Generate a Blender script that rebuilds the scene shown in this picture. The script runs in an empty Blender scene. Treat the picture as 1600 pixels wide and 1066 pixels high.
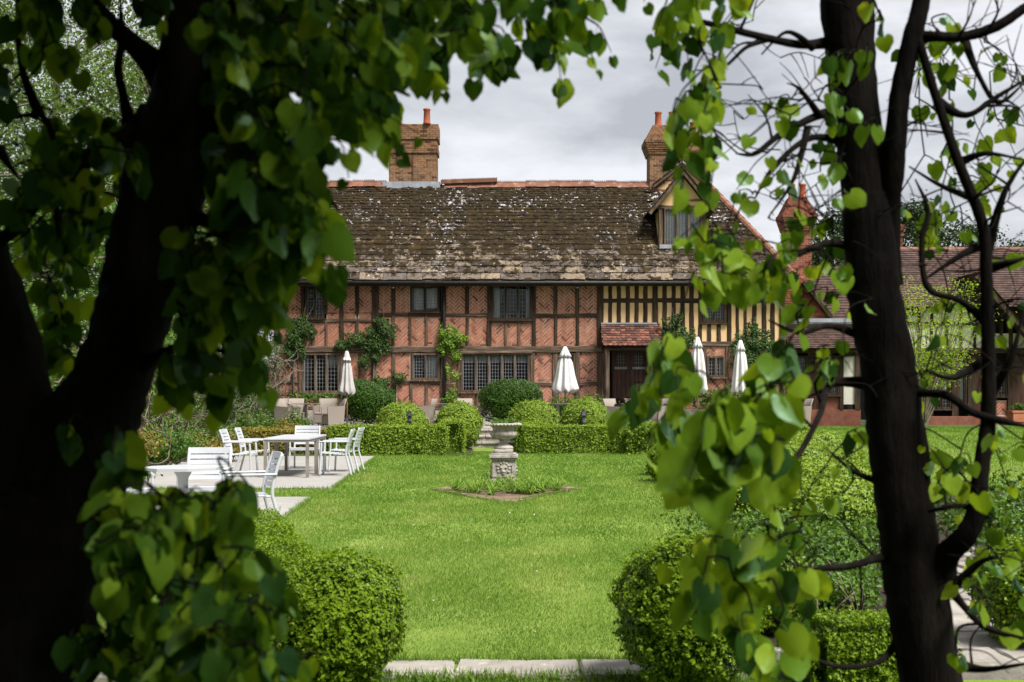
import bpy, math, random
import numpy as np
from mathutils import Vector, Matrix

R = math.radians
F = 1900.0            # focal length of the photograph in its own pixels (1600 wide)
HZ = 617.0            # pixel row of the horizon
CH = 1.57             # eye height
scene = bpy.context.scene
col = scene.collection

# ------------------------------------------------------------------ camera, sky, sun, exposure
cam_d = bpy.data.cameras.new('camera')
cam = bpy.data.objects.new('camera', cam_d); col.objects.link(cam)
cam.location = (0, 0, CH); cam.rotation_euler = (R(90), 0, 0)
cam_d.sensor_width = 36.0; cam_d.lens = 36.0 * F / 1600.0
cam_d.shift_y = (HZ - 533.0) / 1600.0
cam_d.clip_start = 0.05; cam_d.clip_end = 3000
cam_d.dof.use_dof = True; cam_d.dof.focus_distance = 34.0; cam_d.dof.aperture_fstop = 6.3
scene.camera = cam

SUN = Vector((0.38, -0.40, 0.83)).normalized()       # towards the sun
sun_el = math.asin(SUN.z); sun_az = math.atan2(SUN.x, SUN.y)
sd = bpy.data.lights.new('sun', 'SUN'); sd.energy = 5.0; sd.angle = R(22); sd.color = (1.0, 0.96, 0.91)
so = bpy.data.objects.new('sun', sd); col.objects.link(so)
so.rotation_euler = (-SUN).to_track_quat('-Z', 'Y').to_euler()
so.location = (6, -6, 30)

world = bpy.data.worlds.new('World'); scene.world = world; world.use_nodes = True
wn = world.node_tree; wn.nodes.clear()
wo = wn.nodes.new('ShaderNodeOutputWorld'); wb = wn.nodes.new('ShaderNodeBackground')
sky = wn.nodes.new('ShaderNodeTexSky'); sky.sky_type = 'NISHITA'; sky.sun_disc = False
sky.sun_elevation = sun_el; sky.sun_rotation = sun_az; sky.air_density = 1.0; sky.dust_density = 2.0
tc = wn.nodes.new('ShaderNodeTexCoord')
mp = wn.nodes.new('ShaderNodeMapping'); mp.inputs['Scale'].default_value = (1.0, 1.0, 2.6)
mp.inputs['Location'].default_value = (0.35, 0.1, 0.35)
cn = wn.nodes.new('ShaderNodeTexNoise'); cn.inputs['Scale'].default_value = 4.0; cn.inputs['Detail'].default_value = 9
cn.inputs['Roughness'].default_value = 0.55; cn.inputs['Distortion'].default_value = 0.25
cr = wn.nodes.new('ShaderNodeValToRGB')
cr.color_ramp.elements[0].position = 0.39; cr.color_ramp.elements[0].color = (0.46, 0.475, 0.515, 1)
cr.color_ramp.elements[1].position = 0.60; cr.color_ramp.elements[1].color = (0.82, 0.835, 0.87, 1)
sc_ = wn.nodes.new('ShaderNodeVectorMath'); sc_.operation = 'SCALE'; sc_.inputs['Scale'].default_value = 7.3
mx = wn.nodes.new('ShaderNodeMix'); mx.data_type = 'RGBA'; mx.inputs['Factor'].default_value = 0.93
wl = wn.links.new
wl(tc.outputs['Generated'], mp.inputs['Vector']); wl(mp.outputs['Vector'], cn.inputs['Vector'])
wl(cn.outputs['Fac'], cr.inputs['Fac']); wl(cr.outputs['Color'], sc_.inputs[0])
wl(sky.outputs['Color'], mx.inputs['A']); wl(sc_.outputs['Vector'], mx.inputs['B'])
wl(mx.outputs['Result'], wb.inputs['Color']); wb.inputs['Strength'].default_value = 0.10
wl(wb.outputs['Background'], wo.inputs['Surface'])
vs = scene.view_settings
vs.view_transform = 'Standard'; vs.look = 'None'; vs.gamma = 1.0; vs.use_curve_mapping = False
vs.exposure = 0.64
scene.cycles.max_bounces = 8; scene.cycles.transparent_max_bounces = 12
scene.cycles.use_denoising = True
scene.cycles.sample_clamp_indirect = 6.0

# ------------------------------------------------------------------ helpers
rnd = random.Random(7)
rng = np.random.default_rng(7)

def at(px, py, d):
    """a point of the place: d metres in front of the camera, seen at this pixel"""
    return Vector(((px - 800.0) / F * d, d, CH + (HZ - py) / F * d))
def gx(px, d): return (px - 800.0) / F * d
def gz(py, d): return CH + (HZ - py) / F * d
def gd(py, z=0.0): return F * (CH - z) / (py - HZ)

def link(o, parent=None):
    col.objects.link(o)
    if parent is not None:
        o.parent = parent
        if parent.type == 'EMPTY':
            o.matrix_parent_inverse = parent.matrix_basis.inverted()
    return o
def empty(name, loc=(0, 0, 0)):
    o = bpy.data.objects.new(name, None); o.empty_display_size = 0.2
    o.location = loc; col.objects.link(o)
    return o
def tag(o, label=None, cat=None, group=None, kind=None):
    if label: o['label'] = label
    if cat: o['category'] = cat
    if group: o['group'] = group
    if kind: o['kind'] = kind
    return o
def thing(name, label, cat, loc=(0, 0, 0), group=None):
    return tag(empty(name, loc), label, cat, group)
def copy_tree(o, parent=None, loc=None, rz=None, scale=None, label=None):
    c = o.copy(); col.objects.link(c)
    if parent is not None: c.parent = parent
    if loc is not None: c.location = loc
    if rz is not None: c.rotation_euler = (0, 0, rz)
    if scale is not None: c.scale = (scale,) * 3
    if label: c['label'] = label
    for ch in KIDS.get(o.name, []): copy_tree(ch, c)
    return c
KIDS = {}
def kid(o):
    if o.parent is not None: KIDS.setdefault(o.parent.name, []).append(o)
    return o

def raw_mesh(name, V, Fc, k, mat=None, tint=None, smooth=False):
    """mesh from numpy arrays, every face with k corners"""
    V = np.asarray(V, dtype=np.float32).reshape(-1, 3); Fc = np.asarray(Fc, dtype=np.int32).reshape(-1, k)
    me = bpy.data.meshes.new(name)
    me.vertices.add(len(V)); me.vertices.foreach_set('co', V.ravel())
    me.loops.add(Fc.size); me.loops.foreach_set('vertex_index', Fc.ravel())
    me.polygons.add(len(Fc)); me.polygons.foreach_set('loop_start', np.arange(0, Fc.size, k, dtype=np.int32))
    if smooth: me.polygons.foreach_set('use_smooth', np.ones(len(Fc), dtype=bool))
    me.update(calc_edges=True)
    if tint is not None:
        a = me.attributes.new('tint', 'FLOAT', 'POINT'); a.data.foreach_set('value', np.asarray(tint, dtype=np.float32))
    if mat: me.materials.append(mat)
    return me

class MB:
    """collects shapes, then becomes one mesh object"""
    def __init__(s): s.v = []; s.f = []; s.t = []
    def add(s, vs, fs, tint=0.5):
        n = len(s.v); s.v += [tuple(p) for p in vs]; s.f += [tuple(i + n for i in q) for q in fs]; s.t += [tint] * len(vs)
        return s
    def box(s, x0, x1, y0, y1, z0, z1, tint=0.5, b=0.0):
        if b <= 0:
            return s.add([(x0,y0,z0),(x1,y0,z0),(x1,y1,z0),(x0,y1,z0),(x0,y0,z1),(x1,y0,z1),(x1,y1,z1),(x0,y1,z1)],
                [(0,3,2,1),(4,5,6,7),(0,1,5,4),(1,2,6,5),(2,3,7,6),(3,0,4,7)], tint)
        vs = []
        for z, i in ((z0, b), (z0 + b, 0), (z1 - b, 0), (z1, b)):
            for (x, y) in ((x0+i+b,y0+i),(x1-i-b,y0+i),(x1-i,y0+i+b),(x1-i,y1-i-b),(x1-i-b,y1-i),(x0+i+b,y1-i),(x0+i,y1-i-b),(x0+i,y0+i+b)):
                vs.append((x, y, z))
        fs = [tuple(range(7, -1, -1)), tuple(range(24, 32))]
        for k in range(3):
            for j in range(8): fs.append((k*8+j, k*8+(j+1) % 8, k*8+8+(j+1) % 8, k*8+8+j))
        return s.add(vs, fs, tint)
    def obox(s, c, ax, ay, az, tint=0.5):
        """box about c with half-axis vectors"""
        c = Vector(c); ax = Vector(ax); ay = Vector(ay); az = Vector(az); vs = []
        for k in (-1, 1):
            for (i, j) in ((-1,-1),(1,-1),(1,1),(-1,1)): vs.append(c + ax*i + ay*j + az*k)
        return s.add(vs, [(0,3,2,1),(4,5,6,7),(0,1,5,4),(1,2,6,5),(2,3,7,6),(3,0,4,7)], tint)
    def bar(s, a, b, w, h, up=(0, 0, 1), tint=0.5):
        a = Vector(a); b = Vector(b); t = (b - a); L = t.length; t.normalize(); u = Vector(up)
        sd_ = t.cross(u)
        if sd_.length < 1e-4: sd_ = t.cross(Vector((0, 1, 0)))
        sd_.normalize(); u = sd_.cross(t).normalized()
        return s.obox((a + b) / 2, t * (L / 2), sd_ * (w / 2), u * (h / 2), tint)
    def tube(s, pts, rad, n=8, caps=True, tint=0.5, wob=0.0):
        pts = [Vector(p) for p in pts]; m = len(pts)
        if not hasattr(rad, '__len__'): rad = [rad] * m
        vs = []; ref = None
        for i, p in enumerate(pts):
            t = (pts[min(i+1, m-1)] - pts[max(i-1, 0)])
            if t.length < 1e-9: t = Vector((0, 0, 1))
            t.normalize()
            if ref is None:
                ref = t.orthogonal().normalized()
            ref = (ref - t * ref.dot(t))
            if ref.length < 1e-5: ref = t.orthogonal()
            ref.normalize(); bi = t.cross(ref)
            for j in range(n):
                a = 2 * math.pi * j / n; r = rad[i] * (1 + (rnd.uniform(-wob, wob) if wob else 0))
                vs.append(p + (ref * math.cos(a) + bi * math.sin(a)) * r)
        fs = []
        for i in range(m - 1):
            for j in range(n): fs.append((i*n+j, i*n+(j+1) % n, (i+1)*n+(j+1) % n, (i+1)*n+j))
        if caps: fs.append(tuple(range(n-1, -1, -1))); fs.append(tuple(range((m-1)*n, m*n)))
        return s.add(vs, fs, tint)
    def lathe(s, prof, n=24, c=(0, 0, 0), tint=0.5, flute=None):
        """prof: (radius, z); flute(i, j) -> radius factor"""
        vs = []
        for i, (r, z) in enumerate(prof):
            for j in range(n):
                a = 2 * math.pi * j / n; k = flute(i, j) if flute else 1.0
                vs.append((c[0] + r * k * math.cos(a), c[1] + r * k * math.sin(a), c[2] + z))
        fs = []
        for i in range(len(prof) - 1):
            for j in range(n): fs.append((i*n+j, i*n+(j+1) % n, (i+1)*n+(j+1) % n, (i+1)*n+j))
        fs.append(tuple(range(n-1, -1, -1))); fs.append(tuple(range((len(prof)-1)*n, len(prof)*n)))
        return s.add(vs, fs, tint)
    def prism(s, poly, y0, y1, tint=0.5):
        """polygon in x,z pulled along y"""
        n = len(poly)
        vs = [(x, y0, z) for x, z in poly] + [(x, y1, z) for x, z in poly]
        fs = [tuple(range(n)), tuple(range(2*n-1, n-1, -1))] + [(i, i+n, (i+1) % n + n, (i+1) % n) for i in range(n)]
        return s.add(vs, fs, tint)
    def mesh(s, name, mat, smooth=False):
        me = bpy.data.meshes.new(name); me.from_pydata(s.v, [], s.f); me.update()
        a = me.attributes.new('tint', 'FLOAT', 'POINT'); a.data.foreach_set('value', np.asarray(s.t, dtype=np.float32))
        if mat: me.materials.append(mat)
        if smooth: me.polygons.foreach_set('use_smooth', np.ones(len(s.f), dtype=bool))
        return me
    def build(s, name, mat, parent=None, smooth=False):
        return kid(link(bpy.data.objects.new(name, s.mesh(name, mat, smooth)), parent))

def timber(a, b, w, dep, jit=0.012, seg=6):
    """hand-hewn timber lying in the wall: runs a->b in x,z; w = face width, dep = (y front, y back)"""
    a = Vector(a); b = Vector(b); t = (b - a).normalized(); n = Vector((-t.z, 0, t.x)); m = MB(); vs = []
    ya, yb = dep; ch = min(0.02, w * 0.18)
    ph = rnd.uniform(0, 6)
    for i in range(seg + 1):
        p = a.lerp(b, i / seg) + n * (math.sin(i * 1.1 + ph) * jit * 0.7)
        w0 = w / 2 + rnd.uniform(-jit, jit); w1 = w / 2 + rnd.uniform(-jit, jit); yy = ya + rnd.uniform(-jit, jit) * 0.5
        for (k, y) in ((-w0, yb), (-w0, yy + ch), (-w0 + ch, yy), (w1 - ch, yy), (w1, yy + ch), (w1, yb)):
            q = p + n * k; vs.append((q.x, y, q.z))
    fs = []
    for i in range(seg):
        for j in range(6): fs.append((i*6+j, i*6+(j+1) % 6, (i+1)*6+(j+1) % 6, (i+1)*6+j))
    fs.append((5,4,3,2,1,0)); fs.append(tuple(range(seg*6, seg*6+6)))
    return m.add(vs, fs)

def smooth_path(pts, n=6):
    """Catmull-Rom through points given as tuples of any length"""
    P = [np.array(p, dtype=float) for p in pts]; out = []
    for i in range(len(P) - 1):
        p0 = P[max(i-1, 0)]; p1 = P[i]; p2 = P[i+1]; p3 = P[min(i+2, len(P)-1)]
        for k in range(n):
            t = k / n
            out.append(0.5 * ((2*p1) + (-p0+p2)*t + (2*p0-5*p1+4*p2-p3)*t*t + (-p0+3*p1-3*p2+p3)*t**3))
    out.append(P[-1]); return out

def leaf_quads(C, N, size, tint, r, aspect=0.62, tilt=0.7, fold=0.18):
    """leaf-sized folded diamonds at C, roughly facing N"""
    C = np.asarray(C); n = len(C)
    N = N + r.normal(0, tilt, (n, 3)); N /= np.linalg.norm(N, axis=1, keepdims=True) + 1e-9
    T = r.normal(0, 1, (n, 3)); T -= N * (T * N).sum(1, keepdims=True); T /= np.linalg.norm(T, axis=1, keepdims=True) + 1e-9
    B = np.cross(N, T); s = np.asarray(size).reshape(-1, 1) * np.ones((n, 1))
    v0 = C - T * s * 0.5; v2 = C + T * s * 0.5 - N * s * 0.12
    v1 = C - T * s * 0.08 + B * s * aspect * 0.5 + N * s * fold; v3 = C - T * s * 0.08 - B * s * aspect * 0.5 + N * s * fold
    V = np.stack([v0, v1, v2, v3], 1).reshape(-1, 3)
    Fq = np.arange(4 * n).reshape(-1, 4)
    Ft = np.concatenate([Fq[:, [0, 1, 2]], Fq[:, [0, 2, 3]]])
    return V, Ft, np.repeat(np.asarray(tint) * np.ones(n), 4)
def leaf_object(name, C, N, size, tint, mat, parent=None, seed=0, **kw):
    r = np.random.default_rng(seed); V, Fq, tt = leaf_quads(C, N, size, tint, r, **kw)
    return kid(link(bpy.data.objects.new(name, raw_mesh(name, V, Fq, 3, mat, tt)), parent))

def vnoise(P, seed=0, octs=3):
    """cheap smooth pseudo-noise in -1..1"""
    r = np.random.default_rng(seed); P = np.asarray(P, dtype=float); o = np.zeros(len(P)); a = 1.0
    for k in range(octs):
        for q in range(3):
            d = r.normal(0, 1, 3); d /= np.linalg.norm(d)
            o += a * np.sin(P @ d * (2.0 ** k) * 1.7 + r.uniform(0, 6.28)) / 3
        a *= 0.6
    return o

# ------------------------------------------------------------------ materials
def new_mat(name):
    m = bpy.data.materials.new(name); m.use_nodes = True; nt = m.node_tree; nt.nodes.clear()
    out = nt.nodes.new('ShaderNodeOutputMaterial'); return m, nt, out
def N_(nt, t, **kw):
    n = nt.nodes.new(t)
    for k, v in kw.items():
        if k in n.inputs: n.inputs[k].default_value = v
        else: setattr(n, k, v)
    return n
def ramp(nt, stops):
    n = nt.nodes.new('ShaderNodeValToRGB'); e = n.color_ramp.elements
    while len(e) < len(stops): e.new(0.5)
    for i, (p, c) in enumerate(stops):
        e[i].position = p; e[i].color = (*c, 1) if len(c) == 3 else c
    return n
def coords(nt, space, scale):
    if space == 'world': g = nt.nodes.new('ShaderNodeNewGeometry'); o = g.outputs['Position']
    else: g = nt.nodes.new('ShaderNodeTexCoord'); o = g.outputs['Object']
    m = nt.nodes.new('ShaderNodeMapping'); m.inputs['Scale'].default_value = scale
    nt.links.new(o, m.inputs['Vector']); return m.outputs['Vector']
def mixc(nt, a, b, fac, blend='MIX'):
    m = nt.nodes.new('ShaderNodeMix'); m.data_type = 'RGBA'; m.blend_type = blend
    for k, v in (('A', a), ('B', b), ('Factor', fac)):
        if hasattr(v, 'node'): nt.links.new(v, m.inputs[k])
        elif k == 'Factor': m.inputs[k].default_value = v
        else: m.inputs[k].default_value = (*v, 1)
    return m.outputs['Result']

def surf(name, stops, scale=3.0, detail=6, rough=0.8, bump=0.3, bscale=None, space='world', stretch=(1, 1, 1),
         tint=None, spots=None, metal=0.0, spec=0.3, bdist=0.02, random_obj=0.0):
    """stops: colour ramp over noise; tint: list of stops mixed by the 'tint' attribute (multiply); spots: (scale, lo, hi, colour, amount)"""
    m, nt, out = new_mat(name); L = nt.links.new
    v = coords(nt, space, stretch)
    n = N_(nt, 'ShaderNodeTexNoise', Scale=scale, Detail=detail, Roughness=0.62); L(v, n.inputs['Vector'])
    rp = ramp(nt, stops); L(n.outputs['Fac'], rp.inputs['Fac']); c = rp.outputs['Color']
    if tint:
        a = N_(nt, 'ShaderNodeAttribute', attribute_name='tint'); r2 = ramp(nt, tint); L(a.outputs['Fac'], r2.inputs['Fac'])
        c = mixc(nt, c, r2.outputs['Color'], 1.0, 'MULTIPLY')
    if random_obj:
        oi = nt.nodes.new('ShaderNodeObjectInfo'); r3 = ramp(nt, [(0, (1-random_obj,)*3), (1, (1+random_obj,)*3)])
        L(oi.outputs['Random'], r3.inputs['Fac']); c = mixc(nt, c, r3.outputs['Color'], 1.0, 'MULTIPLY')
    for k, (ss, lo, hi, colr, amt) in enumerate(spots or []):
        n2 = N_(nt, 'ShaderNodeTexNoise', Scale=ss, Detail=5, Roughness=0.6); L(v, n2.inputs['Vector'])
        r4 = ramp(nt, [(lo, (0, 0, 0)), (hi, (amt, amt, amt))]); L(n2.outputs['Fac'], r4.inputs['Fac'])
        c = mixc(nt, c, colr, r4.outputs['Color'])
    p = N_(nt, 'ShaderNodeBsdfPrincipled', Roughness=rough, Metallic=metal)
    p.inputs['Specular IOR Level'].default_value = spec
    L(c, p.inputs['Base Color'])
    if bump:
        n3 = N_(nt, 'ShaderNodeTexNoise', Scale=bscale or scale * 4, Detail=6, Roughness=0.65); L(v, n3.inputs['Vector'])
        b = N_(nt, 'ShaderNodeBump', Strength=bump, Distance=bdist); L(n3.outputs['Fac'], b.inputs['Height']); L(b.outputs['Normal'], p.inputs['Normal'])
    L(p.outputs['BSDF'], out.inputs['Surface']); return m

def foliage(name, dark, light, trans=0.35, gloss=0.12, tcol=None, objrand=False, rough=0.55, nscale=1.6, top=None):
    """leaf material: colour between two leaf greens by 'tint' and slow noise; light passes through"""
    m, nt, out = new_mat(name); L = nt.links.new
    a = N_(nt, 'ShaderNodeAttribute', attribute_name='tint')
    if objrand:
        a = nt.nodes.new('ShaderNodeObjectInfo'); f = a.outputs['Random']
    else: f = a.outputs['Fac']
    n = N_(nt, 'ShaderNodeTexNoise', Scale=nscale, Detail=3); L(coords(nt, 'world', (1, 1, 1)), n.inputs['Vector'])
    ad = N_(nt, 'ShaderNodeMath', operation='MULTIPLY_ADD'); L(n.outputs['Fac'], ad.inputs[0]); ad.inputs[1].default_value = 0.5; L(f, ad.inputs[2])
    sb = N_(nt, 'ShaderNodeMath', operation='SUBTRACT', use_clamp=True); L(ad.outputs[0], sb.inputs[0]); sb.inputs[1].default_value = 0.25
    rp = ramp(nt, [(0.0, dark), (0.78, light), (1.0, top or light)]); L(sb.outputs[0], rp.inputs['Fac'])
    d = N_(nt, 'ShaderNodeBsdfDiffuse'); t = N_(nt, 'ShaderNodeBsdfTranslucent'); g = N_(nt, 'ShaderNodeBsdfGlossy', Roughness=rough)
    g.inputs['Color'].default_value = (0.8, 0.85, 0.8, 1)
    L(rp.outputs['Color'], d.inputs['Color'])
    tt = mixc(nt, rp.outputs['Color'], tcol or (1.5, 1.45, 0.5), 1.0, 'MULTIPLY'); L(tt, t.inputs['Color'])
    m1 = N_(nt, 'ShaderNodeMixShader'); m1.inputs[0].default_value = trans; L(d.outputs[0], m1.inputs[1]); L(t.outputs[0], m1.inputs[2])
    fr = N_(nt, 'ShaderNodeFresnel', IOR=1.35); fm = N_(nt, 'ShaderNodeMath', operation='MULTIPLY'); L(fr.outputs[0], fm.inputs[0]); fm.inputs[1].default_value = gloss * 0.7
    m2 = N_(nt, 'ShaderNodeMixShader'); L(fm.outputs[0], m2.inputs[0]); L(m1.outputs[0], m2.inputs[1]); L(g.outputs[0], m2.inputs[2])
    L(m2.outputs[0], out.inputs['Surface']); return m

def glass_mat(name):
    m, nt, out = new_mat(name); L = nt.links.new
    t = N_(nt, 'ShaderNodeBsdfTransparent', Color=(0.88, 0.90, 0.90, 1)); g = N_(nt, 'ShaderNodeBsdfGlossy', Roughness=0.04)
    n = N_(nt, 'ShaderNodeTexNoise', Scale=5.0); L(coords(nt, 'world', (1, 1, 1)), n.inputs['Vector'])
    b = N_(nt, 'ShaderNodeBump', Strength=0.25, Distance=0.02); L(n.outputs['Fac'], b.inputs['Height']); L(b.outputs['Normal'], g.inputs['Normal'])
    f = N_(nt, 'ShaderNodeFresnel', IOR=1.5); mx_ = N_(nt, 'ShaderNodeMixShader')
    L(f.outputs[0], mx_.inputs[0]); L(t.outputs[0], mx_.inputs[1]); L(g.outputs[0], mx_.inputs[2]); L(mx_.outputs[0], out.inputs['Surface']); return m

M = {}
BR_T = [(0.0, (0.35, 0.30, 0.30)), (0.18, (0.55, 0.46, 0.44)), (0.3, (0.85, 0.82, 0.8)), (0.7, (1.0, 1.0, 1.0)), (1.0, (1.22, 1.12, 1.0))]
M['brick'] = surf('brick', [(0.3, (0.30, 0.108, 0.066)), (0.55, (0.40, 0.165, 0.103)), (0.75, (0.46, 0.225, 0.15))], 6, 6, 0.9, 0.35, 40, tint=BR_T,
                  spots=[(1.3, 0.55, 0.75, (0.45, 0.33, 0.25), 0.35), (0.9, 0.58, 0.74, (0.2, 0.12, 0.09), 0.5)])
M['mortar'] = surf('mortar', [(0.3, (0.52, 0.42, 0.33)), (0.7, (0.68, 0.57, 0.46))], 8, 6, 0.95, 0.3)
M['yellow_brick'] = surf('chimney_brick', [(0.3, (0.12, 0.062, 0.034)), (0.5, (0.235, 0.135, 0.07)), (0.7, (0.20, 0.082, 0.046))], 4, 6, 0.9, 0.35, 40, tint=BR_T,
                  spots=[(3, 0.56, 0.72, (0.09, 0.075, 0.06), 0.7)])
M['red_brick'] = surf('red_chimney_brick', [(0.3, (0.16, 0.055, 0.036)), (0.6, (0.25, 0.098, 0.062))], 4, 6, 0.9, 0.35, 40, tint=BR_T,
                  spots=[(3, 0.58, 0.74, (0.1, 0.08, 0.065), 0.6)])
M['plaster'] = surf('cream_plaster', [(0.3, (0.66, 0.425, 0.20)), (0.7, (0.76, 0.53, 0.29))], 2.5, 7, 0.9, 0.15, 20, spots=[(5, 0.6, 0.8, (0.45, 0.33, 0.17), 0.5)])
M['white_plaster'] = surf('white_plaster', [(0.3, (0.55, 0.52, 0.44)), (0.7, (0.68, 0.65, 0.57))], 2, 6, 0.9, 0.15, 20)
TB = [(0.28, (0.014, 0.009, 0.006)), (0.5, (0.036, 0.022, 0.013)), (0.72, (0.095, 0.056, 0.030))]
TG = [(0.28, (0.032, 0.020, 0.013)), (0.5, (0.085, 0.056, 0.036)), (0.72, (0.21, 0.155, 0.108))]
M['oak_v'] = surf('dark_oak_upright', TB, 9, 8, 0.85, 0.7, 22, stretch=(1.6, 1.6, 0.16), spots=[(5, 0.62, 0.75, (0.22, 0.13, 0.06), 0.5)], random_obj=0.25)
M['oak_h'] = surf('dark_oak_lying', TB, 9, 8, 0.85, 0.7, 22, stretch=(0.16, 1.6, 1.6), spots=[(5, 0.62, 0.75, (0.22, 0.13, 0.06), 0.4)], random_obj=0.25)
M['grey_oak_v'] = surf('weathered_oak_upright', TG, 9, 8, 0.85, 0.7, 22, stretch=(1.6, 1.6, 0.16), random_obj=0.2)
M['grey_oak_h'] = surf('weathered_oak_lying', TG, 9, 8, 0.85, 0.7, 22, stretch=(0.16, 1.6, 1.6), random_obj=0.2)
M['door_oak'] = surf('door_oak', [(0.3, (0.018, 0.008, 0.005)), (0.7, (0.075, 0.030, 0.018))], 9, 7, 0.55, 0.4, 22, stretch=(1.6, 1.6, 0.16))
M['tile_red'] = surf('clay_tile', [(0.3, (0.105, 0.05, 0.038)), (0.55, (0.185, 0.078, 0.052)), (0.75, (0.155, 0.09, 0.072))], 5, 6, 0.85, 0.35, 30,
                     tint=[(0, (0.25, 0.25, 0.28)), (0.4, (0.5, 0.48, 0.5)), (0.75, (0.85, 0.8, 0.8)), (1, (1.3, 1.1, 1.0))], spots=[(7, 0.62, 0.75, (0.30, 0.28, 0.25), 0.6)])
M['tile_orange'] = surf('orange_tile', [(0.3, (0.21, 0.066, 0.033)), (0.7, (0.33, 0.115, 0.06))], 5, 6, 0.85, 0.3, 30,
                     tint=[(0, (0.5, 0.5, 0.5)), (1, (1.15, 1.1, 1.1))], spots=[(6, 0.6, 0.75, (0.16, 0.09, 0.06), 0.6)])
M['tile_brown'] = surf('brown_tile', [(0.3, (0.048, 0.028, 0.023)), (0.7, (0.10, 0.060, 0.048))], 5, 6, 0.85, 0.3, 30,
                     tint=[(0, (0.6, 0.6, 0.62)), (1, (1.2, 1.15, 1.1))], spots=[(6, 0.64, 0.78, (0.25, 0.22, 0.19), 0.5)])
M['ridge'] = surf('ridge_clay', [(0.3, (0.145, 0.062, 0.04)), (0.7, (0.245, 0.112, 0.07))], 5, 6, 0.85, 0.3, 30, random_obj=0.2, spots=[(5, 0.55, 0.7, (0.33, 0.29, 0.22), 0.6), (2, 0.6, 0.7, (0.12, 0.09, 0.06), 0.6)])
M['pot'] = surf('chimney_pot_clay', [(0.3, (0.27, 0.07, 0.035)), (0.7, (0.38, 0.115, 0.06))], 5, 6, 0.8, 0.2)
M['lead'] = surf('lead_sheet', [(0.3, (0.20, 0.22, 0.25)), (0.7, (0.34, 0.36, 0.40))], 4, 5, 0.55, 0.2)
M['came'] = surf('lead_came', [(0.3, (0.14, 0.15, 0.16)), (0.7, (0.24, 0.25, 0.26))], 6, 4, 0.6, 0)
M['iron'] = surf('black_iron', [(0.3, (0.010, 0.010, 0.012)), (0.7, (0.028, 0.028, 0.03))], 8, 5, 0.5, 0.1)
M['dark_room'] = surf('dark_room', [(0.3, (0.012, 0.010, 0.009)), (0.7, (0.02, 0.018, 0.016))], 2, 3, 0.9, 0)
M['curtain'] = surf('pale_curtain', [(0.3, (0.55, 0.56, 0.55)), (0.7, (0.72, 0.72, 0.70))], 5, 4, 0.9, 0.3, 10, stretch=(8, 8, 0.3))
M['glass'] = glass_mat('window_glass')
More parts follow.
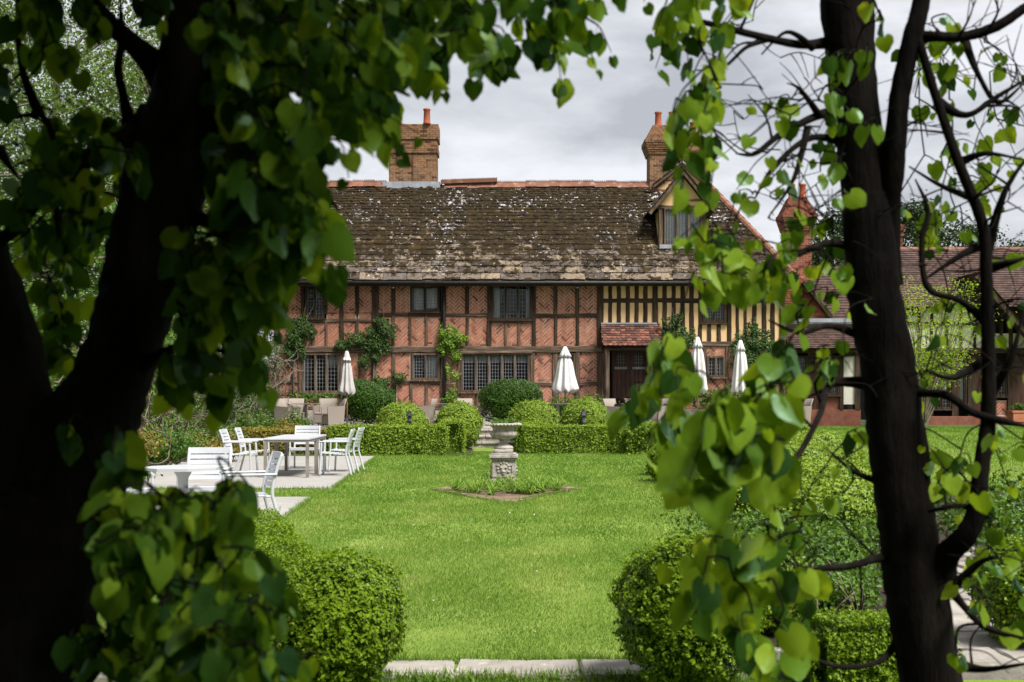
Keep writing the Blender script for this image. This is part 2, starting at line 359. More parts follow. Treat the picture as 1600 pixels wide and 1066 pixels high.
# stone slabs of the big roof: stone, moss, lichen
def roof_stone():
    m, nt, out = new_mat('mossy_stone_slab'); L = nt.links.new
    v = coords(nt, 'world', (1, 1, 1)); g = nt.nodes.new('ShaderNodeNewGeometry'); oi = nt.nodes.new('ShaderNodeObjectInfo')
    add = N_(nt, 'ShaderNodeMath', operation='ADD'); L(g.outputs['Random Per Island'], add.inputs[0]); L(oi.outputs['Random'], add.inputs[1])
    fr = N_(nt, 'ShaderNodeMath', operation='FRACT'); L(add.outputs[0], fr.inputs[0])
    base = ramp(nt, [(0, (0.06, 0.047, 0.040)), (0.4, (0.15, 0.118, 0.092)), (0.75, (0.25, 0.19, 0.13)), (1, (0.10, 0.088, 0.083))]); L(fr.outputs[0], base.inputs['Fac'])
    n1 = N_(nt, 'ShaderNodeTexNoise', Scale=9, Detail=6); L(v, n1.inputs['Vector'])
    r1 = ramp(nt, [(0.35, (0.6, 0.6, 0.6)), (0.65, (1.1, 1.1, 1.1))]); L(n1.outputs['Fac'], r1.inputs['Fac'])
    c = mixc(nt, base.outputs['Color'], r1.outputs['Color'], 1.0, 'MULTIPLY')
    # moss: grows in patches, a little less on the lowest courses
    n2 = N_(nt, 'ShaderNodeTexNoise', Scale=3.2, Detail=9, Roughness=0.75); L(v, n2.inputs['Vector'])
    sx = nt.nodes.new('ShaderNodeSeparateXYZ'); L(g.outputs['Position'], sx.inputs[0])
    hm = N_(nt, 'ShaderNodeMapRange'); hm.inputs['From Min'].default_value = 5.5; hm.inputs['From Max'].default_value = 7.4
    hm.inputs['To Min'].default_value = -0.10; hm.inputs['To Max'].default_value = 0.05; L(sx.outputs['Z'], hm.inputs['Value'])
    ad2 = N_(nt, 'ShaderNodeMath', operation='ADD'); L(n2.outputs['Fac'], ad2.inputs[0]); L(hm.outputs[0], ad2.inputs[1])
    r2 = ramp(nt, [(0.42, (0, 0, 0)), (0.475, (0.97, 0.97, 0.97))]); L(ad2.outputs[0], r2.inputs['Fac'])
    n2b = N_(nt, 'ShaderNodeTexNoise', Scale=2.2, Detail=4); L(v, n2b.inputs['Vector'])
    mc = ramp(nt, [(0.35, (0.011, 0.0062, 0.0010)), (0.55, (0.021, 0.0124, 0.0016)), (0.7, (0.034, 0.0215, 0.0028))]); L(n2b.outputs['Fac'], mc.inputs['Fac'])
    c = mixc(nt, c, mc.outputs['Color'], r2.outputs['Color'])
    # lichen: white flecks, denser high on the roof
    n3 = N_(nt, 'ShaderNodeTexNoise', Scale=8.5, Detail=5, Roughness=0.72); L(v, n3.inputs['Vector'])
    n4 = N_(nt, 'ShaderNodeTexNoise', Scale=0.7, Detail=3); L(v, n4.inputs['Vector'])
    ad3 = N_(nt, 'ShaderNodeMath', operation='MULTIPLY_ADD'); L(n4.outputs['Fac'], ad3.inputs[0]); ad3.inputs[1].default_value = 0.34; L(n3.outputs['Fac'], ad3.inputs[2])
    hm2 = N_(nt, 'ShaderNodeMapRange'); hm2.inputs['From Min'].default_value = 5.5; hm2.inputs['From Max'].default_value = 9.4
    hm2.inputs['To Min'].default_value = -0.03; hm2.inputs['To Max'].default_value = 0.06; L(sx.outputs['Z'], hm2.inputs['Value'])
    ad4 = N_(nt, 'ShaderNodeMath', operation='ADD'); L(ad3.outputs[0], ad4.inputs[0]); L(hm2.outputs[0], ad4.inputs[1])
    r3 = ramp(nt, [(0.80, (0, 0, 0)), (0.835, (0.9, 0.9, 0.9))]); L(ad4.outputs[0], r3.inputs['Fac'])
    c = mixc(nt, c, (0.46, 0.46, 0.49), r3.outputs['Color'])
    p = N_(nt, 'ShaderNodeBsdfPrincipled', Roughness=0.9); p.inputs['Specular IOR Level'].default_value = 0.2; L(c, p.inputs['Base Color'])
    b = N_(nt, 'ShaderNodeBump', Strength=0.8, Distance=0.04); L(n2.outputs['Fac'], b.inputs['Height']); L(b.outputs['Normal'], p.inputs['Normal'])
    L(p.outputs['BSDF'], out.inputs['Surface']); return m
M['roof'] = roof_stone()
M['moss'] = surf('moss_cushion', [(0.3, (0.012, 0.007, 0.002)), (0.6, (0.026, 0.0165, 0.004)), (0.75, (0.045, 0.031, 0.007))], 3, 5, 0.95, 0.5, 60)
M['stone'] = surf('weathered_stone', [(0.3, (0.20, 0.18, 0.15)), (0.5, (0.36, 0.33, 0.29)), (0.7, (0.47, 0.44, 0.39))], 9, 8, 0.92, 0.4, 40, tint=[(0, (0.8, 0.8, 0.8)), (1, (1.1, 1.1, 1.1))],
                  spots=[(5, 0.55, 0.7, (0.15, 0.135, 0.11), 0.7), (14, 0.62, 0.7, (0.62, 0.60, 0.54), 0.7)])
M['flag'] = surf('flagstone', [(0.3, (0.21, 0.19, 0.165)), (0.7, (0.37, 0.34, 0.30))], 4, 8, 0.9, 0.35, 30, random_obj=0.18, spots=[(9, 0.58, 0.7, (0.50, 0.48, 0.44), 0.6), (3, 0.6, 0.7, (0.13, 0.13, 0.08), 0.5)])
M['concrete'] = surf('pale_paving', [(0.3, (0.26, 0.25, 0.235)), (0.7, (0.34, 0.325, 0.305))], 1.2, 8, 0.85, 0.15, 60, spots=[(3, 0.58, 0.75, (0.27, 0.25, 0.22), 0.6), (30, 0.64, 0.7, (0.2, 0.18, 0.15), 0.5)])
M['soil'] = surf('dark_soil', [(0.3, (0.022, 0.015, 0.010)), (0.7, (0.06, 0.042, 0.028))], 12, 8, 0.95, 0.8, 40, bdist=0.05)
M['mulch'] = surf('bark_mulch', [(0.3, (0.10, 0.062, 0.042)), (0.7, (0.28, 0.19, 0.14))], 30, 6, 0.95, 0.8, 60)
M['ground'] = surf('rough_grass_ground', [(0.3, (0.028, 0.048, 0.012)), (0.7, (0.06, 0.095, 0.022))], 1.5, 8, 0.95, 0.5, 20)
M['lawn'] = surf('lawn_turf', [(0.3, (0.11, 0.18, 0.02)), (0.5, (0.15, 0.22, 0.03)), (0.7, (0.22, 0.28, 0.06))], 1.1, 9, 0.95, 0.5, 45, stretch=(1, 0.7, 1), spots=[(2.6, 0.64, 0.74, (0.19, 0.25, 0.06), 0.5)])
M['grass'] = foliage('grass_blade', (0.078, 0.165, 0.022), (0.200, 0.310, 0.062), trans=0.35, gloss=0.05, nscale=0.9, top=(0.36, 0.35, 0.15))
M['box'] = foliage('box_leaf', (0.022, 0.064, 0.008), (0.165, 0.265, 0.014), trans=0.3, gloss=0.10)
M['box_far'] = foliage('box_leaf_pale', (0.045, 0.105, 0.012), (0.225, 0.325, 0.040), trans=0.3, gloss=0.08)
M['yew'] = foliage('dark_clipped_leaf', (0.016, 0.046, 0.008), (0.055, 0.115, 0.016), trans=0.25, gloss=0.10)
M['shrub'] = foliage('shrub_leaf', (0.035, 0.085, 0.014), (0.12, 0.22, 0.028), trans=0.35, gloss=0.12)
M['climber'] = foliage('climber_leaf', (0.018, 0.048, 0.014), (0.075, 0.15, 0.028), trans=0.3, gloss=0.14)
M['climber_pale'] = foliage('pale_climber_leaf', (0.06, 0.13, 0.014), (0.20, 0.32, 0.035), trans=0.35, gloss=0.12)  # paler green leaf for some of the climbers
M['birch'] = foliage('fine_tree_leaf', (0.050, 0.095, 0.022), (0.14, 0.21, 0.055), trans=0.4, gloss=0.12)
M['pine'] = foliage('pine_needle', (0.018, 0.036, 0.016), (0.06, 0.09, 0.032), trans=0.15, gloss=0.05)
M['acer'] = foliage('acer_leaf', (0.12, 0.22, 0.022), (0.30, 0.42, 0.05), trans=0.45, gloss=0.05)
M['tawny'] = foliage('tawny_leaf', (0.10, 0.085, 0.025), (0.28, 0.24, 0.06), trans=0.3, gloss=0.05)
M['lavender'] = foliage('lavender', (0.13, 0.14, 0.10), (0.33, 0.29, 0.31), trans=0.25, gloss=0.03)
M['strap'] = foliage('strap_leaf', (0.055, 0.13, 0.018), (0.20, 0.31, 0.055), trans=0.35, gloss=0.14)
M['crown'] = foliage('lime_crown_leaf', (0.022, 0.060, 0.010), (0.06, 0.13, 0.02), trans=0.25, gloss=0.06)
M['vine_stem'] = surf('dry_vine_stem', [(0.3, (0.07, 0.055, 0.04)), (0.7, (0.22, 0.185, 0.135))], 9, 6, 0.9, 0.4)
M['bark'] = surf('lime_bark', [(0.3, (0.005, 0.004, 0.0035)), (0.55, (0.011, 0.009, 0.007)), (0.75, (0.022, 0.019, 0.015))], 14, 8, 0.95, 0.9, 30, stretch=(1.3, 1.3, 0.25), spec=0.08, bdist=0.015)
M['pale_bark'] = surf('grey_bark', [(0.3, (0.10, 0.085, 0.065)), (0.7, (0.24, 0.20, 0.15))], 9, 7, 0.9, 0.5, stretch=(1.3, 1.3, 0.3))
M['white_plastic'] = surf('white_garden_plastic', [(0.3, (0.42, 0.44, 0.465)), (0.7, (0.48, 0.50, 0.525))], 4, 4, 0.45, 0.03)
M['table_top'] = surf('grey_white_table_top', [(0.3, (0.40, 0.41, 0.435)), (0.7, (0.47, 0.48, 0.50))], 3, 5, 0.4, 0.03)
M['steel'] = surf('brushed_leg_metal', [(0.3, (0.20, 0.18, 0.155)), (0.7, (0.30, 0.275, 0.24))], 6, 5, 0.45, 0.05, metal=0.25)
M['canvas'] = surf('white_canvas', [(0.3, (0.54, 0.53, 0.525)), (0.7, (0.64, 0.63, 0.62))], 4, 5, 0.9, 0.2, 14)
M['grey_canvas'] = surf('greyed_canvas', [(0.3, (0.38, 0.365, 0.35)), (0.7, (0.48, 0.465, 0.45))], 4, 5, 0.9, 0.2, 14)
M['pole_wood'] = surf('parasol_pole_wood', [(0.3, (0.30, 0.15, 0.06)), (0.7, (0.42, 0.23, 0.11))], 6, 5, 0.6, 0.1, stretch=(2, 2, 0.2))
def wicker_mat():
    m, nt, out = new_mat('taupe_wicker'); L = nt.links.new
    v = coords(nt, 'object', (1, 1, 1)); w1 = N_(nt, 'ShaderNodeTexWave', Scale=16.0, Distortion=1.5, bands_direction='Z'); L(v, w1.inputs['Vector'])
    w2 = N_(nt, 'ShaderNodeTexWave', Scale=12.0, Distortion=1.0, bands_direction='DIAGONAL'); L(v, w2.inputs['Vector'])
    ml = N_(nt, 'ShaderNodeMath', operation='MULTIPLY'); L(w1.outputs['Fac'], ml.inputs[0]); L(w2.outputs['Fac'], ml.inputs[1])
    rp = ramp(nt, [(0, (0.215, 0.18, 0.15)), (1, (0.37, 0.32, 0.275))]); L(ml.outputs[0], rp.inputs['Fac'])
    p = N_(nt, 'ShaderNodeBsdfPrincipled', Roughness=0.7); L(rp.outputs['Color'], p.inputs['Base Color'])
    b = N_(nt, 'ShaderNodeBump', Strength=0.5, Distance=0.01); L(ml.outputs[0], b.inputs['Height']); L(b.outputs['Normal'], p.inputs['Normal'])
    L(p.outputs['BSDF'], out.inputs['Surface']); return m
M['wicker'] = wicker_mat()
M['dark_top'] = surf('dark_table_top', [(0.3, (0.09, 0.10, 0.115)), (0.7, (0.14, 0.15, 0.17))], 4, 4, 0.25, 0.02)
M['terracotta'] = surf('terracotta_planter', [(0.3, (0.34, 0.12, 0.06)), (0.7, (0.46, 0.18, 0.10))], 5, 5, 0.85, 0.2)
def lime_leaf(name='lime_leaf', lo=0.0):
    m, nt, out = new_mat(name); L = nt.links.new
    oi = nt.nodes.new('ShaderNodeObjectInfo'); g = nt.nodes.new('ShaderNodeNewGeometry')
    ad = N_(nt, 'ShaderNodeMath', operation='ADD'); L(oi.outputs['Random'], ad.inputs[0]); L(g.outputs['Random Per Island'], ad.inputs[1])
    fr = N_(nt, 'ShaderNodeMath', operation='FRACT'); L(ad.outputs[0], fr.inputs[0])
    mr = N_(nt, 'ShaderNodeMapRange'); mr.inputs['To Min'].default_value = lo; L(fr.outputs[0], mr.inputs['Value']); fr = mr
    uv = nt.nodes.new('ShaderNodeUVMap')
    sx = nt.nodes.new('ShaderNodeSeparateXYZ'); L(uv.outputs['UV'], sx.inputs[0])
    # veins: midrib plus side veins slanting forward
    ab = N_(nt, 'ShaderNodeMath', operation='ABSOLUTE'); L(sx.outputs['X'], ab.inputs[0])
    k1 = N_(nt, 'ShaderNodeMath', operation='MULTIPLY_ADD'); L(ab.outputs[0], k1.inputs[0]); k1.inputs[1].default_value = -0.9; L(sx.outputs['Y'], k1.inputs[2])
    k2 = N_(nt, 'ShaderNodeMath', operation='MULTIPLY'); L(k1.outputs[0], k2.inputs[0]); k2.inputs[1].default_value = 7.0
    k3 = N_(nt, 'ShaderNodeMath', operation='FRACT'); L(k2.outputs[0], k3.inputs[0])
    k4 = N_(nt, 'ShaderNodeMath', operation='LESS_THAN'); L(k3.outputs[0], k4.inputs[0]); k4.inputs[1].default_value = 0.13
    k5 = N_(nt, 'ShaderNodeMath', operation='LESS_THAN'); L(ab.outputs[0], k5.inputs[0]); k5.inputs[1].default_value = 0.014
    k6 = N_(nt, 'ShaderNodeMath', operation='MAXIMUM'); L(k4.outputs[0], k6.inputs[0]); L(k5.outputs[0], k6.inputs[1])
    dcol = ramp(nt, [(0, (0.018, 0.055, 0.014)), (0.45, (0.055, 0.135, 0.014)), (0.8, (0.16, 0.28, 0.02)), (1, (0.27, 0.39, 0.03))]); L(fr.outputs[0], dcol.inputs['Fac'])
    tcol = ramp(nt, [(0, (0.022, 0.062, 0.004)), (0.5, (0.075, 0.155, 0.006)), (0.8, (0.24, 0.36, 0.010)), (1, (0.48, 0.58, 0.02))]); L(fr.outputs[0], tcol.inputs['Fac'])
    vm = N_(nt, 'ShaderNodeMath', operation='MULTIPLY'); L(k6.outputs[0], vm.inputs[0]); vm.inputs[1].default_value = 0.22
    tc2 = mixc(nt, tcol.outputs['Color'], (0.09, 0.18, 0.01), vm.outputs[0])
    d = N_(nt, 'ShaderNodeBsdfDiffuse'); L(dcol.outputs['Color'], d.inputs['Color'])
    t = N_(nt, 'ShaderNodeBsdfTranslucent'); L(tc2, t.inputs['Color'])
    m1 = N_(nt, 'ShaderNodeMixShader'); m1.inputs[0].default_value = 0.55; L(d.outputs[0], m1.inputs[1]); L(t.outputs[0], m1.inputs[2])
    gl = N_(nt, 'ShaderNodeBsdfGlossy', Roughness=0.5); gl.inputs['Color'].default_value = (0.6, 0.85, 0.7, 1)
    f = N_(nt, 'ShaderNodeFresnel', IOR=1.38); m2 = N_(nt, 'ShaderNodeMixShader'); fq = N_(nt, 'ShaderNodeMath', operation='MULTIPLY'); L(f.outputs[0], fq.inputs[0]); fq.inputs[1].default_value = 0.09
    L(fq.outputs[0], m2.inputs[0]); L(m1.outputs[0], m2.inputs[1]); L(gl.outputs[0], m2.inputs[2])
    bp = N_(nt, 'ShaderNodeBump', Strength=0.3, Distance=0.003); L(k6.outputs[0], bp.inputs['Height'])
    L(bp.outputs['Normal'], d.inputs['Normal']); L(bp.outputs['Normal'], gl.inputs['Normal'])
    L(m2.outputs[0], out.inputs['Surface']); return m
M['lime_leaf'] = lime_leaf(); M['young_lime_leaf'] = lime_leaf('young_lime_leaf', 0.62)  # second leaf material is a paler copy: sunlit brightness put into the colour

M['edge_brick'] = surf('edging_brick', [(0.3, (0.15, 0.085, 0.06)), (0.7, (0.33, 0.24, 0.19))], 6, 7, 0.95, 0.5, 40, random_obj=0.3)

# ------------------------------------------------------------------ the ground
ZT = 0.55                                     # terrace level
m = MB(); m.add([(-900, -300, -0.03), (900, -300, -0.03), (900, 1500, -0.03), (-900, 1500, -0.03)], [(0, 1, 2, 3)])
tag(m.build('ground', M['ground']), kind='structure')
m = MB(); NX, NY = 40, 60
vs_ = [(-9.5 + 17.5 * i / NX, 6.95 + 29.3 * j / NY, 0.0 + 0.012 * math.sin(i * 1.3) * math.sin(j * 0.9)) for j in range(NY + 1) for i in range(NX + 1)]
m.add(vs_, [(j*(NX+1)+i, j*(NX+1)+i+1, (j+1)*(NX+1)+i+1, (j+1)*(NX+1)+i) for j in range(NY) for i in range(NX)])
tag(m.build('lawn', M['lawn'], smooth=True), kind='structure')
m = MB(); m.box(-9, 7.0, 36.9, 60, -0.5, ZT)
terrace = tag(m.build('terrace', M['concrete']), kind='structure')
# terrace paving slabs along the front edge
slabm = MB().box(-0.44, 0.44, -0.44, 0.44, 0, 0.02, b=0.008).mesh('paving_slab', M['flag'])
for i in range(15):
    for j in range(3):
        o = bpy.data.objects.new('paving_slab', slabm); col.objects.link(o); o.parent = terrace
        o.location = (-6.3 + i * 0.9, 37.4 + j * 0.9, ZT + rnd.uniform(0, 0.006))
# upper lawn in front of the right wing
m = MB(); m.add([(3.4, 20, 0.05), (30, 20, 0.05), (30, 27, 0.36), (5.6, 27, 0.36), (5.6, 41, ZT-0.05), (30, 41, ZT-0.05)], [(0,1,2,3), (3,2,5,4)])
tag(m.build('upper_lawn', M['lawn']), kind='structure')

# ------------------------------------------------------------------ the timber framed house
S = 45.0; DW = F / S
def fx(p): return (p - 800.0) / S
def fz(p): return CH + (HZ - p) / S
house = thing('timber_framed_house', 'long timber framed house with herringbone brick panels and mossy stone roof', 'house', (0, DW + 3.2, ZT))
m = MB(); m.box(fx(428), fx(1226), DW + 0.5, DW + 6.4, ZT - 0.4, fz(437) - 0.02); m.build('inner_wall', M['dark_room'], house)
m = MB(); m.box(fx(428), fx(428) + 0.3, DW + 0.13, DW + 6.3, ZT - 0.3, fz(440)); m.build('end_wall', M['mortar'], house)
m = MB(); m.box(fx(1226) - 0.3, fx(1226), DW + 0.13, DW + 6.3, ZT - 0.3, fz(440)); m.build('end_wall', M['mortar'], house)

def clip(poly, x0, x1, z0, z1):
    for ax, lim, sg in ((0, x0, 1), (0, x1, -1), (1, z0, 1), (1, z1, -1)):
        out = []
        for i in range(len(poly)):
            a, b = poly[i], poly[(i+1) % len(poly)]; da = (a[ax]-lim)*sg; db = (b[ax]-lim)*sg
            if da >= 0: out.append(a)
            if (da >= 0) != (db >= 0):
                t = da / (da - db); out.append((a[0]+(b[0]-a[0])*t, a[1]+(b[1]-a[1])*t))
        poly = out
        if len(poly) < 3: return []
    return poly
def ext(m, poly, y0, y1, tint):
    n = len(poly); vs = [(x, y0, z) for x, z in poly] + [(x, y1, z) for x, z in poly]
    m.add(vs, [tuple(range(n))] + [(i, i+n, (i+1) % n + n, (i+1) % n) for i in range(n)], tint)
def herring(m, x0, x1, z0, z1, y0, y1, t=0.094, k=3):
    """herringbone bricks filling a panel, cut at its edges; two lying courses at the foot where it is tall"""
    g = 0.0095; r2 = math.sqrt(0.5); ox = rnd.uniform(0, 1); oz = rnd.uniform(0, 1)
    zf = z0
    if z1 - z0 > 0.7:
        for q in range(rnd.choice([1, 2])):
            x = x0 - rnd.uniform(0, 0.1)
            while x < x1:
                p = clip([(x+g, zf+g), (x+0.22-g, zf+g), (x+0.22-g, zf+0.07-g), (x+g, zf+0.07-g)], x0, x1, z0, z1)
                if p: ext(m, p, y0 + rnd.uniform(-.003, .003), y1, brick_tint())
                x += 0.22
            zf += 0.07
    R_ = int((x1 - x0 + z1 - z0) / t) + 4
    cx, cz = (x0 + x1) / 2, (zf + z1) / 2
    for c in range(-R_, R_):
        for r in range(-R_, R_):
            mm = (c - r) % (2 * k)
            if mm == 0: q = (c, r, k, 1)
            elif mm == 2 * k - 1: q = (c, r, 1, k)
            else: continue
            a0, b0 = (q[0] + ox) * t + g, (q[1] + oz) * t + g; a1, b1 = a0 + q[2] * t - 2 * g, b0 + q[3] * t - 2 * g
            pts = [((a - b) * r2 + cx, (a + b) * r2 + cz) for a, b in ((a0, b0), (a1, b0), (a1, b1), (a0, b1))]
            p = clip(pts, x0, x1, zf, z1)
            if p: ext(m, p, y0 + rnd.uniform(-.004, .004), y1, brick_tint())
def brick_tint():
    return rnd.uniform(0.0, 0.22) if rnd.random() < 0.13 else min(1, max(0.22, rnd.gauss(0.6, 0.2)))

def panel(x0, x1, y0, y1, kind='brick'):
    """an infill panel between timbers, given in facade pixels"""
    X0, X1, Z0, Z1 = fx(x0), fx(x1), fz(y1), fz(y0)
    if X1 - X0 < 0.05: return
    if kind == 'brick':
        o = MB().box(X0 - 0.04, X1 + 0.04, DW + 0.014, DW + 0.12, Z0 - 0.04, Z1 + 0.04).build('brick_panel', M['mortar'], house)
        m = MB(); herring(m, X0, X1, Z0, Z1, DW, DW + 0.016); tag(m.build('bricks', M['brick'], o), kind='stuff')
    else:
        MB().box(X0 - 0.03, X1 + 0.03, DW + 0.005, DW + 0.12, Z0 - 0.03, Z1 + 0.03).build('plaster_panel', M[kind], house)
def post(x0, x1, y0, y1, mat='oak_v', pr=0.05, name='post'):
    c = fx((x0 + x1) / 2); w = (x1 - x0) / S
    timber((c + rnd.uniform(-.008, .008), 0, fz(y1)), (c, 0, fz(y0)), w, (DW - pr, DW + 0.16), .005 if name == 'stud' else .01).build(name, M[mat], house)
def rail(x0, x1, y0, y1, mat='oak_h', pr=0.042, name='rail'):
    c = fz((y0 + y1) / 2); w = (y1 - y0) / S
    timber((fx(x0), 0, c + rnd.uniform(-.012, .012)), (fx(x1), 0, c), w, (DW - pr, DW + 0.16), seg=max(4, int((x1-x0)/14))).build(name, M[mat], house)

def lattice(m, x0, x1, z0, z1, y, sp=0.1, w=0.011):
    nx = max(2, round((x1 - x0) / sp)); nz = max(2, round((z1 - z0) / (sp * 1.15)))
    for i in range(1, nx): x = x0 + (x1 - x0) * i / nx; m.box(x - w/2, x + w/2, y, y + 0.012, z0, z1)
    for i in range(1, nz): z = z0 + (z1 - z0) * i / nz; m.box(x0, x1, y + 0.002, y + 0.010, z - w/2, z + w/2)
def window(x0, x1, y0, y1, n, parent=None, drape=(), mat='oak_v', fw=0.075, to=None, y=None, sp=0.1, label=None):
    """leaded window: frame > mullions, panes, lead lattice, curtains.  Facade pixels unless 'to' maps them"""
    parent = parent or house; y = DW if y is None else y
    if to: X0, X1, Z0, Z1 = to
    else: X0, X1, Z0, Z1 = fx(x0), fx(x1), fz(y1), fz(y0)
    m = MB(); yf = y - 0.06; yb = y + 0.14
    m.box(X0, X0 + fw, yf, yb, Z0, Z1, b=0.008); m.box(X1 - fw, X1, yf, yb, Z0, Z1, b=0.008)
    m.box(X0 + fw, X1 - fw, yf + .004, yb, Z1 - fw, Z1, b=0.008); m.box(X0 + fw, X1 - fw, yf + .004, yb, Z0, Z0 + fw, b=0.008)
    m.box(X0 - 0.05, X1 + 0.05, yf - 0.05, yb, Z0 - 0.05, Z0 + 0.002, b=0.01)
    w = m.build('window', M[mat], parent)
    if label: w['label'] = label
    xs = [X0 + fw + (X1 - X0 - 2*fw) * i / n for i in range(n + 1)]
    for i in range(1, n): MB().box(xs[i] - 0.035, xs[i] + 0.035, yf + .01, yb, Z0 + fw, Z1 - fw, b=0.008).build('mullion', M[mat], w)
    for i in range(n):
        a = xs[i] + (0.035 if i else 0); b = xs[i+1] - (0.035 if i < n-1 else 0)
        tx, tz = rnd.uniform(-.006, .006), rnd.uniform(-.006, .006)
        MB().add([(a, y+.05+tx, Z0+fw), (b, y+.05-tx, Z0+fw), (b, y+.05-tx+tz, Z1-fw), (a, y+.05+tx+tz, Z1-fw)], [(0, 1, 2, 3)]).build('pane', M['glass'], w)
        m = MB(); lattice(m, a, b, Z0 + fw, Z1 - fw, y + 0.03, sp)
        m.box(a, a+.02, y+.026, y+.044, Z0+fw, Z1-fw); m.box(b-.02, b, y+.026, y+.044, Z0+fw, Z1-fw); m.build('leading', M['came'], w)
    for (i, f0, f1, g0, g1) in drape:
        a = xs[i] + (xs[i+1]-xs[i]) * f0; b = xs[i] + (xs[i+1]-xs[i]) * f1; z0 = Z0 + (Z1-Z0) * g0; z1 = Z0 + (Z1-Z0) * g1; m = MB()
        k = 12; vs = []
        for j in range(k + 1):
            x = a + (b - a) * j / k; yy = y + 0.2 + 0.02 * math.sin(j * 1.9)
            vs += [(x, yy, z0), (x, yy, z1)]
        m.add(vs, [(2*j, 2*j+2, 2*j+3, 2*j+1) for j in range(k)]).build('curtain', M['curtain'], w)
    return w

# brick bays: rows of uprights with panels between
def row(y0, y1, ups, gaps=(), mat='oak_v', x_from=428, kind='brick', stop=None):
    """ups: (x0, x1) uprights; gaps: (x0, x1) openings that take no panel"""
    ups = sorted(ups); prev = x_from
    for (a, b) in ups:
        if a - prev > 2.5 and not any(g0 <= (prev + a) / 2 <= g1 for g0, g1 in gaps): panel(prev, a, y0, y1, kind)
        prev = b
def studs(y0, y1, ups, mat='oak_v', pr=0.045):
    for (a, b) in ups: post(a, b, y0 - 1, y1 + 1, mat, pr, 'stud')

MAIN = [(428, 437, 'grey_oak_v'), (531, 537, 'oak_v'), (581, 592, 'oak_v'), (688, 697, 'oak_v'), (761, 768, 'oak_v'), (831, 837, 'oak_v'), (933, 943, 'oak_v')]
for (a, b, mt) in MAIN: post(a, b, 441, 544, mt, 0.06)
for (a, b) in ((428, 437), (466, 472), (531, 539), (581, 589), (688, 696), (828, 835), (899, 906), (933, 943)): post(a, b, 548, 640, 'grey_oak_v', 0.06)
post(933, 943, 540, 552, 'oak_v', 0.065)
rail(426, 1228, 437, 446, pr=0.075, name='wall_plate')
rail(428, 940, 541, 551, 'grey_oak_h', pr=0.075, name='bressumer')
rail(428, 940, 634, 641, 'grey_oak_h', pr=0.06, name='sill_beam')
m = MB(); m.box(fx(426), fx(941), DW - 0.05, DW + 0.3, ZT - 0.1, fz(641)); m.build('plinth', M['stone'], house)
# upper storey, upper row
U1 = [(428, 437), (470, 476), (507, 512), (531, 537), (555, 561), (581, 592), (612, 618), (688, 697), (727, 733), (761, 768), (831, 837), (865, 871), (899, 905), (933, 943)]
row(446, 489, [u for u in U1 if u[0] < 590] + [(612, 618), (639, 640)], gaps=((476, 507),))
row(446, 491, [(697, 697), (727, 733), (761, 768), (831, 837), (865, 871), (899, 905), (933, 943)], gaps=((768, 831), ), x_from=697)
studs(446, 490, [(470, 476), (507, 512), (555, 561), (612, 618), (727, 733), (865, 871), (899, 905)])
rail(437, 581, 498, 504, 'grey_oak_h'); panel(512, 531, 489, 498); panel(537, 555, 489, 498); panel(561, 581, 489, 498); panel(437, 470, 489, 498)
rail(592, 688, 489, 495); rail(697, 761, 490, 495, 'grey_oak_h'); rail(837, 933, 490, 496)
# upper storey, lower row
row(504, 541, [(437, 437), (450, 455), (487, 492), (508, 512), (531, 537), (555, 561), (581, 592)], x_from=437)
row(495, 541, [(612, 617), (639, 643), (664, 668), (688, 697), (728, 733), (761, 768)], x_from=592)
row(505, 541, [(788, 792), (809, 813), (831, 837)], x_from=768)
row(496, 541, [(866, 871), (900, 905), (933, 943)], x_from=837)
studs(504, 541, [(450, 455), (487, 492), (508, 512), (555, 561)], 'grey_oak_v'); studs(495, 541, [(612, 617), (639, 643), (664, 668), (728, 733)], 'grey_oak_v')
studs(505, 541, [(788, 792), (809, 813)], 'grey_oak_v'); studs(496, 541, [(866, 871), (900, 905)], 'oak_v')
# ground floor rows
row(551, 594, [(437, 437), (456, 461), (466, 472), (531, 539), (560, 565), (581, 589), (612, 618), (640, 641)], gaps=((472, 531),), x_from=437)
row(551, 596, [(720, 721)], x_from=696)
row(551, 596, [(863, 873), (899, 906), (933, 943)], gaps=((873, 899),), x_from=835)
rail(539, 581, 594, 600, 'grey_oak_h'); rail(589, 688, 595, 601, 'grey_oak_h'); rail(835, 933, 597, 603, 'grey_oak_h'); rail(437, 466, 594, 600, 'grey_oak_h')
row(600, 635, [(437, 437), (466, 472)], x_from=437); row(616, 635, [(492, 497), (513, 517), (531, 539)], x_from=472)
row(600, 635, [(560, 565), (581, 589), (616, 621), (640, 645), (664, 669), (688, 696)], x_from=539)
row(616, 635, [(742, 748), (768, 773), (796, 801), (828, 835)], x_from=718); row(600, 635, [(718, 718)], x_from=696)
row(602, 635, [(863, 873), (899, 906), (933, 943)], x_from=835)
studs(552, 634, [(456, 461), (560, 565), (612, 618), (714, 720), (863, 873)], 'grey_oak_v'); studs(600, 634, [(640, 645), (664, 669)], 'grey_oak_v'); studs(616, 634, [(492, 497), (513, 517), (742, 748), (768, 773), (796, 801)], 'grey_oak_v')
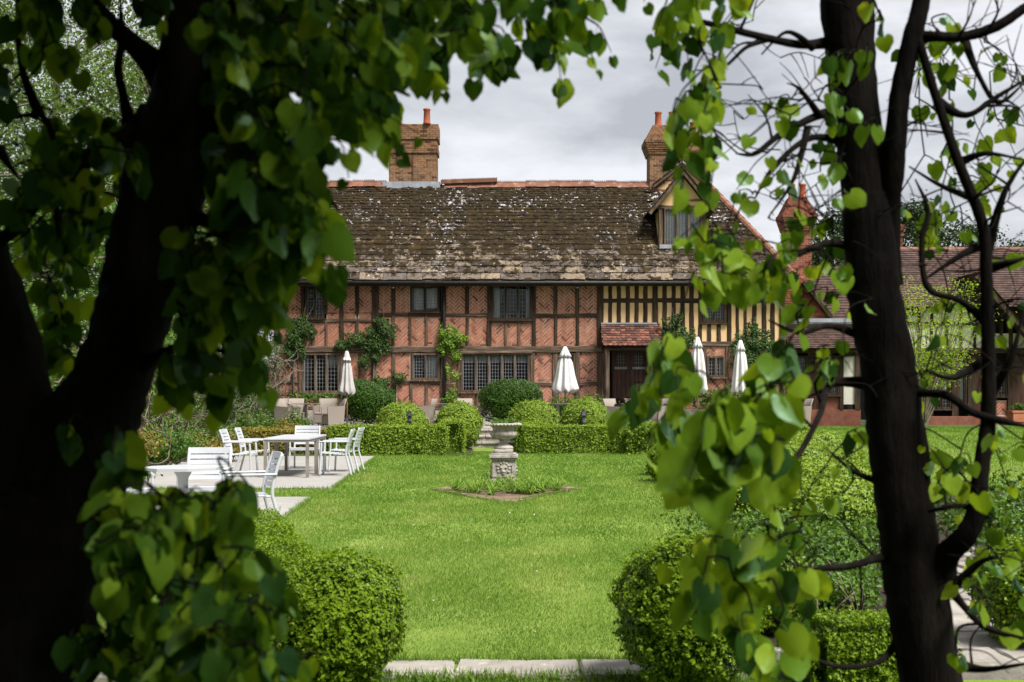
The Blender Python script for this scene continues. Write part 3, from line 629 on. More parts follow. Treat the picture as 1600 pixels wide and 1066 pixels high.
# windows
window(477, 507, 447, 498, 2, label='two-light leaded window above the left parasol')
window(641, 687, 446, 488, 2, drape=((0, 0.1, 1, 0.02, 0.98), (1, 0.0, 1.0, 0.16, 0.98)), label='two-light leaded window with pale blinds under the eaves')
window(768, 831, 444, 500, 3, drape=((0, 0.0, 0.5, 0.0, 1.0), (2, 0.72, 1.0, 0.0, 1.0)), sp=0.12, label='three-light leaded window with pale curtains under the eaves')
rail(768, 831, 500, 505, 'grey_oak_h')
window(472, 531, 552, 614, 3, drape=((0, 0.0, 0.35, 0.1, 1.0), (2, 0.0, 1.0, 0.68, 1.0)), mat='grey_oak_v', sp=0.115, label='three-light leaded window behind the left wicker chairs')
window(643, 687, 552, 594, 2, drape=((1, 0.0, 1.0, 0.0, 1.0),), mat='grey_oak_v', label='two-light leaded window with white curtain at ground level')
window(720, 828, 552, 613, 5, drape=tuple((i, 0, 1, 0.76, 1.0) for i in range(5)), mat='grey_oak_v', label='wide five-light leaded window with short white blinds')
window(874, 899, 552, 602, 1, mat='oak_v', label='narrow window hidden behind the white parasol')
rail(718, 832, 548.5, 552.5, 'grey_oak_h', pr=0.11, name='window_hood')
# cream close-studded bay
C1 = [(950.5, 956.5), (963.5, 970), (977.5, 984), (991.5, 998), (1005, 1012), (1035, 1042), (1049.5, 1056), (1063, 1070), (1077, 1084), (1091, 1097), (1136, 1143), (1149.5, 1154.5), (1162, 1167), (1175, 1182), (1190, 1197.5), (1203.5, 1210.5)]
post(1019.5, 1028, 441, 548, 'oak_v', 0.06); post(1218, 1227, 441, 640, 'grey_oak_v', 0.06)
for (a, b) in ((943, 1020), (1028, 1097), (1136, 1218)): rail(a, b, 466.5, 473.5, 'oak_h', pr=0.036)
allv = sorted(C1 + [(1019.5, 1028), (1218, 1227)])
row(446, 466, sorted(allv + [(1105, 1111), (1120, 1126)]), gaps=(), x_from=943, kind='plaster'); row(473, 508, [u for u in allv if u[0] < 1028], x_from=943, kind='plaster')
row(473, 534, [u for u in allv if 1028 < u[0] < 1098] + [(1097, 1098)], x_from=1028, kind='plaster')
row(473, 534, [u for u in allv if u[0] > 1130], x_from=1135, kind='plaster')
for (a, b) in C1:
    post(a, b, 446, 467, 'oak_v', 0.03, 'stud')
    post(a, b, 473, 510 if b < 1020 else 536, 'oak_v', 0.03, 'stud')
row(506, 534, [(1105, 1111), (1120, 1126), (1135, 1136)], x_from=1097, kind='plaster'); studs(507, 534, [(1105, 1111), (1120, 1126)]); studs(446, 472, [(1105, 1111), (1120, 1126)])
window(1097, 1135, 471, 505, 2, fw=0.11, label='small two-light leaded window in the cream bay')
rail(1028, 1220, 534, 542, 'grey_oak_h', pr=0.06, name='bressumer')
row(542, 640, [(1040, 1046), (1066, 1072), (1098, 1104)], x_from=1028); studs(542, 640, [(1040, 1046), (1066, 1072), (1098, 1104), (1133, 1138), (1158, 1164), (1186, 1192)], 'grey_oak_v')
row(542, 556, [(1133, 1138)], x_from=1104); row(590, 640, [(1133, 1138)], x_from=1104)
row(542, 640, [(1158, 1164), (1186, 1192), (1218, 1227)], x_from=1138)
window(1104, 1133, 556, 590, 2, drape=((1, 0.6, 1.0, 0, 1),), mat='grey_oak_v', label='small two-light leaded window between the right parasols')
MB().box(fx(1028), fx(1226), DW - 0.05, DW + 0.3, ZT - 0.1, fz(640)).build('plinth', M['stone'], house)
# rainwater pipe and lamps under the eaves
m = MB(); m.tube([(fx(694), DW - 0.14, fz(441)), (fx(694), DW - 0.14, fz(500)), (fx(695), DW - 0.14, fz(640))], 0.045, 10); m.box(fx(694) - 0.1, fx(694) + 0.1, DW - 0.22, DW - 0.06, fz(446), fz(440)); m.build('downpipe', M['iron'], house, True)
for lx, ly in ((615, 449), (902, 449), (1221, 452)):
    l = MB().tube([(fx(lx), DW - 0.05, fz(ly)), (fx(lx), DW - 0.16, fz(ly) - 0.02)], [0.05, 0.075], 10).build('flood_lamp', M['iron'], house)
    MB().lathe([(0.002, -0.03), (0.05, -0.02), (0.06, 0.0), (0.05, 0.02), (0.002, 0.03)], 10, (fx(lx), DW - 0.18, fz(ly) - 0.025)).build('lamp_glass', M['white_plastic'], l, True)

# door and porch
door = MB().box(fx(957), fx(1014), DW + 0.28, DW + 0.36, ZT, fz(548)).build('door', M['door_oak'], house)
for i in range(8):
    a = fx(958) + (fx(1013) - fx(958)) * i / 8; b = fx(958) + (fx(1013) - fx(958)) * (i + 1) / 8
    MB().box(a + 0.006, b - 0.006, DW + 0.255, DW + 0.282, ZT + 0.02, fz(577), b=0.006).build('board', M['door_oak'], door)
for a, b in ((961, 981), (989, 1009)):
    m = MB(); m.box(fx(a), fx(b), DW + 0.235, DW + 0.279, fz(577), fz(573)); lattice(m, fx(a) + .05, fx(b) - .05, fz(571), fz(553), DW + 0.25, 0.09, 0.012); m.build('door_grille', M['came'], door)
MB().tube([(fx(988), DW + 0.25, fz(600)), (fx(988), DW + 0.2, fz(600)), (fx(988), DW + 0.2, fz(603))], 0.018, 6).build('handle', M['iron'], door)
for a, b in ((943, 953), (1014, 1029)): MB().box(fx(a), fx(b) + (0.02 if b > 1000 else 0), DW + 0.0, DW + 0.45, ZT, fz(536)).build('porch_cheek', M['oak_v'], house)
MB().box(fx(952), fx(1016), DW + 0.2, DW + 0.42, fz(549), fz(520)).build('door_lintel', M['oak_h'], house)
porch = MB().box(fx(941), fx(1027), DW - 0.95, DW - 0.8, fz(548) - .02, fz(545.5) + .02, b=0.015).build('porch', M['oak_h'], house)
for a in (947.5, 1018): MB().tube([(fx(a) * .979, DW - 0.88, ZT), (fx(a) * .979 + .02, DW - 0.88, 1.6), (fx(a) * .979, DW - 0.88, fz(548))], [0.1, 0.085, 0.1], 7, wob=0.06).build('porch_post', M['grey_oak_v'], porch)
for a in (946, 1022): MB().bar((fx(a), DW - 0.9, fz(545)), (fx(a), DW + 0.1, fz(545)), 0.1, 0.12).build('porch_beam', M['oak_h'], porch)
# porch roof of clay tiles: course by course, lower edges rounded
pr0 = Vector((0, DW - 1.05, fz(542))); pr1 = Vector((0, DW - 0.02, fz(506) - 0.02)); pv = (pr1 - pr0); PL = pv.length; pu = pv.normalized(); pn = Vector((0, -pu.z, pu.y))
MB().add([(fx(940), pr0.y, pr0.z), (fx(1029), pr0.y, pr0.z), (fx(1025), pr1.y, pr1.z), (fx(939.5), pr1.y, pr1.z)], [(0, 1, 2, 3)]).build('porch_boarding', M['oak_h'], porch)
nc = 9; tl = MB()
for c in range(nc):
    u0 = PL * c / nc - 0.03; x = fx(939.5) + rnd.uniform(-.08, 0.0)
    while x < fx(1028):
        w = 0.165; m_ = MB(); pts = []
        sc = (c % 3 != 2)
        prof = [(0, 0.05), (0.02, 0.02), (0.06, 0), (0.11, 0), (0.145, 0.02), (0.165, 0.05)] if sc else [(0, 0), (0.165, 0)]
        x0_ = max(x, fx(939.3)); t_ = rnd.random()
        base = [(x + a, u0 + b) for a, b in prof] + [(x + w, u0 + PL / nc * 1.5), (x, u0 + PL / nc * 1.5)]
        vs = []
        lift = rnd.uniform(0.025, 0.036)
        for (xx, uu) in base:
            k = (uu - u0) / (PL / nc * 1.5); p = pr0 + pu * uu + pn * (lift * (1 - k) + 0.006); vs.append((min(xx - 0.004 if xx > x + .08 else xx + 0.004, fx(1030)), p.y, p.z))
        lo = [(v[0], v[1] - pn.y * 0.014, v[2] - pn.z * 0.014) for v in vs]; n = len(vs)
        tl.add(vs + lo, [tuple(range(n))] + [(i, i+n, (i+1) % n + n, (i+1) % n) for i in range(n)], t_); x += w
tag(tl.build('porch_tiles', M['tile_red'], porch), kind='stuff')
MB().box(fx(939), fx(1026), DW - 0.1, DW - 0.02, fz(507), fz(504.5)).build('lead_flashing', M['lead'], porch)

# ------------------------------------------------------------------ the great roof
E0 = Vector((0, 41.7, gz(438, 41.7))); RG = Vector((0, 45.4, gz(291, 45.4))); RV = RG - E0; RL = RV.length; RU = RV.normalized(); RN = Vector((0, -RU.z, RU.y))
XL = gx(372, 41.7); XR0 = gx(1248, 41.7); XRr = gx(1108, 45.4)
def roof_xr(u): return XR0 + (XRr - XR0) * u / RL
def on_roof(x, u, h=0.0): return Vector((x, 0, 0)) + E0 + RU * u + RN * h
yb_ = RG.y + 4.4
roof = MB(); yb_ = 2 * RG.y - E0.y
roof.add([(XL, E0.y, E0.z - .02), (XR0, E0.y, E0.z - .02), (XRr, RG.y, RG.z - .02), (XL, RG.y, RG.z - .02), (XR0, yb_, E0.z - .02), (XL, yb_, E0.z - .02)],
         [(0, 1, 2, 3), (3, 2, 4, 5), (1, 4, 2), (0, 3, 5), (0, 5, 4, 1)])
roof = roof.build('roof', M['roof'], house)
# courses get shallower towards the ridge
exps = []; u = 0.0; e = 0.36
while u < RL - 0.02: exps.append((u, e)); u += e; e = max(0.135, e * 0.952)
unit = []
for q in range(6):
    mm = MB(); j = lambda a: rnd.uniform(-a, a)
    f = [(-.5 + j(.01), j(.05)), (-.18, j(.05)), (.2, j(.05)), (.5 + j(.01), j(.05)), (.5 + j(.008), 1), (-.5 + j(.008), 1)]; n = 6
    mm.add([(a, b, 1.0 if b < 0.5 else 0.0) for a, b in f] + [(a, b, 0.0 if b < .5 else -1.0) for a, b in f], [tuple(range(n))] + [(i, i+n, (i+1) % n + n, (i+1) % n) for i in range(n)])
    unit.append(mm)
unit_me = [mm.mesh('roof_slab', M['roof']) for mm in unit]
rest = MB(); nslab = 0
Rot = Matrix(((1, 0, 0), (0, RU.y, RN.y), (0, RU.z, RN.z)))       # local x, up-slope, outwards
dx0, dx1 = 4.98, 7.0                                              # dormer footprint
moss_pts = []
for ci, (u0, ex) in enumerate(exps):
    x = XL - rnd.uniform(0, 0.3)
    while x < roof_xr(u0) - 0.03:
        w = max(0.2, rnd.gauss(1.75, 0.4)) * (ex + 0.04); w = min(w, 0.85)
        x1 = min(x + w, roof_xr(u0) + 0.02)
        if x1 - x < 0.08: x = x1; continue
        th = rnd.uniform(0.028, 0.05) * (1.15 if ci < 4 else 0.85); cx = (x + x1) / 2; uu = u0 + rnd.uniform(-0.022, 0.022)
        inside = dx0 + .1 < cx < dx1 - .1 and u0 > 1.85
        if not inside:
            if ci < 8 and nslab < 300 and x1 > gx(380, 41.7):
                o = bpy.data.objects.new('roof_slab', unit_me[rnd.randrange(6)]); col.objects.link(o); o.parent = roof
                p = on_roof(cx, uu, 0.012); o.matrix_basis = Matrix.Translation(p) @ (Rot.to_4x4() @ Matrix.Rotation(rnd.uniform(-.012, .012), 4, 'Z')) @ Matrix.Diagonal((x1 - x - 0.014, ex * 1.45, th, 1)); nslab += 1
            else:
                mm = unit[rnd.randrange(6)]
                rest.add([on_roof(cx + v[0] * (x1 - x - 0.012), uu + v[1] * ex * 1.45, 0.012 + v[2] * th) for v in mm.v], mm.f)
            for q in range(2 if ci > 2 else 1):
                if rnd.random() < 0.7: moss_pts.append((rnd.uniform(x, x1), uu + rnd.uniform(-0.01, 0.05), th))
        x = x1
tag(rest.build('upper_roof_slabs', M['roof'], roof), kind='stuff')
mo = MB()
for (x, u, th) in moss_pts:
    r_ = rnd.uniform(0.04, 0.11); h = rnd.uniform(0.025, 0.065); n = 7; c = on_roof(x, u, th * 0.6); vs = []
    for k, rr in ((0.0, 1.0), (0.6, 0.8)):
        for j in range(n):
            a = 6.283 * j / n; q = r_ * rr * rnd.uniform(0.7, 1.25); vs.append(c + Vector((1, 0, 0)) * (math.cos(a) * q * 1.5) + RU * (math.sin(a) * q) + RN * (h * k))
    vs.append(c + RN * h); mo.add(vs, [(j, (j+1) % n, n+(j+1) % n, n+j) for j in range(n)] + [(n+j, n+(j+1) % n, 2*n) for j in range(n)])
tag(mo.build('moss_cushions', M['moss'], roof, True), kind='stuff')
# ridge: crested clay tiles
def ridge_tile_mesh():
    m = MB(); m.prism([(-.16, -.15), (-.135, -.16), (0, -.02), (.135, -.16), (.16, -.15), (.03, 0.03), (.03, .07), (-.03, .07), (-.03, .03)], -.215, .215)
    for k in range(6): m.box(-.025, .025, -.2 + k * .068, -.2 + k * .068 + .04, .07, .115)
    m.v = [(y, x, z) for x, y, z in m.v]; return m
rt = ridge_tile_mesh().mesh('ridge_tile', M['ridge'])
x = XL
while x < XRr:
    if not (gx(600, 45.4) < x < gx(688, 45.4)):
        o = bpy.data.objects.new('ridge_tile', rt); col.objects.link(o); o.parent = roof
        o.location = (x + .21, RG.y, RG.z + .1 + rnd.uniform(-.02, .02) + 0.02 * math.sin(x)); o.rotation_euler = (0, rnd.uniform(-.015, .015), rnd.uniform(-.02, .02))
    x += 0.43
hipv = Vector((XR0, E0.y, E0.z)) - Vector((XRr, RG.y, RG.z)); hl = hipv.length; hip_me = MB().tube([(0, 0, 0), (0, 0, .4)], [.11, .13], 8).mesh('hip_tile', M['ridge'])
for k in range(int(hl / .37)):
    o = bpy.data.objects.new('hip_tile', hip_me); col.objects.link(o); o.parent = roof
    p = Vector((XRr, RG.y, RG.z)) + hipv.normalized() * (k * .37 + .05); o.location = p + Vector((0, 0, .03)); o.rotation_euler = hipv.to_track_quat('Z', 'Y').to_euler()
MB().box(XL, XR0, E0.y - 0.005, E0.y + 0.05, E0.z - .2, E0.z - 0.06).build('eaves_board', M['oak_h'], roof)
gm = MB().tube([(XL, E0.y - .07, E0.z - .09), (XR0, E0.y - .07, E0.z - .09)], .055, 10).build('gutter', M['iron'], roof, True)
# lifted ridge piece with hooks, left of the middle
m = MB(); m.obox((gx(733, 45.4), RG.y - .1, gz(283, 45.3)), (1.05, 0, .035), (0, .06, 0), (-.002, 0, .07)); 
for k in range(26): m.box(gx(733, 45.4) - 1.0 + k * .08, gx(733, 45.4) - .96 + k * .08, RG.y - .15, RG.y - .05, gz(283, 45.3) + .06 + (k - 13) * .0027, gz(283, 45.3) + .1 + (k - 13) * .0027)
m.build('loose_ridge_piece', M['ridge'], roof)

# chimneys: every brick modelled
def brick_stack(m, x0, x1, y0, y1, z0, z1, bl=0.23, bh=0.078, g=0.007, grow=lambda k, n: 0.0):
    n = max(1, round((z1 - z0) / bh)); hh = (z1 - z0) / n
    for k in range(n):
        gr = grow(k, n); off = bl / 2 if k % 2 else 0; a0, a1, b0, b1 = x0 - gr, x1 + gr, y0 - gr, y1 + gr; zz0, zz1 = z0 + k * hh + g, z0 + (k + 1) * hh - g * .3
        x = a0 - off
        while x < a1 - 0.02:
            p, q = max(x, a0), min(x + bl, a1)
            for yy0, yy1 in ((b0, b0 + .1), (b1 - .1, b1)): m.box(p + g, q - g, yy0 + rnd.uniform(-.004, .004), yy1, zz0, zz1, brick_tint())
            x += bl
        y = b0 - off
        while y < b1 - 0.02:
            p, q = max(y, b0 + .1), min(y + bl, b1 - .1)
            if q - p > .03:
                for xx0, xx1 in ((a0, a0 + .1), (a1 - .1, a1)): m.box(xx0, xx1, p + g, q - g, zz0, zz1, brick_tint())
            y += bl
def chimney(name_mat, x0, x1, y0, y1, z0, z1, label, pots, capstyle, parent):
    c = MB().box(x0 + .012, x1 - .012, y0 + .012, y1 - .012, z0, z1 - .02 if capstyle == 'square' else z0 + (z1 - z0) * .8)
    if capstyle != 'square': c.box(x0 + .17, x1 - .17, y0 + .17, y1 - .17, z0 + (z1 - z0) * .79, z1 - .02)
    c = c.build('chimney', M['mortar'], parent); c['label'] = label
    m = MB()
    if capstyle == 'square':
        H = z1 - z0; za = z0 + H * .62; zb = z0 + H * .70; zc = z0 + H * .80
        brick_stack(m, x0, x1, y0, y1, z0, za); brick_stack(m, x0, x1, y0, y1, za, zb, grow=lambda k, n: 0.05)
        brick_stack(m, x0, x1, y0, y1, zb, zc, grow=lambda k, n: 0.025); brick_stack(m, x0, x1, y0, y1, zc, z1, grow=lambda k, n: 0.07)
        m.box((x0+x1)/2 - .03, (x0+x1)/2 + .03, y0 - .015, y0 + .05, z0, za, 0.05)
    else:
        H = z1 - z0; za = z0 + H * .60; zb = z0 + H * .80
        brick_stack(m, x0, x1, y0, y1, z0, za); brick_stack(m, x0, x1, y0, y1, za, zb, grow=lambda k, n: 0.05 + 0.13 * min(1, k / max(1, n - 2)))
        brick_stack(m, x0, x1, y0, y1, zb, z1, grow=lambda k, n: 0.16 - 0.30 * (k + 1) / n)
    tag(m.build('chimney_bricks', M[name_mat], c), kind='stuff')
    for (px_, py_) in pots:
        MB().lathe([(.13, 0), (.15, .03), (.13, .08), (.115, .5), (.14, .53), (.14, .58), (.09, .6)], 14, (px_, py_, z1 - .02)).build('chimney_pot', M['pot'], c, True)
    return c
dch = 45.4
chimney('yellow_brick', gx(607, dch), gx(682, dch), dch + .05, dch + 1.1, RG.z - .5, gz(194, dch), 'square yellow-brown brick chimney with two red pots', ((gx(622, dch), dch), (gx(667, dch), dch)), 'square', house)
MB().box(gx(598, dch), gx(688, dch), RG.y - .12, RG.y + .2, RG.z - .1, gz(284, dch - .1)).build('lead_flashing', M['lead'], roof)
chimney('yellow_brick', gx(1014, dch), gx(1060, dch), dch - .2, dch + .85, RG.z - .5, gz(196, dch), 'brick chimney with flared domed top behind the dormer', ((gx(1030, dch), dch + .3), (gx(1052, dch), dch + .3)), 'dome', house)
chimney('yellow_brick', gx(1064, dch), gx(1107, dch), dch - .1, dch + .75, RG.z - 1.5, gz(212, dch), 'brick chimney stack at the hip end of the roof', ((gx(1085, dch), dch + .3),), 'dome', house)

# dormer
dY = 42.9; sD = F / dY
def px_(p): return gx(p, dY)
def pz_(p): return gz(p, dY)
dor = MB().box(px_(1030), px_(1102), dY + .3, dY + 2.2, pz_(388), pz_(327)).build('dormer', M['plaster'], house)
dor['label'] = 'gabled dormer with three leaded lights on the roof'
for a, b in ((1029, 1036), (1096, 1103)): timber((px_((a+b)/2), 0, pz_(388)), (px_((a+b)/2), 0, pz_(322)), (b-a)/sD, (dY - .02, dY + .2)).build('corner_post', M['grey_oak_v'], dor)
w = window(0, 0, 0, 0, 3, parent=dor, to=(px_(1037), px_(1096), pz_(382), pz_(326)), y=dY, mat='grey_oak_v', sp=0.1, fw=0.05, drape=((0, 0, 1, 0, 1), (1, 0, 1, 0, 1), (2, 0, 1, 0, 1)))
timber((px_(1026), 0, pz_(324)), (px_(1106), 0, pz_(324)), .12, (dY - .04, dY + .2)).build('tie_beam', M['grey_oak_h'], dor)
AP = (px_(1066), pz_(268)); LE = (px_(1014), pz_(336)); RE = (px_(1116), pz_(334))
MB().prism([(px_(1028), pz_(323)), (px_(1104), pz_(323)), (AP[0], AP[1] - .15)], dY + .03, dY + .2).build('gable_panel', M['plaster'], dor)
timber((AP[0], 0, pz_(323)), (AP[0], 0, AP[1] - .25), .09, (dY - .01, dY + .1)).build('king_post', M['grey_oak_v'], dor)
for P_ in (LE, RE):
    timber((P_[0], 0, P_[1]), (AP[0], 0, AP[1] - .08), .14, (dY - .32, dY - .24)).build('barge_board', M['grey_oak_v'], dor)
    a = Vector((P_[0], dY - .34, P_[1] + .09)); b = Vector((AP[0], dY - .34, AP[1] + .02)); sl = (b - a); sn = Vector((-sl.z, 0, sl.x)).normalized(); 
    if sn.z < 0: sn = -sn
    rp = MB(); q0 = a; nT = 9
    yback = [RG.y + .2, RG.y + .2]
    rp.add([a, b, (b.x, 45.9, b.z), (a.x, 44.3 if P_ is LE else 44.2, a.z)], [(0, 1, 2, 3)]); dr = rp.build('dormer_roof', M['tile_brown'], dor)
    tm = MB()
    for c_ in range(nT):
        p0 = a.lerp(b, c_ / nT); y = dY - .36; ymax = 44.2 + 1.7 * c_ / nT
        while y < ymax:
            e_ = sl.normalized() * (sl.length / nT * 1.4); cc = p0 + sn * .03 + Vector((0, y - p0.y + .09, 0)); 
            tm.obox(cc + e_ * .42 + sn * .004, e_ * .5 - sn * .012, Vector((0, .085, 0)), sn * .009, rnd.random()); y += .18
    tag(tm.build('dormer_tiles', M['tile_brown'], dr), kind='stuff')
MB().box(px_(1030), px_(1104), dY - .12, dY + .05, pz_(389), pz_(383)).build('lead_apron', M['lead'], dor)
# small rear gable that breaks the ridge beside the dormer
rg = MB().prism([(gx(1026, 45.2), gz(296, 45.2)), (gx(1110, 45.2), gz(296, 45.2)), (gx(1066, 45.2), gz(259, 45.2))], 45.2, 46.5).build('rear_gable', M['plaster'], house)
for e_ in ((1020, 293), (1112, 294)):
    timber((gx(e_[0], 45.1), 0, gz(e_[1], 45.1)), (gx(1066, 45.1), 0, gz(257, 45.1)), .12, (45.0, 45.08)).build('barge_board', M['grey_oak_v'], rg)
    a = Vector((gx(e_[0], 45), 44.98, gz(e_[1], 45) + .08)); b = Vector((gx(1066, 45), 44.98, gz(256, 45) + .06))
    MB().add([a, b, b + Vector((0, 1.6, 0)), a + Vector((0, 1.6, 0)), a + Vector((0, 0, .06)), b + Vector((0, 0, .06)), b + Vector((0, 1.6, .06)), a + Vector((0, 1.6, .06))], [(0,1,2,3), (4,5,6,7), (0,1,5,4), (0,4,7,3)]).build('gable_roof', M['roof'], rg)

# ------------------------------------------------------------------ the right wing
DR = 42.6
def rx(p): return gx(p, DR)
def rz(p): return gz(p, DR)
def pan_box(x0, x1, y0, y1, ya, yb, name, mat, parent): return MB().box(rx(x0), rx(x1), ya, yb, rz(y1), rz(y0)).build(name, M[mat], parent)
def tile_slope(parent, x0, x1, p0, p1, n, mat, w=0.17, name='roof_tiles', xr1=None, xl1=None):
    """clay tiles on a slope from eave p0=(y,z) to top p1; the mass of them as one part on a boarded slope"""
    a = Vector((0, *p0)); b = Vector((0, *p1)); v = b - a; L_ = v.length; u_ = v.normalized(); nn = Vector((0, -u_.z, u_.y)); xr1 = x1 if xr1 is None else xr1; xl1 = x0 if xl1 is None else xl1
    s_ = MB().add([(x0, p0[0], p0[1]), (x1, p0[0], p0[1]), (xr1, p1[0], p1[1]), (xl1, p1[0], p1[1])], [(0, 1, 2, 3)]).build('roof_slope', M[mat], parent); m = MB()
    for c in range(n):
        u0 = L_ * c / n; k = c / n; lo = x0 + (xl1 - x0) * k; hi = x1 + (xr1 - x1) * k; x = lo - (w / 2 if c % 2 else 0)
        while x < hi:
            q0, q1 = max(x, lo), min(x + w, hi)
            if q1 - q0 > .03:
                cc = a + u_ * (u0 + L_ / n * .6) + nn * .025
                m.obox(cc + Vector(((q0 + q1) / 2, 0, 0)), ((q1 - q0) / 2 - .003, 0, 0), u_ * (L_ / n * .68) - nn * (.012 + rnd.uniform(0, .006)), nn * .008, rnd.random())
            x += w
    tag(m.build(name, M[mat], s_), kind='stuff'); return s_
wing = thing('tiled_side_wing', 'low tiled wing with hung-tile gable joined to the right of the house', 'house', (rx(1290), DR + 2, ZT))
pan_box(1228, 1345, 505, 665, DR + .6, DR + 4, 'inner_wall', 'dark_room', wing)
pan_box(1228, 1345, 545, 552, DR - .05, DR + .5, 'wall_plate', 'oak_h', wing)
pan_box(1229, 1345, 640, 668, DR, DR + .5, 'plinth', 'red_brick', wing)
for a, b in ((1229, 1234), (1262, 1267), (1283, 1288), (1312, 1318), (1336, 1344)): pan_box(a, b, 552, 640, DR - .02, DR + .3, 'stud', 'oak_v', wing)
pan_box(1318, 1336, 556, 632, DR + .05, DR + .3, 'plaster_panel', 'white_plaster', wing)
for a, b in ((1234, 1262), (1288, 1312)): window(0, 0, 0, 0, 2, parent=wing, to=(rx(a), rx(b), rz(618), rz(556)), y=DR + .05, mat='oak_v', sp=.12)
pan_box(1267, 1283, 552, 640, DR + .1, DR + .3, 'door', 'door_oak', wing)
for a, b in ((1234, 1262), (1288, 1312)): pan_box(a, b, 619, 640, DR + .06, DR + .3, 'brick_panel', 'red_brick', wing)
tile_slope(wing, rx(1228), rx(1345), (DR - .5, rz(546)), (DR + 1.1, rz(500)), 16, 'tile_brown')
pan_box(1228, 1345, 495, 501.5, DR + .95, DR + 1.2, 'lead_flashing', 'lead', wing)
# hung-tile gable with scalloped courses
gp = MB().prism([(rx(1228), rz(497)), (rx(1310), rz(497)), (rx(1268), rz(428)), (rx(1228), rz(424))], DR + 1.25, DR + 3.2).build('gable_wall', M['tile_orange'], wing); m = MB()
for c in range(18):
    z0 = rz(497) + c * .088; k = max(0, (rz(478) - 0) and (z0 - rz(484)) / (rz(428) - rz(484))); hi = rx(1308) - max(0, k) * (rx(1308) - rx(1268)); x = rx(1227) - (.08 if c % 2 else 0)
    while x < hi - .08:
        sc = c % 6 in (3, 4, 5); f = [(0, .03), (.03, .006), (.075, -.012), (.12, .006), (.15, .03)] if sc else [(0, -.006), (.15, -.006)]
        poly = [(x + a_ + (.003 if a_ < .07 else -.003), z0 + b_) for a_, b_ in f] + [(x + .147, z0 + .1), (x + .003, z0 + .1)]; vs = [(p, DR + 1.21 + (q - z0) * .25, q) for p, q in poly]; lo = [(p, DR + 1.25, q) for p, q in poly]; n = len(vs)
        m.add(vs + lo, [tuple(range(n))] + [(i, i+n, (i+1) % n + n, (i+1) % n) for i in range(n)], rnd.random()); x += .15
tag(m.build('hung_tiles', M['tile_orange'], gp), kind='stuff')
timber((rx(1266), 0, rz(436)), (rx(1313), 0, rz(494)), .16, (DR + 1.0, DR + 1.2)).build('barge_board', M['oak_v'], gp)
window(0, 0, 0, 0, 1, parent=wing, to=(rx(1228), rx(1240), rz(495), rz(477)), y=DR + 1.2, mat='oak_v')
# big slope behind the gable, with its chimney
tile_slope(wing, rx(1262), rx(1420), (DR + 1.6, rz(496)), (DR + 4.6, gz(418, DR + 4.6)), 20, 'tile_brown', xl1=rx(1238))
dcr = DR + 4.2
chimney('red_brick', gx(1224, dcr), gx(1264, dcr), dcr - .5, dcr + .4, gz(440, dcr), gz(311, dcr), 'red brick chimney with flared top and two orange pots', ((gx(1237, dcr), dcr), (gx(1254, dcr), dcr)), 'dome', wing)

lodge = thing('white_gabled_wing', 'white and dark timbered wing with brown tiled roof at far right', 'house', (rx(1520), DR + 2, ZT))
pan_box(1400, 1760, 470, 660, DR + .9, DR + 6, 'inner_wall', 'dark_room', lodge)
for (a, b, y0, y1) in ((1402, 1420, 492, 543), (1425, 1442, 492, 543), (1447, 1462, 480, 543), (1466, 1486, 470, 543), (1490, 1508, 470, 543), (1512, 1530, 470, 543), (1534, 1556, 500, 543), (1561, 1572, 520, 543), (1576, 1586, 520, 543), (1592, 1640, 520, 543)): pan_box(a, b, y0, y1, DR + .55, DR + .7, 'plaster_panel', 'white_plaster', lodge)
for a, b in ((1420, 1425), (1442, 1447), (1462, 1466), (1486, 1490), (1508, 1512), (1530, 1534), (1556, 1561), (1572, 1576), (1586, 1592)): pan_box(a, b, 465, 545, DR + .5, DR + .72, 'stud', 'oak_v', lodge)
pan_box(1400, 1700, 543, 551, DR + .4, DR + .75, 'bressumer', 'oak_h', lodge); pan_box(1400, 1560, 502, 507, DR + .47, DR + .72, 'rail', 'oak_h', lodge)
for a, b in ((1400, 1408), (1452, 1466), (1496, 1506), (1521, 1532), (1548, 1555), (1584, 1592), (1640, 1650)): pan_box(a, b, 551, 660, DR + .5, DR + .8, 'post', 'oak_v', lodge)
window(0, 0, 0, 0, 1, parent=lodge, to=(rx(1506), rx(1521), rz(632), rz(556)), y=DR + .6, mat='oak_v', sp=.11, drape=((0, 0, 1, 0, 1),)); window(0, 0, 0, 0, 2, parent=lodge, to=(rx(1467), rx(1496), rz(640), rz(556)), y=DR + .6, mat='oak_v', sp=.11)
window(0, 0, 0, 0, 2, parent=lodge, to=(rx(1555), rx(1584), rz(620), rz(575)), y=DR + .6, mat='oak_v', sp=.11); window(0, 0, 0, 0, 2, parent=lodge, to=(rx(1408), rx(1452), rz(620), rz(560)), y=DR + .6, mat='oak_v', sp=.11)
for a, b in ((1532, 1548), (1592, 1640)): pan_box(a, b, 551, 660, DR + .62, DR + .8, 'boarding', 'door_oak', lodge)
for a, b in ((1408, 1452), (1555, 1584)):
    o = pan_box(a, b, 626, 660, DR + .6, DR + .75, 'brick_panel', 'mortar', lodge); m = MB(); herring(m, rx(a), rx(b), rz(648), rz(628), DR + .585, DR + .602); tag(m.build('bricks', M['brick'], o), kind='stuff')
pan_box(1400, 1650, 651, 664, DR - .1, DR + .45, 'brick_step', 'red_brick', lodge)
tile_slope(lodge, rx(1396), rx(1760), (DR + .2, rz(480)), (DR + 4.4, gz(391, DR + 4.4)), 26, 'tile_brown')
o = tile_slope(lodge, rx(1398), rx(1760), (DR + 4.3, gz(398, DR + 4.3)), (DR + 4.5, gz(389, DR + 4.5)), 1, 'ridge', .4, 'ridge_tiles')
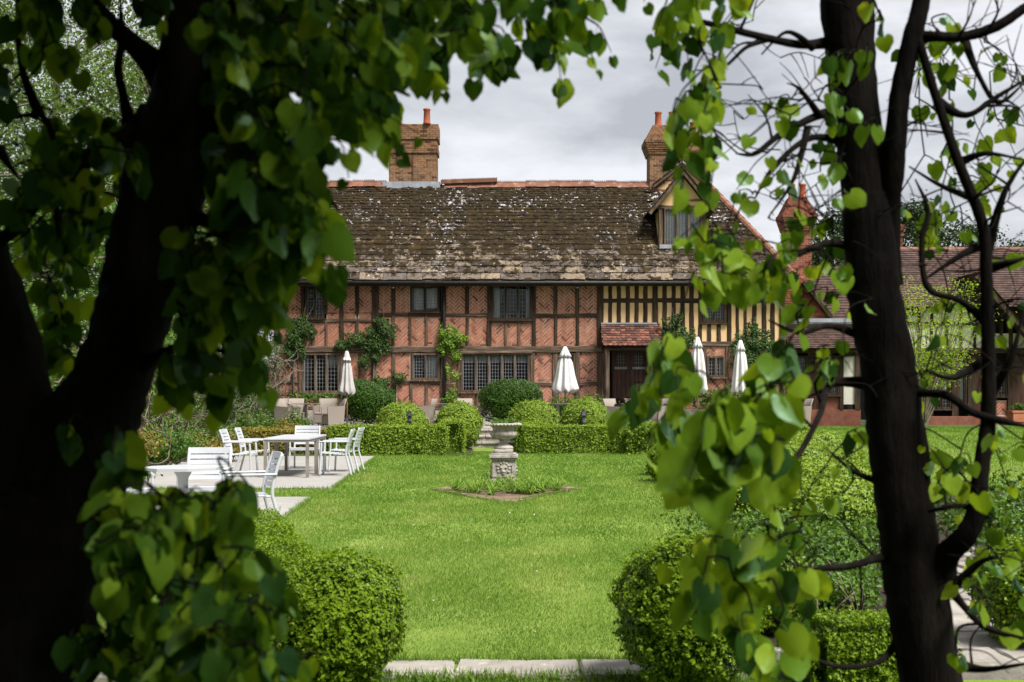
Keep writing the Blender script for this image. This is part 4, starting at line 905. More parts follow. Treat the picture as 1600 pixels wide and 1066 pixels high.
gpoly = [(rx(1532), rz(470)), (rx(1640), rz(545)), (rx(1532), rz(545))]
timber((rx(1522), 0, rz(432)), (rx(1625), 0, rz(552)), .22, (DR - .35, DR - .2)).build('barge_board', M['oak_v'], lodge)
ga = Vector((rx(1524), DR - .4, rz(426))); gb = Vector((rx(1628), DR - .4, rz(548))); m = MB(); nT = 22; sv = (gb - ga); su = sv.normalized(); sn = Vector((-su.z, 0, su.x)); sn = sn if sn.z > 0 else -sn
gs = MB().add([ga, gb, gb + Vector((0, 4, 0)), ga + Vector((0, 4, 0))], [(0, 1, 2, 3)]).build('gable_slope', M['tile_brown'], lodge)
chimney('red_brick', gx(1392, 49), gx(1408, 49), 48.8, 49.4, gz(400, 49), gz(352, 49), 'plain red brick chimney behind the right trunk', (), 'square', lodge)

# ------------------------------------------------------------------ hard landscape of the garden
def slab_poly(name, poly, z, th, mat):
    m = MB(); n = len(poly); m.add([(x, y, z) for x, y in poly] + [(x, y, z - th) for x, y in poly], [tuple(range(n))] + [(i, i+n, (i+1) % n + n, (i+1) % n) for i in range(n)]); return tag(m.build(name, M[mat]), kind='structure')
P1 = [(-9.0, 11.8), (-2.72, 11.8), (-3.02, 18.4), (-9.0, 18.4)]; P2 = [(-9.0, 20.15), (-2.97, 20.15), (-3.39, 30.6), (-9.0, 30.6)]
slab_poly('near_patio', P1, 0.028, 0.08, 'concrete'); slab_poly('far_patio', P2, 0.028, 0.08, 'concrete')
def in_poly(x, y, poly):
    c = np.zeros(len(x), bool); n = len(poly)
    for i in range(n):
        (x0, y0), (x1, y1) = poly[i], poly[(i+1) % n]
        if y0 == y1: continue
        c ^= ((y0 > y) != (y1 > y)) & (x < (x1 - x0) * (y - y0) / (y1 - y0) + x0)
    return c
# front edging of long stones, and the flagged path on the right
kerb = tag(empty('stone_edging', (0, 6.9, 0)), kind='structure')
def flag_mesh(w, d, h, seed):
    r_ = random.Random(seed); m = MB(); pts = []
    for k, (x, y) in enumerate(((-w/2, -d/2), (0, -d/2), (w/2, -d/2), (w/2, 0), (w/2, d/2), (0, d/2), (-w/2, d/2), (-w/2, 0))): pts.append((x + r_.uniform(-.02, .02), y + r_.uniform(-.02, .02)))
    n = 8; m.add([(x * .965, y * .95, h + r_.uniform(-.006, .006)) for x, y in pts] + [(x, y, h - .018) for x, y in pts] + [(x, y, -.06) for x, y in pts] + [(0, 0, h)],
        [(i, (i+1) % n, 3*n) for i in range(n)] + [(n+i, n+(i+1) % n, (i+1) % n, i) for i in range(n)] + [(2*n+i, 2*n+(i+1) % n, n+(i+1) % n, n+i) for i in range(n)]); return m.mesh('stone', M['flag'])
x = -2.4; k = 0
while x < 4.2:
    w = rnd.uniform(0.42, 0.78); o = bpy.data.objects.new('stone', flag_mesh(w - .012, .4, .028 if x < .9 else .07, k)); col.objects.link(o); o.parent = kerb; o.matrix_parent_inverse = kerb.matrix_basis.inverted()
    o.location = (x + w / 2, 6.9 + (.12 if x > .9 else 0), 0.0); o.rotation_euler = (0, 0, rnd.uniform(-.02, .02)); x += w; k += 1
path = tag(empty('flagged_path', (3.4, 9, 0)), kind='structure')
for i in range(8):
    for j in range(2):
        y = 7.45 + i * .62; o = bpy.data.objects.new('stone', flag_mesh(.62, .58, .06 + .02 * (i // 3), 40 + i * 2 + j)); col.objects.link(o); o.parent = path; o.matrix_parent_inverse = path.matrix_basis.inverted()
        o.location = (2.72 + i * .17 + j * .64, y + j * .05, 0.0); o.rotation_euler = (0, 0, rnd.uniform(-.06, .06))
m = MB(); m.add([(1.2, 7.1, .012), (9, 7.1, .012), (9, 19.8, .012), (2.95, 19.8, .012), (2.62, 14, .012), (1.6, 9.5, .012)], [(0, 1, 2, 3, 4, 5)]); tag(m.build('right_bed', M['soil']), kind='structure')
m = MB(); m.add([(-9, 6.2, -.012), (6, 6.2, -.012), (6, 6.75, -.012), (-9, 6.75, -.012)], [(0, 1, 2, 3)]); tag(m.build('grass_verge', M['lawn']), kind='structure')
m = MB(); m.add([(-9, 31.4, .01), (-.95, 31.4, .01), (-1.25, 36.95, .01), (-9, 36.95, .01)], [(0, 1, 2, 3)]); tag(m.build('left_bed', M['soil']), kind='structure')
m = MB(); m.add([(.0, 32.2, .014), (9, 32.2, .014), (9, 36.95, .014), (.1, 36.95, .014)], [(0, 1, 2, 3)]); tag(m.build('terrace_bed', M['soil']), kind='structure')
steps = tag(empty('garden_steps', (-.6, 36.2, 0)), kind='structure')
for i in range(3):
    z0, z1, y0 = i * .18, (i + 1) * .18, 35.7 + i * .4
    xs_ = [-1.35, -.9 + .1 * i, -.25 - .12 * i, .3]
    for a, b in zip(xs_[:-1], xs_[1:]): MB().box(a + .006, b - .006, y0, y0 + .47, z1 - .065, z1, b=.015).build('tread', M['flag'], steps)
    MB().box(-1.33, .28, y0 + .04, 37.0, max(0, z0 - .0), z1 - .066).build('riser', M['stone'], steps)

# ------------------------------------------------------------------ grass
def grass(name, rects, seed, excl=()):
    r = np.random.default_rng(seed); Vs, Ts = [], []
    for (x0, x1, y0, y1, dens, h, w, zf) in rects:
        n = int((x1 - x0) * (y1 - y0) * dens); x = r.uniform(x0, x1, n); y = r.uniform(y0, y1, n); keep = np.ones(n, bool)
        for p in excl: keep &= ~in_poly(x, y, p)
        x, y = x[keep], y[keep]; n = len(x); z = zf(x, y)
        pat = vnoise(np.stack([x * .9, y * .6, x * 0], 1), 3); hh = h * (1 + .25 * pat) * r.uniform(.55, 1.25, n); a = r.uniform(0, 6.283, n); lx, ly = r.normal(0, .45, n) * hh, r.normal(-.1, .45, n) * hh
        ww = w * r.uniform(.7, 1.3, n) / 2
        b0 = np.stack([x - np.cos(a) * ww, y - np.sin(a) * ww, z], 1); b1 = np.stack([x + np.cos(a) * ww, y + np.sin(a) * ww, z], 1); tp = np.stack([x + lx, y + ly, z + hh], 1)
        Vs.append(np.stack([b0, b1, tp], 1).reshape(-1, 3)); p2 = vnoise(np.stack([x * 3.1, y * 2.2, x * 0], 1), 13); p3 = vnoise(np.stack([x * .3 + y * .25, y * .2, x * 0], 1), 14, 2) + .55 * np.sin(x * 4.2 + .4 * np.sin(y * .3)); Ts.append(np.repeat(np.clip(.45 + .2 * pat + .16 * p2 + .16 * p3 + r.normal(0, .24, n), 0, 1), 3))
    V = np.concatenate(Vs); o = bpy.data.objects.new(name, raw_mesh(name, V, np.arange(len(V)).reshape(-1, 3), 3, M['grass'], np.concatenate(Ts))); col.objects.link(o); return o
flat = lambda x, y: np.zeros(len(x)) + .002
diamond = [(-1.36, 20.0), (-.1, 17.5), (1.15, 20.2), (-.1, 22.8)]
mg = lambda p, e: [(x + (e if x > -5 else 0), y) for x, y in p]
EX = [P1, P2, diamond, [(1.3, 7.0), (9, 7), (9, 19.9), (2.95, 19.9), (2.62, 14), (1.6, 9.5)]]
tag(grass('lawn_grass', [(-2.9, 2.6, 7.1, 9.5, 6600, .027, .0045, flat), (-3.4, 3.0, 9.5, 13, 4000, .03, .006, flat), (-5, 3.2, 13, 18.6, 1900, .038, .009, flat), (-6, 4.6, 18.6, 25, 1000, .042, .013, flat), (-6.5, 5.4, 25, 33.5, 560, .045, .018, flat)], 5, EX), 'short mown lawn grass around the stone urn', 'grass', kind='stuff')
def upz(x, y): return np.where(y < 27, .05 + .31 * (y - 20) / 7, .36 + (ZT - .05 - .36) * (y - 27) / 14) + .002
tag(grass('upper_lawn_grass', [(5.2, 17, 20, 28, 620, .045, .014, upz), (5.7, 19, 28, 40.8, 380, .05, .02, upz)], 6), 'short mown grass of the lawn before the right wing', 'grass', kind='stuff')
tag(grass('verge_grass', [(-1.6, 1.6, 6.2, 6.72, 5000, .05, .006, lambda x, y: x * 0 - .01)], 8), 'strip of rougher grass in front of the stone edging', 'grass', kind='stuff')
# tufts standing proud along the patio edges
def edge_tufts(segs, seed):
    r = np.random.default_rng(seed); Vs = []; Ts = []
    for (a, b) in segs:
        a = np.array(a); b = np.array(b); L_ = np.linalg.norm(b - a); n = int(L_ * 260); t = r.uniform(0, 1, n)[:, None]; p = a + (b - a) * t + r.normal(0, .02, (n, 2)); h = r.uniform(.03, .085, n)
        ang = r.uniform(0, 6.28, n); w = .006; lean = r.normal(0, .03, (n, 2))
        Vs.append(np.stack([np.c_[p[:, 0] - np.cos(ang) * w, p[:, 1] - np.sin(ang) * w, np.zeros(n)], np.c_[p[:, 0] + np.cos(ang) * w, p[:, 1] + np.sin(ang) * w, np.zeros(n)], np.c_[p + lean, h]], 1).reshape(-1, 3)); Ts.append(np.repeat(r.uniform(.1, .8, n), 3))
    V = np.concatenate(Vs); o = bpy.data.objects.new('edge_grass', raw_mesh('edge_grass', V, np.arange(len(V)).reshape(-1, 3), 3, M['grass'], np.concatenate(Ts))); col.objects.link(o); return o
tag(edge_tufts([(P1[1], P1[2]), (P1[2], (-6, 18.4)), ((-6, 20.13), P2[1]), (P2[1], P2[2]), ((-1.4, 7.12), (1.2, 7.12)), ((-1.4, 7.1), (1.2, 7.1)), ((-1.4, 6.7), (1.4, 6.7)), ((-1.4, 6.69), (1.4, 6.69)), ((-1.36, 20), (-.1, 17.5)), ((-.1, 17.5), (1.15, 20.2))], 9), 'longer grass tufts along the paving and bed edges', 'grass', kind='stuff')
# fallen petals on the lawn
m = MB(); 
for i in range(26):
    x, y = rnd.uniform(-2.2, 2.0), rnd.uniform(7.5, 16); a = rnd.uniform(0, 6); s_ = rnd.uniform(.006, .011); m.add([(x + s_ * math.cos(a + q * 1.57), y + s_ * math.sin(a + q * 1.57), .035 + rnd.uniform(-.005, .008)) for q in range(4)], [(0, 1, 2, 3)])
tag(m.build('fallen_petals', M['canvas']), 'pale fallen petals scattered over the near lawn', 'petals', kind='stuff')

# ------------------------------------------------------------------ clipped box: balls, mounds, hedges
def ball(name, label, cat, c, rx_, ry_, h, n, size, mat, seed, group=None, sq=2.3, lump=0.07, tips=0.35, z0=0.0, stems=True):
    """clipped shrub: lumpy dome of leaf-sized faces over a twiggy inside"""
    r = np.random.default_rng(seed); t = thing(name, label, cat, (c[0], c[1], z0), group)
    u = r.normal(0, 1, (n, 3)); u /= np.linalg.norm(u, axis=1, keepdims=True); u[:, 2] = np.abs(u[:, 2]) * np.where(r.random(n) < .28, -.75, 1)
    rad = (np.abs(u[:, 0])**sq + np.abs(u[:, 1])**sq + np.abs(u[:, 2])**sq) ** (-1 / sq)
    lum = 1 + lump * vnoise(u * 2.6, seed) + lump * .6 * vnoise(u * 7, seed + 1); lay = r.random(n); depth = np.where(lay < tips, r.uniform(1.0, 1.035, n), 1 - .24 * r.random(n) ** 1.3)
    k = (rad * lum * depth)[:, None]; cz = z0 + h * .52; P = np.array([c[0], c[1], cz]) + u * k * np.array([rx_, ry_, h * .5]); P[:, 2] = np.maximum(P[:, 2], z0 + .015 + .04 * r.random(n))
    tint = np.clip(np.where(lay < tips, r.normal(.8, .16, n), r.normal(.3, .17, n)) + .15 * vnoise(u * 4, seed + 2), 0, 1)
    # new shoots: short sprigs of leaves that stand out of the clipped face
    ns = n // 26; pk = r.integers(0, n, ns); dv = u[pk] + r.normal(0, .35, (ns, 3)) + np.array([0, 0, .35]); dv /= np.linalg.norm(dv, axis=1, keepdims=True); ln = np.minimum(size * r.uniform(1.2, 3.4, ns), .022 + size * .9)
    kk = np.tile(np.arange(7) / 6.0, ns); SP = np.repeat(P[pk], 7, 0) + np.repeat(dv * ln[:, None], 7, 0) * kk[:, None] + r.normal(0, size * .22, (ns * 7, 3)); P = np.r_[P, SP]; u = np.r_[u, np.repeat(dv, 7, 0)]; tint = np.r_[tint, np.clip(.55 + .4 * kk + r.normal(0, .12, ns * 7), 0, 1)]; P[:, 2] = np.maximum(P[:, 2], z0 + .015)
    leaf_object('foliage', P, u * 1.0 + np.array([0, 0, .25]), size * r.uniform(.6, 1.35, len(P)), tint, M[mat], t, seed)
    m = MB(); NU, NV = 22, 12; vs = []; D = []
    for i in range(NV + 1):
        for j in range(NU):
            th = math.pi * (i / NV) ; ph = 2 * math.pi * j / NU; D.append((math.sin(th) * math.cos(ph), math.sin(th) * math.sin(ph), math.cos(th)))
    D = np.array(D); rr = (np.abs(D[:, 0])**sq + np.abs(D[:, 1])**sq + np.abs(D[:, 2])**sq) ** (-1 / sq) * (1 + lump * vnoise(D * 2.6, seed)) * .74
    Q = np.array([c[0], c[1], cz]) + D * rr[:, None] * np.array([rx_, ry_, h * .5]); Q[:, 2] = np.maximum(Q[:, 2], z0 - .02)
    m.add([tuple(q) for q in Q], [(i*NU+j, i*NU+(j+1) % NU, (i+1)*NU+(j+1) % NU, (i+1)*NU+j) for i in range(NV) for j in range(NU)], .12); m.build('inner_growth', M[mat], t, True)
    return t
def hedge(name, label, pts, wid, h, n, size, mat, seed, group=None, z0=0.0, tips=.4, lump=.035, cat='hedge'):
    """clipped hedge along a ground polyline"""
    r = np.random.default_rng(seed); P = np.array(pts, float); seg = np.linalg.norm(np.diff(P, axis=0), axis=1); cum = np.r_[0, np.cumsum(seg)]; L_ = cum[-1]; t = thing(name, label, cat, (P[0, 0], P[0, 1], z0), group)
    def atl(s):
        i = np.clip(np.searchsorted(cum, s, 'right') - 1, 0, len(seg) - 1); f = (s - cum[i]) / seg[i]; p = P[i] + (P[i+1] - P[i]) * f[:, None]; d = (P[i+1] - P[i]) / seg[i][:, None]; return p, np.stack([-d[:, 1], d[:, 0]], 1), d
    per = h * 2 + wid; q = r.uniform(0, per, n); s = r.uniform(-.02, L_ + .02, n); s = np.clip(s, 0, L_ - 1e-6); p, nr, d = atl(s)
    side = np.where(q < h, -1, np.where(q > h + wid, 1, 0)); zz = np.where(side == 0, h, np.where(side < 0, q, q - h - wid)); off = np.where(side == 0, (q - h) - wid / 2, side * wid / 2)
    ends = r.random(n) < (wid / (2 * L_ + wid)); e_s = r.random(n) < .5; s2 = np.where(e_s, 1e-4, L_ - 1e-4); pe, ne, de = atl(s2); off = np.where(ends, r.uniform(-wid/2, wid/2, n), off); zz = np.where(ends, r.uniform(0, h, n), zz); p = np.where(ends[:, None], pe, p); nr = np.where(ends[:, None], ne, nr); d = np.where(ends[:, None], de, d)
    Nn = np.c_[nr * side[:, None], (side == 0) * 1.0]; Nn = np.where(ends[:, None], np.c_[np.where(e_s, -1, 1)[:, None] * d, np.zeros(n)], Nn)
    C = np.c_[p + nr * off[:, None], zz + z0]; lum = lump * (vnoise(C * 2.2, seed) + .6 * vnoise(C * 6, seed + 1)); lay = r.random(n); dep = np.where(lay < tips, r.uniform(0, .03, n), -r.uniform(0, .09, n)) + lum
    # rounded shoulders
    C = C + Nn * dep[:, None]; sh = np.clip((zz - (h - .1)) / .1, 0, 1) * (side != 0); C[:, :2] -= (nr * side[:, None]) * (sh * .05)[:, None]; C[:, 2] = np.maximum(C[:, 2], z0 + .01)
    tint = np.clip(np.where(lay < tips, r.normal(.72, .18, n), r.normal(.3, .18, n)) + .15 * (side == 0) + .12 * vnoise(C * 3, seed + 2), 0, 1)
    ns = n // 26; pk = r.integers(0, n, ns); dv = Nn[pk] + r.normal(0, .35, (ns, 3)) + np.array([0, 0, .3]); dv /= np.linalg.norm(dv, axis=1, keepdims=True); ln = np.minimum(size * r.uniform(1.0, 2.8, ns), .022 + size * .8)
    kk = np.tile(np.arange(6) / 5.0, ns); SP = np.repeat(C[pk], 6, 0) + np.repeat(dv * ln[:, None], 6, 0) * kk[:, None] + r.normal(0, size * .22, (ns * 6, 3)); C = np.r_[C, SP]; Nn = np.r_[Nn, np.repeat(dv, 6, 0)]; tint = np.r_[tint, np.clip(.55 + .4 * kk + r.normal(0, .12, ns * 6), 0, 1)]
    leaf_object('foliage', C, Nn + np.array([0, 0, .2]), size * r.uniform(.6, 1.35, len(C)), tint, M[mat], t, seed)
    m = MB(); ns = max(4, int(L_ / .25)); vs = []; ss = np.linspace(0, L_ - 1e-6, ns + 1); pp, nn, _ = atl(ss); w2 = wid / 2 - .06
    for i in range(ns + 1):
        for (o_, z) in ((-w2, 0), (-w2, h - .1), (-w2 + .08, h - .055), (w2 - .08, h - .055), (w2, h - .1), (w2, 0)): vs.append((pp[i][0] + nn[i][0] * o_, pp[i][1] + nn[i][1] * o_, z0 + z + rnd.uniform(-.01, .01)))
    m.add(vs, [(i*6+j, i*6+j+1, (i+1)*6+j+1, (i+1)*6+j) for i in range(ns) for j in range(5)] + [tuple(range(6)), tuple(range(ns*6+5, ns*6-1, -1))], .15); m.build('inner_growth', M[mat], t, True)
    return t
def shrub(name, label, cat, c, rx_, ry_, h, n, size, mat, seed, group=None, z0=0.0, nst=9, stem='pale_bark', spread=1.0, twig=.008):
    """loose shrub: stems with leaf sprays round their ends"""
    r = np.random.default_rng(seed); rr_ = random.Random(seed); t = thing(name, label, cat, (c[0], c[1], z0), group); m = MB(); tips_ = []
    for i in range(nst):
        a = rr_.uniform(0, 6.283); q = rr_.uniform(.25, 1) ** .6; tip = Vector((c[0] + math.cos(a) * rx_ * q * .9, c[1] + math.sin(a) * ry_ * q * .9, z0 + h * rr_.uniform(.45, .98) * (1.05 - .35 * q)))
        b = Vector((c[0] + rr_.uniform(-.06, .06) * spread, c[1] + rr_.uniform(-.06, .06) * spread, z0 - .02)); md = b.lerp(tip, .5) + Vector((rr_.uniform(-.08, .08), rr_.uniform(-.08, .08), .08)) * h
        pts = smooth_path([tuple(b), tuple(md), tuple(tip)], 5); m.tube(pts, [twig * (1 - .75 * k / len(pts)) for k in range(len(pts))], 5)
        tips_ += [(p, k / len(pts)) for k, p in enumerate(pts) if k > 3]
    m.build('stem', M[stem], t, True)
    T = np.array([p for p, _ in tips_]); idx = r.integers(0, len(T), n); g = r.normal(0, 1, (n, 3)); g /= np.linalg.norm(g, axis=1, keepdims=True); g *= (r.random(n) ** .45)[:, None]
    C = T[idx] + g * np.array([rx_, ry_, h * .5]) * .38; C[:, 2] = np.maximum(C[:, 2], z0 + .02)
    tint = np.clip(r.normal(.42, .25, n) + .2 * vnoise(C * 4, seed), 0, 1)
    leaf_object('foliage', C, g + np.array([0, 0, .6]), size * r.uniform(.6, 1.3, n), tint, M[mat], t, seed, aspect=.6); return t

# near balls either side of the edging
ball('box_ball', 'big clipped box ball at the lower left edge of the lawn', 'shrub', (-.95, 6.5), .36, .37, .68, 32000, .025, 'box', 11, 'clipped box balls in the foreground', lump=.09)
ball('box_ball', 'big clipped box ball at the lower right edge of the lawn', 'shrub', (.94, 6.5), .36, .38, .78, 32000, .025, 'box', 12, 'clipped box balls in the foreground', lump=.1)
hedge('box_hedge', 'low yellow-green box hedge behind the left foreground ball', [(-1.5, 8.2), (-1.9, 9.2), (-2.4, 11)], .55, .46, 36000, .024, 'box', 13, tips=.5, lump=.06)
ball('box_ball', 'clipped box ball at the right frame edge beside the flagged path', 'shrub', (3.2, 7.4), .36, .36, .66, 22000, .024, 'box', 14, lump=.05)
hedge('box_hedge', 'small low box hedge at the foot of the right trunk', [(1.62, 6.55), (2.3, 6.6)], .42, .33, 22000, .022, 'box', 15, tips=.5)
ball('box_ball', 'box shrub joined behind the right foreground ball', 'shrub', (1.62, 8.0), .34, .34, .52, 16000, .026, 'box', 16, lump=.08)
# hedges before the terrace
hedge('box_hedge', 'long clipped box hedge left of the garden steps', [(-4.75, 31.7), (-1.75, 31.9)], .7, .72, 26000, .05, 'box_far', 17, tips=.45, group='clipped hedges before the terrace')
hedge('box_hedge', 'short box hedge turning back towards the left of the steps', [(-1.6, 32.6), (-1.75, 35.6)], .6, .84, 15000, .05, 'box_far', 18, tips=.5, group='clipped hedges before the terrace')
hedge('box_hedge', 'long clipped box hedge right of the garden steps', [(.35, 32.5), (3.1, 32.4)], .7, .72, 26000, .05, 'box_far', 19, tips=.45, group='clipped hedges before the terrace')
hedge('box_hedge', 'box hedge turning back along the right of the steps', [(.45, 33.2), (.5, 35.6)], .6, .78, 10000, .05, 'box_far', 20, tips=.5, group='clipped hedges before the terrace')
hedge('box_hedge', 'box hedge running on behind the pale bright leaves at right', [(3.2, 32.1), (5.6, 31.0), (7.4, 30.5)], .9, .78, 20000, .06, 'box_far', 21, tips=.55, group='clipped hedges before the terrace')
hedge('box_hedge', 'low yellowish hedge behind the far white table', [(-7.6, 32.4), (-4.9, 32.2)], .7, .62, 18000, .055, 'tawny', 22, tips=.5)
# balls of the terrace bed
g_ = 'round box balls along the terrace'
for (cx, d_, w_, ty, lab) in ((628, 35.2, 76, 634, 'leftmost pale box ball by a black lantern'), (716, 35.0, 67, 633, 'pale box ball just left of the garden steps'), (834, 35.2, 74, 630, 'pale box ball just right of the stone urn'), (914, 35.0, 72, 627, 'rightmost pale box ball with a black lantern in front')):
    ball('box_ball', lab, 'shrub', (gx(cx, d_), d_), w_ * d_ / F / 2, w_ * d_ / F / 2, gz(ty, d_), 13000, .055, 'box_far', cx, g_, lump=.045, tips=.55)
ball('yew_mound', 'dark green clipped mound beside the left parasol', 'shrub', (gx(572, 39.8), 39.8), .92, .85, gz(597, 39.8) - ZT, 16000, .055, 'yew', 31, 'dark clipped mounds against the house', z0=ZT, tips=.3)
ball('yew_mound', 'dark green clipped mound under the five-light window', 'shrub', (gx(800, 39.8), 39.8), 1.02, .85, gz(598, 39.8) - ZT, 17000, .055, 'yew', 32, 'dark clipped mounds against the house', z0=ZT, tips=.3, sq=2.8)
shrub('leafy_shrub', 'loose bright green shrub left of the oak door', 'shrub', (gx(906, 40.4), 40.4), 1.15, .5, 1.15, 9000, .07, 'shrub', 33, z0=ZT, nst=26, spread=12)
# right hand parterre
ball('box_ball', 'dark-sided box ball at the lawn corner behind hanging leaves', 'shrub', (2.8, 21.8), .34, .34, .68, 12000, .04, 'box', 34, tips=.5)
ball('box_ball', 'rounded pale box mound beside the lawn corner ball', 'shrub', (3.25, 21.0), .4, .4, .7, 10000, .042, 'box_far', 35, tips=.5)
hedge('box_hedge', 'box hedge edging the right side of the lawn', [(2.95, 20.4), (2.95, 17), (2.8, 14.2)], .55, .5, 26000, .035, 'box_far', 36, tips=.5)
for i, (x, y, w_, h_, lab) in enumerate(((4.2, 19.5, .95, .8, 'broad pale box mound left of the right trunk'), (5.1, 21.5, .95, .86, 'pale box mound before the upper lawn'), (4.1, 16.6, .9, .62, 'low pale box mound in the middle of the right bed'), (3.5, 23.6, .8, .62, 'low pale mound at the back of the right bed'), (3.5, 13.4, .7, .55, 'small pale mound at the near end of the right bed'))):
    ball('box_mound', lab, 'shrub', (x, y), w_, w_ * .8, h_, 13000, .045, 'box_far', 40 + i, 'box mounds in the right bed', lump=.09, tips=.55, sq=2.6)
for i, (x, y, w_, h_, lab) in enumerate(((2.25, 9.6, .6, .62, 'leafy rose bush left of the right trunk'), (2.9, 10.6, .6, .7, 'leafy rose bush half hidden by the right trunk'), (2.1, 11.6, .7, .55, 'leafy rose bush near the lawn edge'), (4.9, 12.2, .8, .75, 'leafy bush right of the trunk above the path'), (5.9, 13.5, .9, .8, 'leafy bush at the right frame edge'), (4.2, 14.6, .8, .6, 'leafy bush between the trunk and upper lawn'), (1.95, 8.4, .45, .45, 'low leafy plant on the dark soil'), (4.7, 10.6, .6, .7, 'leafy plant beyond the flagged path'), (2.45, 8.9, .45, .5, 'leafy rose bush on the dark soil left of the trunk foot'))):
    shrub('rose_bush', lab, 'shrub', (x, y), w_, w_, h_, 2600, .05 if y < 12 else .06, 'shrub', 50 + i, 'rose bushes in the right bed', nst=16, stem='vine_stem', spread=3)
# bare canes on the dark soil
for i, (x, y) in enumerate(((2.0, 7.9), (2.35, 8.2))):
    t = thing('rose_canes', ('bare thorny canes left of the trunk foot', 'bare thorny canes near the small low hedge')[i], 'plant', (x, y, 0)); m = MB()
    for k in range(7):
        a = rnd.uniform(0, 6.28); l = rnd.uniform(.25, .5); m.tube(smooth_path([(x, y, 0), (x + .1 * math.cos(a), y + .1 * math.sin(a), l * .6), (x + .22 * math.cos(a), y + .22 * math.sin(a), l)], 4), .006, 5)
    m.build('stem', M['vine_stem'], t, True)

# lavender drifts at the terrace edge
def lavender(label, x0, x1, y, z, seed):
    r = np.random.default_rng(seed); n = int((x1 - x0) * 900); x = r.uniform(x0, x1, n); yy = y + r.normal(0, .16, n); h = r.uniform(.14, .38, n) * (1 + .3 * np.sin(x * 5)); a = r.uniform(0, 6.28, n); lx = r.normal(0, .1, n); w = .012
    V = np.stack([np.c_[x - np.cos(a) * w, yy - np.sin(a) * w, np.full(n, z)], np.c_[x + np.cos(a) * w, yy + np.sin(a) * w, np.full(n, z)], np.c_[x + lx + w, yy + r.normal(0, .05, n), z + h], np.c_[x + lx - w, yy, z + h]], 1).reshape(-1, 3)
    q = np.arange(4 * n).reshape(-1, 4); o = bpy.data.objects.new('lavender', raw_mesh('lavender', V, q, 4, M['lavender'], np.repeat(r.uniform(0, 1, n), 4))); col.objects.link(o); tag(o, label, 'plant', 'lavender along the terrace edge')
lavender('grey-mauve lavender between the left chairs and the hedge', -5.6, -3.1, 36.2, .3, 1); lavender('grey-mauve lavender right of the rightmost lantern', 2.2, 4.6, 36.2, .3, 2); lavender('grey-mauve lavender below the far right wicker chairs', 4.7, 6.8, 36.0, .3, 3); lavender('short lavender clump left of the steps', -3.0, -2.2, 36.4, .35, 4)

# ------------------------------------------------------------------ the urn on its pedestal
UX, UY = gx(787, 20.5), 20.5
def ux(p): return gx(p, UY)
def uz(p): return gz(p, UY)
urn = thing('stone_urn', 'carved stone urn on a square pedestal in the middle of the lawn', 'urn', (UX, UY, 0))
m = MB(); hw = .215
m.box(UX - .26, UX + .26, UY - .26, UY + .26, -.02, .1, b=.01); m.box(UX - .235, UX + .235, UY - .235, UY + .235, .1, .16, b=.012); m.build('plinth', M['stone'], urn)
m = MB(); m.box(UX - .185, UX + .185, UY - .185, UY + .185, .16, uz(720), b=.006); ped = m.build('pedestal', M['stone'], urn)
for s_ in (0, 1, 2, 3):
    m = MB(); c_, sn_ = [(0, -1), (1, 0), (0, 1), (-1, 0)][s_]; zt, zb_ = uz(723), .2
    def loc(a, b, z): return (UX + c_ * b - sn_ * a, UY + sn_ * b + c_ * a, z) 
    for (a0, a1, z0, z1) in ((-.185, -.14, zb_, zt), (.14, .185, zb_, zt), (-.14, .14, zt - .04, zt), (-.14, .14, zb_, zb_ + .04)):
        vs = [loc(a, b, z) for z in (z0, z1) for a, b in ((a0, .18), (a1, .18), (a1, .2), (a0, .2))]; m.add(vs, [(0,3,2,1), (4,5,6,7), (0,1,5,4), (1,2,6,5), (2,3,7,6), (3,0,4,7)])
    m.build('panel_frame', M['stone'], ped)
    # carved animal mask: muzzle, brows, cheeks, mane lobes
    m = MB(); zc = (zt + zb_) / 2 + .01
    def blob(a, z, ra, rz_, dp):
        n = 10; vs = []; 
        for k, (rr, dd) in enumerate(((1, 0), (.8, .6), (.45, .92))):
            for j in range(n): an = 6.283 * j / n; vs.append(loc(a + math.cos(an) * ra * rr, .183 + dp * dd, z + math.sin(an) * rz_ * rr))
        vs.append(loc(a, .183 + dp, z)); m.add(vs, [(k*n+j, k*n+(j+1) % n, (k+1)*n+(j+1) % n, (k+1)*n+j) for k in range(2) for j in range(n)] + [(2*n+j, 2*n+(j+1) % n, 3*n) for j in range(n)])
    blob(0, zc, .085, .1, .03); blob(0, zc - .035, .04, .035, .06); blob(-.04, zc + .03, .032, .02, .05); blob(.04, zc + .03, .032, .02, .05); blob(0, zc - .075, .03, .02, .045)
    for j in range(9): an = -.5 + j * 4.14 / 8; blob(math.cos(an) * .095, zc + .01 + math.sin(an) * .1, .03, .03, .028)
    m.build('carved_mask', M['stone'], ped, True)
m = MB(); z = uz(720)
for (w_, z0, z1) in ((.2, z, z + .025), (.222, z + .025, z + .055), (.242, z + .055, z + .11), (.215, z + .11, z + .13)): m.box(UX - w_, UX + w_, UY - w_, UY + w_, z0, z1, b=.008)
zc0 = z + .13; m.build('cornice', M['stone'], urn)
m = MB(); m.box(UX - .16, UX + .16, UY - .16, UY + .16, zc0, zc0 + .07, b=.008); m.lathe([(.16, 0), (.165, .02), (.15, .045), (.11, .06), (.075, .09), (.065, .12), (.08, .14), (.085, .15), (.06, .155)], 32, (UX, UY, zc0 + .07)); m.build('foot', M['stone'], urn, True)
zu = zc0 + .22; RT = uz(661)
fl = lambda i, j: 1 + (.035 * abs(math.sin(j * math.pi / 3)) if 1 <= i <= 5 else 0)
m = MB(); hb = RT - zu
